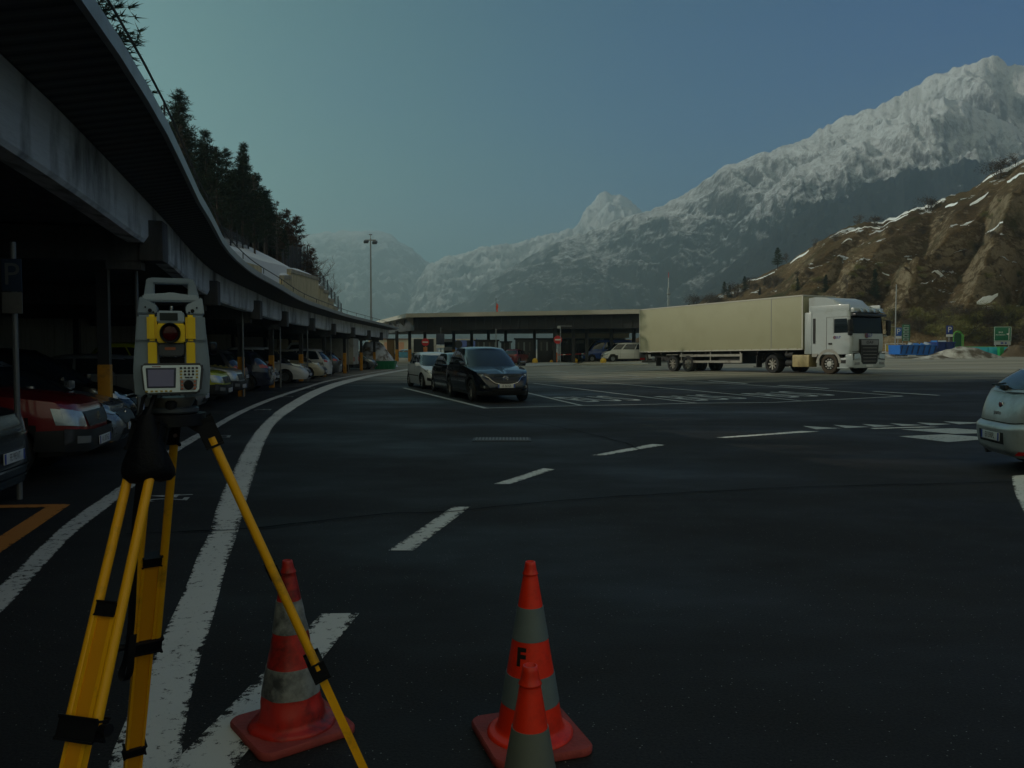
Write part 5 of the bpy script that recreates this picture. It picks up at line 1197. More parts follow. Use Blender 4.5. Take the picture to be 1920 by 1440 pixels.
c = hatch(4.5,1.84,1.72); o = c.build('parked_car', 'white tall car nose out with dark windscreen in the middle of the row', paint('white4',(.50,.52,.54),.3,0), group=G1); fronts(c, o, z=.74, plate='FC 016GT'); park(o, 4.5, 37.6, .35)
c = hatch(4.2,1.75,1.60); o = c.build('parked_car', 'cream coloured car nose out just left of a yellow column foot', paint('cream',(.36,.33,.24),.35,.1), group=G1); fronts(c, o, z=.70, plate='EA 327VN'); park(o, 4.2, 42.4, .30)
c = hatch(4.1,1.72,1.62); o = c.build('parked_car', 'white car tail out with a red lamp right beside the cream car', paint('white5',(.45,.46,.47),.3,0), group=G1); rears(c, o, .86); park(o, 4.1, 45.0, .15, False)
c = hatch(4.2,1.75,1.55); o = c.build('parked_car', 'dark car tail out with one red lamp in front of the box van', paint('dark3',(.03,.035,.045),.3,.3), group=G1); rears(c, o, .88, 'AK 668PM'); park(o, 4.2, 48.2, .10, False)
c = hatch(4.1,1.72,1.46); o = c.build('parked_car', 'dark grey car at the far end of the covered row beside the last columns', paint('dark4',(.07,.08,.09),.3,.3), group=G1); fronts(c, o, plate='BT 452CJ'); park(o, 4.1, 61.0, .2)
# box van
bv = empty('box_van', (0,0,0), 0, 'pale grey box van parked near the far end of the canopy', 'van', G1)
q = M(); q.box((-.9,0,1.42),(3.4,1.95,1.75),bev=.04); q.build('cargo_box', mat('van_box',(.30,.30,.27),.5,dirt=(.14,.13,.11),dscale=2), bv)
q = M(); q.prism([(.85,-.92,.45),(2.45,-.92,.45),(2.5,-.92,.95),(2.2,-.92,1.15),(1.6,-.92,2.0),(.85,-.92,2.05)], (0,1.84,0)); cabo = q.build('cab', WHP, bv)
q = M(); q.prism([(1.05,-.93,1.20),(2.0,-.93,1.20),(1.55,-.93,1.85),(1.05,-.93,1.9)], (0,1.86,0)).build('side_window', GLASS, cabo)
for sd in (-1,1):
    for ax in (-1.7,1.65): wheel(bv, (ax, sd*.80, .33), .33, .2, sd, RIM, 6)
    q = M(); q.box((2.50,sd*.7,.75),(.04,.25,.16),bev=.02).build('headlight', HLIGHT, bv); M().box((-2.62,sd*.85,.9),(.04,.1,.3),bev=.01).build('tail_light', TLIGHT, bv)
M().box((-.2,0,.45),(4.6,.9,.16)).build('chassis', UNDER, bv); park(bv, 5.1, 54.4, -.2, False)
# ================================================================ ARTICULATED TRUCK
TS = 1.04; TH_ = R(-60.5)
nf = at(1596, 700, 39.6); fx, fy = nf.x, nf.y
d_ = Vector((math.cos(TH_), math.sin(TH_), 0)); rgt = Vector((-d_.y, d_.x, 0))     # far side
cc = Vector((fx,fy,0))+rgt*1.25*TS
tk = empty('articulated_truck', (cc.x, cc.y, .315), TH_, 'white articulated truck with a long cream box trailer crossing the lot', 'truck')
tk.rotation_euler = (0, math.atan(-.20/14.5), TH_); tk.rotation_mode = 'XYZ'; tk.scale = (TS,)*3
TW = mat('truck_white', (.42,.46,.47), .35, var=.04, coat=.4, dirt=(.30,.28,.23), dscale=1.2, dlo=.55, dhi=.95); BOX = mat('trailer_cream', (.35,.34,.22), .55, var=.05, scale=1.2, dirt=(.28,.27,.16), dscale=.5, dlo=.50, dhi=.95); BOXF = mat('trailer_edge', (.45,.44,.38), .5, .2); TK_D = mat('truck_chassis', (.018,.018,.018), .7, var=.3); ALU = mat('truck_alu', (.30,.29,.26), .5, .5, dirt=(.12,.10,.08), dscale=3)
MUD = mat('muddy_tyre', (.055,.040,.026), .9, var=.3, scale=20)
# trailer
tr_ = M(); tr_.box((-9.45,0,2.62),(13.1,2.48,2.74),bev=.02); to_ = tr_.build('trailer_box', BOX, tk)
q = M()
for z in (1.26,3.985):
    for s_ in (-1,1): q.box((-9.45,s_*1.245,z),(13.14,.03,.07))
for x in (-2.9,-16.0):
    for s_ in (-1,1): q.box((x,s_*1.247,2.62),(.07,.03,2.66))
q.box((-2.885,0,3.985),(.05,2.4,.07)); q.build('box_frame', BOXF, to_)
q = M(); q.box((-4.95,-1.2465,2.62),(.025,.006,2.66)).build('panel_joint', mat('panel_joint',(.20,.22,.26),.5), to_)
q = M()
for i in range(21): q.box((-3.2-i*.62,-1.262,1.29),(.05,.01,.03))
q.build('rivet_marks', mat('rust_marks',(.22,.12,.04),.8), to_)
q = M()
for s_ in (-1,1): q.box((-9.6,s_*.45,1.08),(12.4,.12,.28))
for x in (-4,-6,-8,-10,-12,-14,-15.9): q.box((x,0,1.14),(.1,2.3,.12))
q.box((-8.3,0,.78),(1.6,1.9,.55)).box((-13.4,0,.9),(3.4,1.5,.45)).box((-10.4,.3,.85),(1.2,1.2,.5)); q.build('trailer_chassis', TK_D, tk)  # the large boxes are added dark filler for the shadow under the trailer
q = M()
for s_ in (-1,1):
    for z in (.62,.98): q.box((-9.7,s_*1.18,z),(5.0,.03,.13))
    for x in (-7.25,-9.6,-12.1): q.box((x,s_*1.14,.86),(.06,.05,.62))
q.box((-7.15,-1.17,.82),(.12,.06,.52)); q.build('side_guard', ALU, tk)
for s_ in (-1,1): M().box((-6.35,s_*.75,.72),(.12,.12,.72)).box((-6.35,s_*.75,.33),(.32,.3,.05)).build('landing_leg', TK_D, tk)
q = M(); q.box((-15.95,0,.62),(.1,2.3,.14)).box((-15.8,.8,.9),(.1,.1,.5)).box((-15.8,-.8,.9),(.1,.1,.5)).build('rear_bar', ALU, tk)
for s_ in (-1,1): M().box((-16.02,s_*1.0,.80),(.05,.35,.14)).build('tail_light', TLIGHT, tk); M().box((-14.35,s_*1.05,.62),(.02,.4,.55)).build('mud_flap', TYRE, tk); M().box((-5.95,s_*1.05,.62),(.02,.4,.6)).build('mud_flap', TYRE, tk)
for s_ in (-1,1):
    for ax in (-12.83,-11.46): 
        wheel(tk, (ax, s_*1.05, .50), .50, .36, s_, ALU, 8)
        M().box((ax,s_*1.06,1.045),(1.05,.40,.03)).build('mudguard', ALU, tk)
    wheel(tk, (-4.93, s_*.95, .50), .50, .52, s_, ALU, 8); 
    q = M(); rr = [[(-4.93+.60*math.cos(R(a)), s_*(.95+dy), .5+.60*math.sin(R(a))) for dy in (-.28,.28)] for a in range(25,181,12)]; q.grid(rr); q.build('mudguard', TK_D, tk, smooth=60)
# tractor
q = M()
for s_ in (-1,1): q.box((-3.6,s_*.42,.86),(5.8,.1,.26))
q.box((-4.6,0,1.06),(1.2,1.0,.12)).box((-2.75,0,1.9),(.25,1.3,1.6)); q.build('tractor_chassis', TK_D, tk)
q = M(); q.box((-2.98,-.98,.66),(1.05,.62,.62),bev=.05); q.build('fuel_tank', mat('beige_tank', (.42,.34,.17), .5, .1, dirt=(.2,.15,.08), dscale=3), tk)
M().tube((-4.15,-.95,.98),(-3.65,-.95,.98),.16,n=14).build('air_tank', TK_D, tk); M().tube((-4.2,-.85,.55),(-3.6,-.85,.55),.17,n=14).build('air_tank', TK_D, tk); M().box((-2.98,.98,.66),(1.0,.5,.55),bev=.04).build('battery_box', TK_D, tk)
# cab shell: side outline swept across the width with rounded corners
prof = [(-.10,.98),(-.02,1.25),(.0,1.75),(-.06,2.30),(-.14,2.86),(-.20,3.06),(-2.32,3.06),(-2.32,.98)]
def cabsweep(prof, Wd, rc, m, name, parent):
    q = M(); rows = []
    n = 6; ys = []
    for k in range(n+1): a = R(90*k/n); ys.append((-(Wd/2)+rc*(1-math.sin(a)), rc*(1-math.cos(a))))     # y, inset
    ys = ys[::-1]
    ys = [(-(Wd/2)+rc*(1-math.cos(R(90*k/n))), rc*(1-math.sin(R(90*k/n)))) for k in range(n+1)]
    ys = ys+[(-y, i) for y, i in ys[::-1]]
    for y, ins in ys: rows.append([Vector((x-(ins if x > -1.0 else 0), y, z)) for x, z in prof])
    q.grid(rows, cv=True).poly(rows[0]).poly(rows[-1]); return q.build(name, m, parent, smooth=40)
cab_ = cabsweep(prof, 2.44, .16, TW, 'cab', tk)
# roof fairing
fp = [(-.34,3.04),(-.42,3.16),(-.75,3.42),(-1.15,3.66),(-1.6,3.80),(-2.25,3.86),(-2.62,3.82),(-2.62,3.04)]
cabsweep(fp, 2.20, .34, TW, 'roof_spoiler', tk)
q = M()
for s_ in (-1,1): q.box((-1.35,s_*1.14,3.22),(2.3,.06,.34),bev=.02)
q.build('roof_side_panel', TW, cab_)
def bevbox(name, c, d, m, par, b=.01, rz=0): return M().box(c, d, rz, bev=b).build(name, m, par)
# windscreen and visor
q = M(); rows = []
for k in range(31):
    y = -1.15+2.30*k/30; ins = .16*(1-math.sqrt(max(0,1-(max(0,abs(y)-1.06)/.16)**2)))
    rows.append([(-.045-ins,y,1.98),(-.075-ins,y,2.3),(-.125-ins,y,2.72),(-.135-ins,y,2.82)])
rows = [[(x+.035, y, z) for x, y, z in r] for r in rows]
q.grid(rows).build('windscreen', mat('truck_glass',(.006,.010,.009),.06,spec=.22,var=.3,scale=2), cab_, smooth=60)
bevbox('sun_visor', (.03,0,2.86), (.26,2.30,.13), mat('visor_dark',(.02,.022,.028),.3), cab_, .03)
q = M(); q.path([(.06,-1.12,2.99),(.08,-.6,3.0),(.08,.6,3.0),(.06,1.12,2.99)], .022, 8); lb = q.build('light_bar', CHROME, cab_)
for y in (-.72,-.26,.20,.68): M().lathe([(0,.05),(.085,.045),(.095,.03),(.09,-.03),(.04,-.06),(0,-.06)], 16, (.12,y,3.08), 'X').build('spot_lamp', CHROME, lb)
bevbox('front_header', (-.13,0,3.10), (.30,2.2,.22), TW, cab_, .05)
# lower front: bumper, grille
q = M(); q.box((-.16,0,.66),(.44,2.46,.66),bev=.09); bp = q.build('bumper', TW, cab_)
q = M(); q.box((-.14,0,.36),(.36,2.2,.10),bev=.03).build('bumper_lip', TW, bp)
def fpoly(name, pts, x, m, par, th=.02): return M().prism([(x,y,z) for y,z in pts], (th,0,0)).build(name, m, par, smooth=0)
gr_ = fpoly('grille', [(-.70,1.70),(.70,1.70),(.66,1.20),(.60,.62),(.48,.50),(-.48,.50),(-.60,.62),(-.66,1.20)], .015, TK_D, cab_, .06)
fpoly('name_panel', [(-.64,1.66),(.64,1.66),(.61,1.42),(-.61,1.42)], .07, mat('grille_grey',(.22,.22,.22),.4,.3), gr_, .02)
for z in (.64,.80,.96,1.12,1.28): M().box((.085,0,z),(.03,.92+(z-.6)*.2,.022),bev=.006).build('slat', ALU, gr_)
rt = Matrix(((0,0,1),(1,0,0),(0,1,0))).to_4x4()
M().text('DAF', Matrix.Translation((.095,0,1.54)) @ rt, .19, .004, 1.5).build('maker_name', INK, gr_, smooth=0, fixn=False)
fpoly('seam', [(-1.2,1.10),(-.70,1.10),(-.70,1.12),(-1.2,1.12)], .0, TK_D, cab_, .012); fpoly('seam', [(1.2,1.10),(.70,1.10),(.70,1.12),(1.2,1.12)], .0, TK_D, cab_, .012)
LBL = mat('logo_blue',(.03,.03,.30),.4); LBR = mat('logo_brown',(.16,.07,.05),.5)
M().lathe([(0,.004),(.13,.004),(.13,0)], 20, (.012,-.16,1.87), 'X').build('company_emblem', LBR, cab_)
M().text('GLP', Matrix.Translation((.022,.04,1.88)) @ rt, .24, .002, 1.1).build('company_lettering', LBL, cab_, smooth=0, fixn=False)
rs = Matrix(((1,0,0),(0,0,-1),(0,1,0))).to_4x4()
M().lathe([(0,.0),(.085,.0),(.085,.004),(0,.004)], 18, (-.98,-1.226,1.80), rot=Matrix.Rotation(R(90),4,'X')).build('door_emblem', LBR, cab_)
M().text('GLP', Matrix.Translation((-.80,-1.232,1.80)) @ rs, .17, .002, 1.2).build('door_lettering', LBL, cab_, smooth=0, fixn=False)
for s_ in (-1,1):
    h_ = fpoly('headlight', [(s_*.70,.78),(s_*1.12,.74),(s_*1.14,.98),(s_*.74,1.02)], .055, HLIGHT, bp, .03); fpoly('headlight_frame', [(s_*.66,.72),(s_*1.17,.69),(s_*1.18,1.03),(s_*.70,1.06)], .04, TK_D, bp, .02)
    fpoly('fog_light', [(s_*.72,.48),(s_*1.10,.46),(s_*1.08,.58),(s_*.74,.60)], .055, mat('fog_glass',(.2,.21,.22),.1), bp, .02)
    # side features
    y = s_*1.225
    q = M(); q.prism([(-.20,y,2.02),(-1.0,y,2.02),(-1.0,y,2.70),(-.28,y,2.70)], (0,s_*.008,0)).build('side_window', GLASS, cab_)
    q = M()
    for a, b in (((-.12,2.80),(-1.45,2.80)),((-1.45,2.80),(-1.45,1.22)),((-1.45,1.22),(-1.05,1.22)),((-1.05,2.74),(-1.05,1.95))): q.beam((a[0],y,a[1]),(b[0],y,b[1]),.012,.012)
    q.build('door_seam', mat('seam_grey',(.14,.14,.14),.6), cab_)
    bevbox('door_handle', (-1.22,s_*1.235,1.50), (.20,.03,.09), TK_D, cab_)
    q = M(); q.box((-2.62,s_*1.12,2.05),(.46,.10,2.1),bev=.04); dfl = q.build('side_deflector', TW, cab_)
    q = M(); q.box((-2.18,s_*1.232,2.15),(.13,.012,1.25),bev=.02).build('dark_side_slot', TK_D, cab_)
    q = M(); q.box((.06,s_*1.42,2.36),(.14,.26,.56),bev=.05).box((.06,s_*1.42,1.98),(.13,.24,.20),bev=.04); mi = q.build('mirror', TK_D, cab_)
    q = M(); q.tube((-.1,s_*1.2,2.66),(.04,s_*1.36,2.62),.02,n=6).tube((-.1,s_*1.2,1.92),(.04,s_*1.36,1.98),.025,n=6); q.build('mirror_arm', TK_D, mi)
    M().box((-.02,s_*1.33,1.88),(.16,.16,.08),bev=.03).build('mirror_foot', TW, mi)
    q = M(); rr = [[(-1.32+.66*math.cos(R(a)), s_*(.86+dy), .5+.66*math.sin(R(a))) for dy in (0,.37)] for a in range(8,173,11)]; q.grid(rr); rr = [[(-1.32+rad_*math.cos(R(a)), s_*1.235, .5+rad_*math.sin(R(a))) for rad_ in (.60,.74)] for a in range(5,176,10)]; q.grid(rr); q.build('wheel_arch', mat('arch_grey',(.30,.29,.26),.5), cab_, smooth=30)
    q = M(); q.prism([(-2.32,s_*1.21,1.02),(-2.32,s_*1.21,.86),(-2.02,s_*1.21,.86),(-1.95,s_*1.21,1.02)], (0,s_*.02,0)); q.build('rear_skirt', mat('arch_grey',(.30,.29,.26),.5), cab_)
    q = M(); q.box((-.48,s_*1.10,.55),(.42,.24,.50),bev=.02).box((-.48,s_*1.18,.32),(.62,.16,.06),bev=.02); q.build('step', TW, cab_)
    q = M(); q.box((-.48,s_*1.225,.62),(.30,.015,.16)); q.build('step_recess', TK_D, cab_)
    wo_ = wheel(tk, (-1.32, s_*1.03, .51), .51, .32, s_, TK_D, 0, tyre=MUD)
    q = M(); q.lathe([(0,.16),(.14,.15),(.16,.02)], 18, rot=Matrix.Rotation(R(-90*s_),4,'X'))
    for k in range(10):
        a = 2*math.pi*k/10; q.lathe([(0,.155),(.034,.15),(.036,.10)], 8, Matrix.Rotation(R(-90*s_),4,'X')@Vector((.225*math.cos(a),.225*math.sin(a),0)), rot=Matrix.Rotation(R(-90*s_),4,'X'))
    q.build('hub', mat('hub_white',(.50,.50,.48),.4,.2), wo_, smooth=40)
q = M(); q.box((-1.25,0,.62),(1.9,1.2,.5)); q.build('engine_shroud', UNDER, cab_)
q = M(); q.box((-1.3,0,.99),(2.1,2.2,.03)).build('cab_floor', UNDER, cab_)
M().box((.075,0,.42),(.015,.52,.11)).build('number_plate', PLATE, bp)
M().box((-.30,0,1.9),(.2,2.0,.25)).build('dashboard', UNDER, cab_)
# ================================================================ TOLL CANOPY (far centre)
G = lambda x, y: gz(x, y)
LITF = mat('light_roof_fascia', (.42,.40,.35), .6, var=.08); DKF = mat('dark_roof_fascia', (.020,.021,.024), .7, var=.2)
FL, FR, BR_, BL = Vector((-11.5,86.5,0)), Vector((13.6,76.6,0)), Vector((22,101,0)), Vector((-19.9,114,0))
tc = empty('toll_canopy', (0,90,0), 0, 'long flat toll canopy with pale roof edge and dark underside across the middle', 'canopy'); TO = Vector((0,90,0))
def ring_(pts, z): return [Vector((p.x,p.y,z))-TO for p in pts]
def shrink(P, d):
    c = sum(P, Vector())/len(P); return [p+(c-p).normalized()*d for p in P]
P4 = [FL, FR, BR_, BL]; zt = 5.42
M().grid([ring_(P4, zt-.42), ring_(P4, zt), ring_(shrink(P4,.6), zt+.03), ring_(shrink(P4,.6), zt-.42)][0:2], cv=True).poly(ring_(P4, zt)).poly(ring_(P4, zt-.42)).build('roof', LITF, tc, smooth=0)
S4 = shrink(P4, 1.0)
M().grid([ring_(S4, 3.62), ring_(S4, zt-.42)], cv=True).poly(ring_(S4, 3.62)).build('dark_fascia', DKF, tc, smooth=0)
q = M()
for k in range(26):
    p = S4[0].lerp(S4[1], (k+.5)/26)-TO; q.box((p.x-.02,p.y-.03,4.3),(.09,.06,1.3),math.atan2((FR-FL).y,(FR-FL).x))
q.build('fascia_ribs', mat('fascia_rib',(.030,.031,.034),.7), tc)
for k in range(5):
    p = P4[0].lerp(P4[3], k/5+.02)-TO; p2 = S4[0].lerp(S4[3], k/5+.02)-TO
    M().prism([(p.x,p.y,zt-.42),(p2.x,p2.y,zt-.42),(p2.x,p2.y,zt-1.3)], (.0,.25,0)).build('edge_bracket', LITF, tc)
YELF2 = YEL_F
for i, px in enumerate([744.5,768.5,797,851,884.5,916,948,1002,1040,1075,1100,1146,1188,1207]):
    Y = 93 if i < 3 else (91 if px < 1030 else (82 if px < 1190 else 79)); x = (px-960)/F*Y; w_ = .34 if px != 1207 else .7
    if px == 797: Y = 96; x = (px-960)/F*Y
    c = M().box((x,Y-90,(3.7+G(x,Y))/2+.05),(w_,w_,3.7-G(x,Y)-.1)).build('column', STEEL_D, tc)
    if i < 2 or i in (3,): M().box((x,Y-90,.72+G(x,Y)),(w_+.03,w_+.03,1.4)).build('painted_foot', YEL_F, c)
# booth building under it
bt = empty('toll_office', (8,93,G(8,93)), 0, 'dark glazed office with a beige roof band under the toll canopy', 'building')
xa, xb = at(1047,650,90.5).x, at(1179,650,90.5).x
M().box(((xa+xb)/2-8,0.5,1.3),(xb-xa-.6,5,2.6)).build('glazed_wall', mat('office_dark',(.018,.020,.022),.25), bt)
M().box(((xa+xb)/2-8,0.2,2.92),(xb-xa,5.8,.5)).build('roof_band', mat('office_band',(.62,.55,.38),.6), bt)
M().box(((xa+xb)/2-8,.2,3.19),(xb-xa+.1,5.9,.06)).build('roof_lip', STEEL_D, bt)
q = M()
for k in range(9): q.box((xa-8+.6+k*(xb-xa-1)/8,-2.03,1.35),(.07,.05,2.5))
q.box(((xa+xb)/2-8,-2.03,1.0),(xb-xa-.6,.05,.06)).build('mullion', mat('mullion',(.07,.07,.07),.5), bt)
for k, (px, w_, h_) in enumerate(((1088,.9,.35),(1120,.7,.3),(1165,.5,.3),(1060,.4,.3))): M().box((at(px,650,90.5).x-8,-2.06,2.2),(w_,.03,h_)).build('notice', mat('notice_grey',(.22,.21,.18),.6), bt)
# dark toll booths
DB = mat('booth_dark',(.016,.017,.02),.4); WIN = mat('booth_window',(.20,.23,.24),.15)
for px0, px1, Y, h_, lab in [(892,934,87,2.35,'dark toll booth left of centre under the toll canopy, just above the suv roof'),(940,958,88,2.2,'narrow dark toll booth with pale slit windows under the toll canopy'),(966,1002,86,2.5,'wide black toll booth in the middle under the toll canopy'),(1008,1040,85,2.5,'dark toll booth with vertical bars beside the orange barrier post')]:
    x0, x1 = at(px0,650,Y).x, at(px1,650,Y).x; xm = (x0+x1)/2; w_ = x1-x0
    e = empty('toll_booth', (xm,Y,G(xm,Y)), 0, lab, 'toll booth', 'toll booths'); M().box((0,0,h_/2),(w_,2.6,h_),bev=.03).build('cabin', DB, e); M().box((0,0,h_+.06),(w_+.3,3.0,.14),bev=.02).build('booth_roof', STEEL_D, e)
    for k in range(max(2,int(w_/.6))): 
        M().box((-w_/2+.35+k*.6,-1.31,1.75),(.16,.03,.9)).build('window', WIN if k%2 else mat('booth_bar',(.09,.09,.08),.5), e)
# ---- signs
SR = mat('sign_red',(.50,.015,.02),.4,var=.05)
def noentry(px, py, Y, h0, label, board=None):
    p = at(px,py,Y); g0 = G(p.x,Y); e = empty('no_entry_sign', (p.x,Y,g0), 0, label, 'road sign', 'no entry signs'); z = p.z-g0
    M().tube((0,0.05,0),(0,.05,z+.3),.04,n=8).build('post', LM, e)
    d = M().tube((0,-.02,z),(0,.02,z),.40,n=28).build('sign_disc', SR, e); M().box((0,-.03,z),(.58,.02,.13)).build('white_bar', SW, d)
    return e, z
e, z = noentry(797.5,641.5,84,0,'red no entry sign over an orange board at the left end of the toll canopy')
M().box((0,0,z-.9),(.42,.1,.8),bev=.02).build('orange_board', mat('orange_board',(.45,.16,.05),.5), e)
e, z = noentry(1046,637,78,0,'red no entry sign behind the orange barrier post near the toll office')
q = M(); q.tube((.25,0,0),(.25,0,3.6),.035,n=8).box((.1,0,3.62),(.3,.05,.25)).tube((.0,0,3.72),(1.35,0,3.72),.02,n=6); q.build('gantry_arm', LM, e)
p = at(825.5,640,82); e = empty('traffic_signal_board', (p.x,82,G(p.x,82)), 0, 'dark rectangular sign board on a pole left of the toll booths', 'road sign')
M().tube((.05,.1,0),(.05,.1,3.7),.05,n=8).build('post', pipe, e); M().box((0,0,2.5),(.86,.08,1.1),bev=.02).build('board', mat('board_navy',(.03,.04,.07),.5), e); M().box((0,0,1.72),(.86,.06,.26)).build('lower_plate', SW, e)
q = at(930,655,82); e = empty('lamp_post', (q.x,82,G(q.x,82)), 0, 'thin pale pole standing in front of the dark toll booths', 'pole'); M().tube((0,0,0),(0,0,3.55),.05,n=8).build('pole', LM, e); M().box((0,-.08,3.4),(.12,.2,.1),bev=.02).build('lamp_head', LM, e)
# flag on the roof
p = at(930,574,88); e = empty('roof_flag', (p.x,88,5.42), 0, 'small orange-red flag hanging from a thin pole on the toll canopy roof', 'flag')
M().tube((0,0,0),(0,0,1.75),.02,n=6).build('pole', STEEL_D, e); q = M(); q.grid([[(.02+.05*j+.03*math.sin(i*1.1),.03*math.sin(i+j),1.25-.13*i-.05*j) for j in range(5)] for i in range(9)]); q.build('cloth', mat('flag_red',(.75,.09,.03),.7), e, smooth=80)
# barrier
p = gnd(1042.5,681); e = empty('barrier_gate', (p.x,p.y,p.z), 0, 'orange barrier post with a red and white boom lowered to the right', 'barrier')
Yb = p.y; M().box((0,0,.55),(.42,.42,1.1),bev=.05).build('housing', mat('barrier_orange',(.85,.20,.012),.4), e)
q = M(); q.tube((.2,-.26,.86),(3.1,-.26,1.0),.05,.04,8); bo_ = q.build('boom', mat('boom_red',(.50,.03,.02),.5), e)
for k in range(3): M().tube((.7+k*.95,-.262,.885+k*.045),(.95+k*.95,-.262,.897+k*.045),.054,.052,8).build('white_band', SW, bo_)
# bollards
BY = mat('bollard_yellow',(.62,.38,.012),.45,dirt=(.3,.2,.03),dscale=6)
for px, py, s_, lab in [(1003,682,1.0,'yellow domed bollard left of the orange barrier post'),(1034,681,.62,'small yellow bollard tucked behind the orange barrier post'),(1078.5,680.5,.92,'yellow domed bollard between the barrier post and the white van'),(1131,682,1.0,'yellow domed bollard at the nose of the white van')]:
    p = gnd(px,py); e = M().lathe([(.27*s_,0),(.29*s_,.05),(.29*s_,.28*s_),(.26*s_,.40*s_),(.18*s_,.50*s_),(.08*s_,.55*s_),(0,.56*s_)], 18, (0,0,0)).build('bollard', BY, None, smooth=60); e.location = p; tag(e, lab, 'bollard', 'yellow bollards by the toll lanes')
# raised islands with old snow
def slabmesh(name, pts, h_, m, **kw):
    P = [g2(*p) for p in pts]; q = M(); q.prism([(x,y,G(x,y)-.02) for x,y in P], (0,0,h_+.02)); return q.build(name, m, None, smooth=0, **kw)
slabmesh('traffic_island', [(985,688),(1074,685.3),(1082,682.4),(1050,680.5),(985,682)], .10, mat('island_pale',(.34,.35,.34),.8,bmp=.3), kind='structure')
slabmesh('traffic_island', [(1085,684),(1215,684.5),(1215,678),(1150,677),(1095,680.5)], .09, mat('island_sand',(.38,.35,.28),.85,bmp=.3), kind='structure')
# ---- vans
def van(L_, W, H, nose=1.12):
    a = L_/2
    return Car(L_, W, H, [(-a,1.16),(a-1.6,1.16),(a-.85,1.15),(a-.45,1.04),(a-.12,.90),(a,.78)], dict(bf=a-.58,br=-a+.06,tf=a-1.50,tr=-a+.16,wb=W-.10,wt=W-.34,curve=.12,bow=.06,bowr=.02,n=8), L_*.62, .34, a-.95, .22, 6.5, bump_f=.14, bump_r=.05, taper_f=.10)
v = van(5.1,1.92,1.96); o = v.build('minibus', 'white minibus parked nose left between the yellow bollard and the trailer', paint('van_white',(.62,.63,.62),.35,0), TRIM, RIM, 8, windows=((.90,.52),(.44,-.12),(-.17,-.78)), wt=(.16,.84), handle=True, cat='van')
v.front_patch('grille', [(-.5,.60),(.5,.60),(.55,.74),(-.55,.74)], TRIM, o, off=.012)
for sd in (-1,1): v.front_patch('headlight', [(sd*.56,.62),(sd*.82,.64),(sd*.84,.84),(sd*.62,.78)], HLIGHT, o, off=.012); v.side_patch('headlight_side', [(2.15,.74),(2.4,.66),(2.4,.80),(2.0,.90)], HLIGHT, o, sd, off=.01)
p = gnd(1134,681); place(o, p.x+2.5, 80.3, 186)
v = van(5.4,2.0,2.32); o = v.build('panel_van', 'bright blue van with light bar on its roof behind the white minibus', paint('van_blue',(.015,.07,.34),.35,.1), TRIM, RIM, 6, windows=((.90,.50),(.40,.0)), wt=(.18,.80), cat='van')
for sd in (-1,1): v.front_patch('headlight', [(sd*.56,.62),(sd*.82,.64),(sd*.84,.84),(sd*.62,.78)], HLIGHT, o, off=.012)
M().box((.6,0,2.36),(.25,1.2,.10),bev=.03).build('roof_bar', mat('roof_bar_pale',(.35,.36,.36),.4), o)
p = at(1090,678,83); place(o, p.x+2.75, 83.4, 184)
# red hatch half hidden behind the suv
c = hatch(4.0,1.7,1.5); o = c.build('parked_car', 'small dark red car by the toll booths, just right of the suv windscreen', paint('dark_red2',(.12,.012,.015),.3,.2), group='cars by the toll lanes'); rears(c, o, .86); p = at(968,668,78); place(o, p.x, 78, 70)
# ---- lorries beyond the canopy
LW = mat('lorry_white',(.52,.52,.48),.5,dirt=(.3,.28,.22),dscale=1.5)
def lorry(px0, px1, Y, ztop, label, boxm, ang=0, rear=True, cabside=0, cabm=None):
    x0, x1 = at(px0,650,Y).x, at(px1,650,Y).x; xm = (x0+x1)/2; w_ = x1-x0; e = empty('lorry', (xm,Y,G(xm,Y)), 0, label, 'lorry', 'lorries beyond the toll canopy')
    M().box((0,1.5,(ztop+.9)/2),(w_,3+3*(1-rear),ztop-.9),bev=.05).build('cargo_box', boxm, e)
    if rear: M().box((0,-.02,(ztop+.9)/2-.02),(w_*.80,.04,(ztop-.9)*.88)).build('rear_opening', DB, e)
    M().box((0,1.5,.75),(w_*.9,3,.3)).build('chassis', TK_D, e)
    for k in (-1,1): M().tube((k*w_*.38-.15,.6,.48),(k*w_*.38+.15,.6,.48),.48,n=18).build('wheel', TYRE, e)
    return e, w_
lorry(771,818,118,3.1,'white lorry seen from behind with a black rear opening, left end under the toll canopy', LW)
e, w_ = lorry(850,893,125,3.1,'blue and white lorry side behind the toll canopy, partly hidden by the suv', mat('lorry_blue',(.09,.14,.42),.5), rear=False)
M().tube((-.9,-1.55,2.2),(-.9,-1.49,2.2),.62,n=22).build('round_panel', DB, e); M().box((.9,-1.53,2.0),(1.0,.05,1.6)).build('dark_door', DB, e)
M().box((0,-1.52,2.95),(w_,.05,.25)).build('white_strip', LW, e)
x = at(843,655,112).x; e = empty('lorry', (x,112,G(x,112)), 0, 'white lorry cab facing the lot, left of the blue lorry', 'lorry', 'lorries beyond the toll canopy')
M().box((0,0,1.75),(1.5,2.0,2.3),bev=.15).build('cab', LW, e); M().box((0,-1.02,2.1),(1.25,.04,.7)).build('windscreen', GLASS, e); M().box((0,-1.03,1.0),(1.3,.06,.45)).build('grille', TK_D, e)
for k in (-1,1): M().tube((k*.6-.12,-.2,.45),(k*.6+.12,-.2,.45),.45,n=16).build('wheel', TYRE, e)
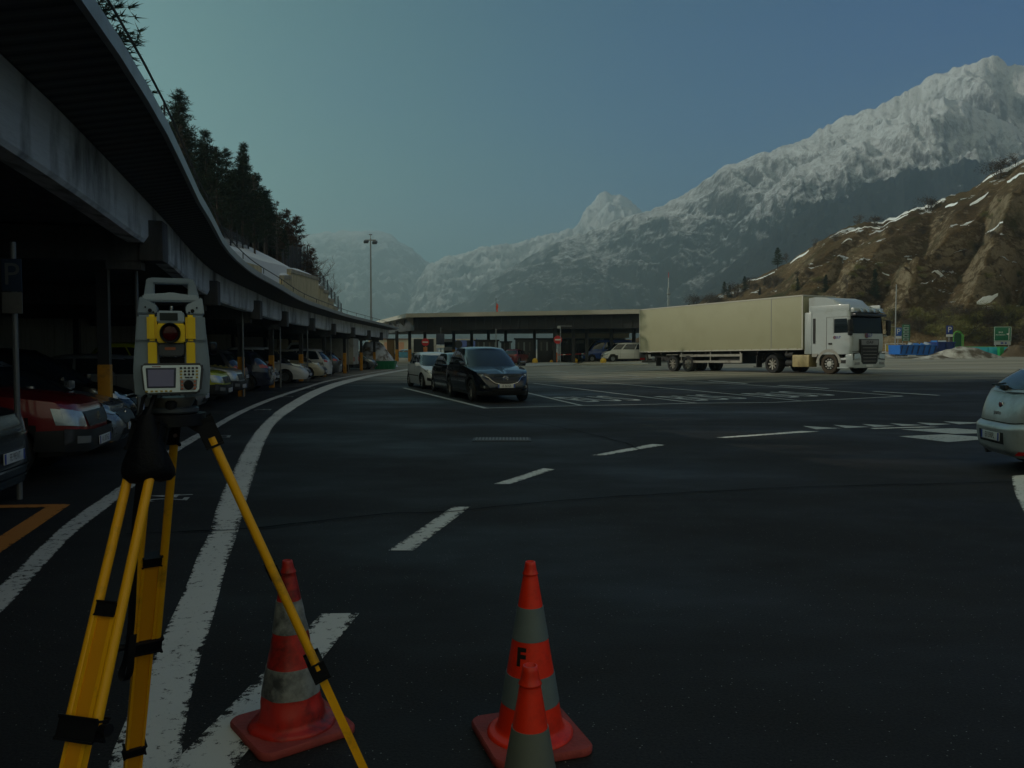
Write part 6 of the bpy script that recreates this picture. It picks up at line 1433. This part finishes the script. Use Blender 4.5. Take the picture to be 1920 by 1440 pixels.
# sunlit shed and car at far left
SAL = mat('salmon_wall',(.55,.30,.19),.8); 
x0, x1 = at(726,650,150).x, at(768,650,150).x; e = empty('roadside_building', ((x0+x1)/2,150,0), 0, 'low sunlit building with salmon panels seen past the end of the left canopy', 'building')
M().box((0,0,1.7),(x1-x0+6,6,3.2)).build('wall', mat('pale_plaster',(.50,.46,.36),.8), e)
for k in (-1.6,.9,3.0): M().box((k,-3.03,1.8),(1.1,.05,2.0)).build('salmon_panel', SAL, e)
M().box((0,0,3.4),(x1-x0+6.6,6.6,.2)).build('roof', mat('shed_roof',(.2,.12,.1),.7), e)
c = hatch(4.2,1.74,1.42); o = c.build('parked_car', 'light blue car in the sun beyond the end of the left canopy', paint('light_blue',(.10,.36,.55),.3,.1), group='cars by the toll lanes'); fronts(c, o, plate='GA 419SB'); p = at(757,668,120); place(o, p.x, 120, 180)
# brown kiosk
p = at(733,676,86); e = empty('kiosk', (p.x,86,G(p.x,86)), 0, 'narrow brown kiosk beside the snow heap near the toll canopy', 'kiosk'); M().box((0,0,1.25),(.7,.9,2.5),bev=.03).build('cabin', mat('kiosk_brown',(.13,.08,.03),.7), e); M().box((0,0,2.55),(.9,1.1,.1)).build('kiosk_roof', STEEL_D, e)
# ---- green tub and snow heap at the end of the covered row
p = gnd(722,692); tub = empty('green_tub', (p.x,p.y,0), 0, 'low green waste tub in front of the dirty snow heap', 'waste tub')
q = M(); w0, w1 = .72, .86
q.grid([[(-w0,-.5,0),(w0,-.5,0),(w0,.5,0),(-w0,.5,0)],[(-w1,-.6,.66),(w1,-.6,.66),(w1,.6,.66),(-w1,.6,.66)],[(-w1+.07,-.53,.66),(w1-.07,-.53,.66),(w1-.07,.53,.66),(-w1+.07,.53,.66)],[(-w0,-.4,.15),(w0,-.4,.15),(w0,.4,.15),(-w0,.4,.15)]], cv=True).poly([(-w0,-.4,.15),(w0,-.4,.15),(w0,.4,.15),(-w0,.4,.15)]); GT = mat('tub_green',(.008,.16,.075),.45); q.build('shell', GT, tub, smooth=0)
q = M(); [q.box((k*.34,-.575,.35),(.05,.06,.58),rx=R(-8)) for k in (-2,-1,0,1,2)]; q.build('ribs', GT, tub)
def heap(name, c, rx, ry, h, m, seed, label=None, cat='snow heap', n=40):
    q = M(); rows = []
    for i in range(13):
        f = i/12; r = 1-f; rows.append([(rx*r*math.cos(a)*(1+.22*noise.noise((math.cos(a)*1.6+seed,math.sin(a)*1.6,f*2))), ry*r*math.sin(a)*(1+.22*noise.noise((math.cos(a)*1.6,math.sin(a)*1.6+seed,f*2))), h*math.sin(f*math.pi/2)**1.1*(1+.28*noise.noise((math.cos(a)*r*3+seed,math.sin(a)*r*3,1)))-.03) for a in [2*math.pi*k/n for k in range(n)]])
    q.grid(rows, cv=True).poly(rows[-1]); o = q.build(name, m, None, smooth=70); o.location = c; return tag(o, label, cat)
SH = mat('heap_snow',(.62,.64,.66),.85,var=.12,bmp=.6,scale=3,dirt=(.13,.10,.075),dscale=1.3,dlo=.48,dhi=.62)
p = at(703,680,68.5); heap('snow_heap', (p.x-.2,68.5,0), 2.3, 1.8, 2.35, SH, 3.1, 'tall ploughed heap of dirty snow at the far end of the left canopy')
# ================================================================ RIGHT BACKGROUND
def P2(px, py, Y): return at(px, py, Y)
def psign(px, py, Y, label, w_=.60, h_=.76, m=SB, plate=True, base=None):
    p = P2(px,py,Y); g0 = G(p.x,Y)-.02; z = p.z-g0; e = empty('parking_sign', (p.x,Y,g0), 0, label, 'parking sign', 'parking signs')
    M().tube((0,.06,0),(0,.06,z+h_/2),.035,n=8).build('post', LM, e); s_ = M().box((0,0,z),(w_,.04,h_),bev=.008).build('sign_panel', m, e)
    M().text('P', Matrix.Translation((0,-.026,z)) @ Matrix.Rotation(R(90),4,'X'), h_*.95, .002).build('letter', SW, s_, smooth=0, fixn=False)
    if plate: M().box((0,0,z-h_/2-.14),(w_,.03,.22)).build('plate', SW, e)
    return e
psign(1684.5,622,74,'bright blue P sign with white plate beside the tall grey pole')
psign(1780.5,618.5,74,'dark blue P sign on a post behind the blue skips', .60,.78, mat('sign_navy',(.015,.04,.24),.5))
p = P2(1678.5,640,74); e = empty('street_pole', (p.x,74,G(p.x,74)), 0, 'tall thin grey pole rising beside the blue P sign right of the truck', 'pole'); M().tube((0,0,0),(0,0,6.8),.05,.04,8).build('pole', LM, e); M().tube((0,0,2.85),(-.5,0,2.95),.02,n=6).build('bracket', LM, e)
SG = mat('sign_green',(.006,.13,.065),.45,var=.05)
# tall information sign with four rows of pictograms
p = P2(1699,624,76); g0 = G(p.x,76); z0 = p.z-g0; e = empty('information_sign', (p.x,76,g0), 0, 'tall green sign with four white vehicle pictogram panels', 'road sign')
for k in (-.3,.3): M().tube((k,.05,0),(k,.05,z0),.03,n=6).build('post', LM, e)
pn = M().box((0,0,z0),(.72,.05,1.56),bev=.01).build('sign_panel', SG, e)
for k in range(4):
    zz = z0+.42-k*.34; b_ = M().box((-.02,-.03,zz),(.52,.02,.27)).build('row_panel', mat('sign_pale_green',(.33,.42,.37),.5), pn)
    q = M(); q.box((-.05,-.043,zz+.01),(.26,.01,.10),bev=.01).tube((-.12,-.05,zz-.06),(-.12,-.036,zz-.06),.03,n=10).tube((.03,-.05,zz-.06),(.03,-.036,zz-.06),.03,n=10); q.box((.16,-.043,zz),(.06,.01,.14)); q.build('pictogram', mat('sign_dark_green',(.01,.05,.03),.5), b_)
M().box((0,-.03,z0+.68),(.5,.02,.06)).build('header', mat('sign_pale_green',(.33,.42,.37),.5), pn)
# big green direction sign
p = P2(1880,626,78); g0 = G(p.x,78); z0 = p.z-g0; e = empty('direction_sign', (p.x,78,g0), R(-8), 'large green direction sign with white border, two white lines of text and an arrow', 'road sign')
for k in (-.6,.6): M().tube((k,.08,0),(k,.08,z0+.6),.05,n=8).build('post', LM, e)
pn = M().box((0,0,z0),(1.58,.05,1.42),bev=.01).build('sign_panel', SG, e)
q = M()
for a, b in (((-.75,.67),(.75,.67)),((-.75,-.67),(.75,-.67))): q.box((0,-.03,z0+a[1]),(1.5,.012,.03))
for k in (-.75,.75): q.box((k,-.03,z0),(.03,.012,1.34))
q.box((.56,-.03,z0),(.05,.012,1.15)); q.prism([(.56-.26,-.036,z0-.02),(.56,-.036,z0+.10),(.56,-.036,z0-.14)], (0,.01,0)); q.build('border', SW, pn)
rx_ = Matrix.Rotation(R(90),4,'X')
M().text('BAR', Matrix.Translation((-.18,-.032,z0+.14)) @ rx_, .22, .002).text('RISTORANTE', Matrix.Translation((-.20,-.032,z0-.10)) @ rx_, .15, .002).build('sign_text', SW, pn, smooth=0, fixn=False)
lp_ = M().box((0,0,z0-.90),(1.5,.04,.34)).build('lower_plate', mat('sign_plate_grey',(.38,.40,.40),.5), e); q = M(); q.box((-.05,-.03,z0-.90),(.24,.01,.16)).box((.3,-.03,z0-.90),(.16,.01,.16)); q.build('pictogram', mat('sign_navy',(.015,.04,.24),.5), lp_)
# skips
def skip(px0, px1, py0, py1, Y, label, m, ribs=7, depth=2.2, slope=.18):
    a, b = P2(px0,py1,Y), P2(px1,py1,Y); h_ = P2(px0,py0,Y).z-a.z; w_ = b.x-a.x; e = empty('skip_container', ((a.x+b.x)/2,Y,a.z), 0, label, 'skip', 'blue skips by the snow')
    q = M(); t_ = .06
    q.grid([[(-w_/2+.05,-depth/2,.12),(w_/2-.05,-depth/2,.12),(w_/2-.05,depth/2,.12),(-w_/2+.05,depth/2,.12)],[(-w_/2,-depth/2-.05,h_),(w_/2,-depth/2-.05,h_),(w_/2,depth/2+.05,h_),(-w_/2,depth/2+.05,h_)],[(-w_/2+t_,-depth/2+t_,h_),(w_/2-t_,-depth/2+t_,h_),(w_/2-t_,depth/2-t_,h_),(-w_/2+t_,depth/2-t_,h_)],[(-w_/2+.1,-depth/2+.1,.2),(w_/2-.1,-depth/2+.1,.2),(w_/2-.1,depth/2-.1,.2),(-w_/2+.1,depth/2-.1,.2)]], cv=True).poly([(-w_/2+.05,-depth/2,.12),(w_/2-.05,-depth/2,.12),(w_/2-.05,depth/2,.12),(-w_/2+.05,depth/2,.12)]).poly([(-w_/2+.1,-depth/2+.1,.2),(w_/2-.1,-depth/2+.1,.2),(w_/2-.1,depth/2-.1,.2),(-w_/2+.1,depth/2-.1,.2)])
    q.build('shell', m, e, smooth=0)
    for k in range(ribs):
        x = -w_/2+.12+k*(w_-.24)/(ribs-1); M().beam((x-slope/2,-depth/2-.07,.16),(x+slope/2,-depth/2-.10,h_-.06),.07,.09).build('rib', mat('skip_rib_dark',(.01,.03,.12),.6), e)
    M().box((0,-depth/2-.07,h_-.02),(w_+.06,.12,.09),bev=.01).box((0,-depth/2-.07,.13),(w_,.12,.10)).build('rail', m, e)
    q = M()
    for k in (-1,1): q.box((k*w_*.3,0,.06),(.3,depth*.8,.12))
    q.build('skid', TK_D, e); return e
SKB = mat('skip_blue',(.010,.13,.50),.45,var=.1,dirt=(.03,.09,.28),dscale=2); SKD = mat('skip_navy',(.010,.035,.20),.5,dirt=(.02,.03,.09),dscale=2)
skip(1676,1743,647,667,73,'bright blue skip with slanted dark ribs right of the truck', SKB)
e = skip(1744,1777,641.5,665.5,74.5,'navy blue skip piled high with boards beside the bright blue one', SKD, 3, 2.4, 0)
for i, (px, py, w_) in enumerate([(1718,645,.5),(1738,643,.4),(1730,645,.6),(1708,646,.4),(1752,642,.5),(1766,642,.6)]):
    p = P2(px,py+3,73.6 if px < 1744 else 74.6); q = M().box((0,0,0),(w_,.5,.35),rz=i*.6,rx=.3+.1*i,bev=.04); o = q.build('waste_sack', mat('sack_blue',(.03,.16,.48),.5) if i % 2 == 0 else mat('sack_pale',(.30,.36,.42),.6)); o.location = p
    tag(o, ['blue waste sack on the right half of the bright blue skip','pale round waste sack at the right end of the bright blue skip','blue sack near the right end of the bright blue skip','small pale sack in the middle of the bright blue skip','blue sack at the left end of the navy skip','pale board bundle at the right end of the navy skip'][i], 'waste sack', 'waste in the skips')
# cyan barrier line
CY = mat('barrier_cyan',(.03,.42,.55),.4,var=.08)
for a, b, lab in ((1778,1850,'long cyan plastic barrier behind the dirty snow heap'),(1851,1888,'shorter cyan plastic barrier next to the small green bin')):
    A, B = P2(a,664,77), P2(b,666,77); w_ = B.x-A.x; e = empty('water_barrier', ((A.x+B.x)/2,77,G((A.x+B.x)/2,77)), 0, lab, 'barrier', 'cyan plastic barriers')
    q = M(); q.box((0,0,.45),(w_,.5,.9),bev=.05,taper=(1,.7)); q.build('shell', CY, e); q = M(); q.box((0,0,.93),(w_,.22,.08),bev=.02); q.build('top_rail', mat('barrier_green',(.12,.30,.10),.5), e)
A = P2(1876,660,76.2); e = empty('green_bin', (A.x,76.2,G(A.x,76.2)), 0, 'small green waste bin standing in front of the cyan barrier', 'waste bin'); M().box((0,0,.42),(.38,.38,.8),bev=.04,taper=(1.15,1.15)).build('bin_body', mat('bin_green',(.01,.24,.07),.45), e); M().box((0,0,.86),(.46,.46,.07),bev=.02).build('lid', mat('bin_green',(.01,.24,.07),.45), e)
# green hoops
HG = mat('hoop_green',(.10,.36,.06),.45); HP = mat('hoop_panel_green',(.01,.07,.03),.5)
A = P2(1795.5,650,78); e = empty('green_hoop_frame', (A.x,78,G(A.x,78)), 0, 'bright green tubular hoop with a dark green panel behind the cyan barrier', 'hoop frame')
arc = lambda x, r, h_: [(x-r,0,0),(x-r,0,h_-r)]+[(x-r*math.cos(R(a)),0,h_-r+r*math.sin(R(a))) for a in range(15,180,15)]+[(x+r,0,h_-r),(x+r,0,0)]
M().path(arc(0,.42,2.45), .05, 8).build('front_hoop', HG, e); q = M(); q.path([(x+.42,.5,z) for x,y,z in arc(0,.42,2.3)], .05, 8).build('rear_hoop', HG, e); M().prism([(x+.2,.25,z) for x,y,z in arc(0,.40,2.3)], (0,.05,0)).build('panel', HP, e)
# yellow-white low stall right behind the truck cab
A = P2(1679,660,79); e = empty('striped_windbreak', (A.x,79,G(A.x,79)), 0, 'low yellow and orange banner frame standing in the snow just right of the truck', 'banner')
q = M(); [q.tube((k,0,0),(k,0,1.25),.03,n=6) for k in (-1.0,1.0)]; q.tube((-1,0,1.25),(1,0,1.32),.03,n=6); q.build('frame', SW, e)
M().box((0,0,.85),(1.9,.03,.5)).build('yellow_cloth', mat('banner_yellow',(.62,.48,.08),.6), e); M().box((0,0,.55),(1.9,.03,.10)).build('orange_stripe', mat('banner_orange',(.62,.20,.05),.6), e)
# snow and dirt heaps
SND = mat('melting_snow',(.46,.45,.42),.85,var=.2,bmp=.8,scale=3,dirt=(.10,.08,.055),dscale=.8,dlo=.40,dhi=.58)
p = P2(1805,671,70.5); heap('snow_heap', (p.x,70.5,G(p.x,70.5)), 3.4, 1.6, 1.0, SND, 7.7, 'long low heap of dirty melting snow in front of the cyan barrier')
p = P2(1752,671,69.5); heap('snow_heap', (p.x,69.5,G(p.x,69.5)), 1.9, 1.2, .34, SND, 1.7, 'flat patch of dirty snow below the navy skip')
p = P2(1905,668,76); heap('earth_heap', (p.x,76,G(p.x,76)), 1.7, 1.3, 1.1, mat('brown_earth',(.085,.06,.035),.95,var=.4,scale=3,bmp=.6), 4.4, 'brown earth heap at the right edge by the cyan barrier', 'earth heap')
p = P2(1662,662,78); heap('snow_heap', (p.x,78,G(p.x,78)), 2.2, 1.4, .55, SND, 9.1, 'small dirty snow heap half hidden by the truck front')
# bank at the foot of the hill
# radio tower
p = P2(1253,575,215); e = empty('radio_tower', (p.x,215,0), 0, 'slim lattice radio tower with red tip standing beyond the trailer', 'tower')
zt_ = P2(1253,515,215).z; q = M()
for k in range(3): a = 2*math.pi*k/3; q.tube((.45*math.cos(a),.45*math.sin(a),0),(.22*math.cos(a),.22*math.sin(a),zt_-3.5),.06,n=5)
for j in range(14):
    z = j*(zt_-3.5)/14; z2 = (j+1)*(zt_-3.5)/14; r = .45-.23*j/14
    for k in range(3): a = 2*math.pi*k/3; b_ = 2*math.pi*(k+1)/3; q.tube((r*math.cos(a),r*math.sin(a),z),(r*math.cos(b_),r*math.sin(b_),z2),.035,n=4)
q.build('lattice', LM, e); M().tube((0,0,zt_-4),(0,0,zt_-.8),.06,n=6).build('antenna', SW, e); M().tube((0,0,zt_-.8),(0,0,zt_+.6),.08,n=6).build('red_tip', SR, e)
q = M(); [q.tube((.3*math.cos(a)-.1,.3*math.sin(a),zt_-5.2),(.3*math.cos(a)+.1,.3*math.sin(a),zt_-5.0),.32,n=12) for a in (0,2,4)]; q.build('dish', LM, e)
def leafy(seed, h, m, dens=1.0):
    rnd = random.Random(seed); root = empty('shrub'); tr = M(); V, Fc = [], []
    cl = [(Vector((rnd.uniform(-.38,.38)*h, rnd.uniform(-.38,.38)*h, rnd.uniform(.25,.8)*h)), rnd.uniform(.14,.26)*h) for _ in range(13)]
    for c, r in cl:
        tr.path([(c.x*.15,c.y*.15,-.1), (c.x*.5,c.y*.5,c.z*.45), tuple(c)], [.05,.035,.012], 4)
        for _ in range(int(150*dens)):
            d = Vector((rnd.gauss(0,1),rnd.gauss(0,1),rnd.gauss(0,1))).normalized(); p = c+d*r*rnd.uniform(.2,1.15); a = Vector((rnd.gauss(0,1),rnd.gauss(0,1),rnd.gauss(0,1))).normalized(); b = (d+a*.6).normalized(); k = len(V); l = rnd.uniform(.12,.30)
            V.extend([p-a*.035, p+a*.035, p+b*l]); Fc.append((k,k+1,k+2))
    tr.build('stems', BARK_P, root); me = bpy.data.meshes.new('foliage'); me.from_pydata(V, [], Fc); me.materials.append(m); o = bpy.data.objects.new('foliage', me); C.objects.link(o); o.parent = root; root['h'] = h; return root
# ---- shrubs and trees on and under the right hill
proto('scrubA', lambda: leafy(41, 3.0, OLIVE)); proto('scrubB', lambda: leafy(47, 3.2, leaf_mat('brown_twigs',(.05,.036,.024),(.11,.08,.055)), .8)); proto('ridge_tree', lambda: bare(52, 5.0, TWIG, BARK_P, 4, 6, .6, 'bare_tree')); proto('greenpine', lambda: conifer(61, 7, .24, .85, leaf_mat('olive_needles',(.02,.035,.010),(.06,.075,.025)), .1, .25)); proto('darkfir', lambda: conifer(66, 8, .20, 1, NEED, .15, .05, name='fir_tree'))
dgx = None
def hill_point(px, py):
    """first point of the hill seen through this direction"""
    global dgx
    if dgx is None:
        from mathutils.bvhtree import BVHTree
        dgx = BVHTree.FromObject(bpy.data.objects['brown_hillside'], bpy.context.evaluated_depsgraph_get())
    o, d = Vector((0,0,CAMZ)), ray(px,py).normalized(); h = dgx.ray_cast(o, d)
    return h[0]
def on_hill(px, py, key, hpx, label, cat='shrub', group='shrubs on the right hill', s_=1.0):
    for dy in range(0,60,3):
        p = hill_point(px, py+dy)
        if p is not None: break
    else: return
    h_ = hpx*p.y/F; plant(key, p-Vector((0,0,.15)), h_, px, label, cat, group, s_)
GS = 'shrubs on the right hill'; GT_ = 'trees on the right hill'
on_hill(1607,428,'ridge_tree',38,'bare spreading tree standing alone on the crest of the brown hill','tree',GT_,1.3)
on_hill(1640,425,'scrubB',24,'low bare scrub just right of the lone crest tree','shrub',GS,1.5)
on_hill(1458,492,'greenpine',40,'green pine standing on the lower left crest of the brown hill','tree',GT_,1.2)
on_hill(1476,492,'ridge_tree',30,'bare little tree right beside the green pine on the crest','tree',GT_,1.0)
on_hill(1742,396,'scrubB',30,'dome of bare scrub on the crest below the snow ridge','shrub',GS,1.6)
on_hill(1872,335,'scrubB',42,'bushy bare scrub high on the crest near the right edge','shrub',GS,1.5); on_hill(1905,315,'ridge_tree',40,'bare bush tree at the crest touching the right edge','tree',GT_,1.2)
on_hill(1565,452,'scrubB',16,'small round bush on the crest left of the lone bare tree','shrub',GS,1.3); on_hill(1525,470,'ridge_tree',34,'faint leafless tree rising behind the crest between pine and lone tree','tree',GT_,.9)
for i, (px, py, hp, k, lab) in enumerate([(1640,560,56,'darkfir','dark fir in the gully right behind the truck cab'),(1548,548,34,'darkfir','dark fir above the trailer front'),(1495,545,26,'darkfir','small fir on the hill above the middle of the trailer'),(1590,540,40,'ridge_tree','brown leafless tree above the cab roof')]): on_hill(px,py,k,hp,lab,'tree',GT_,1.0)
rnd = random.Random(12)
for i in range(26):
    px = 1225+i*9.5; py = np.interp(px,[1225,1300,1400],[600,572,530])+rnd.uniform(4,26)
    on_hill(px, py, rnd.choice(['scrubB','scrubB','ridge_tree','darkfir']), rnd.uniform(14,32), 'leafless brown scrub lining the hill foot above the trailer roof', 'shrub', 'brown scrub above the trailer', 1.4)
for i in range(46):
    px = rnd.uniform(1668,1935); py = rnd.uniform(588,642)
    on_hill(px, py, rnd.choice(['scrubA','scrubA','scrubB']), rnd.uniform(22,40), 'olive scrub bush on the foot of the right hill behind the signs', 'shrub', 'olive scrub behind the road signs', 1.5)
for i in range(40):
    px = rnd.uniform(1430,1930); py = rnd.uniform(np.interp(px,[1430,1930],[525,340])+12, 590)
    on_hill(px, py, rnd.choice(['scrubB','scrubA','scrubB']), rnd.uniform(8,18), 'small dry bush scattered on the brown face of the right hill', 'shrub', 'dry bushes on the brown slope', 1.5)
# ================================================================ HAZE
def haze():
    m = bpy.data.materials.new('haze'); m.use_nodes = True; t = m.node_tree; t.nodes.remove(t.nodes['Principled BSDF'])
    v = t.nodes.new('ShaderNodeVolumePrincipled'); v.inputs['Color'].default_value = (.76,.95,1.0,1); v.inputs['Density'].default_value = 4.4e-4; v.inputs['Anisotropy'].default_value = .6
    t.links.new(v.outputs[0], t.nodes['Material Output'].inputs['Volume'])
    b = M(); b.box((0,100,371),(10400,10600,744)); b.build('haze', m, kind='stuff', smooth=0)
haze()
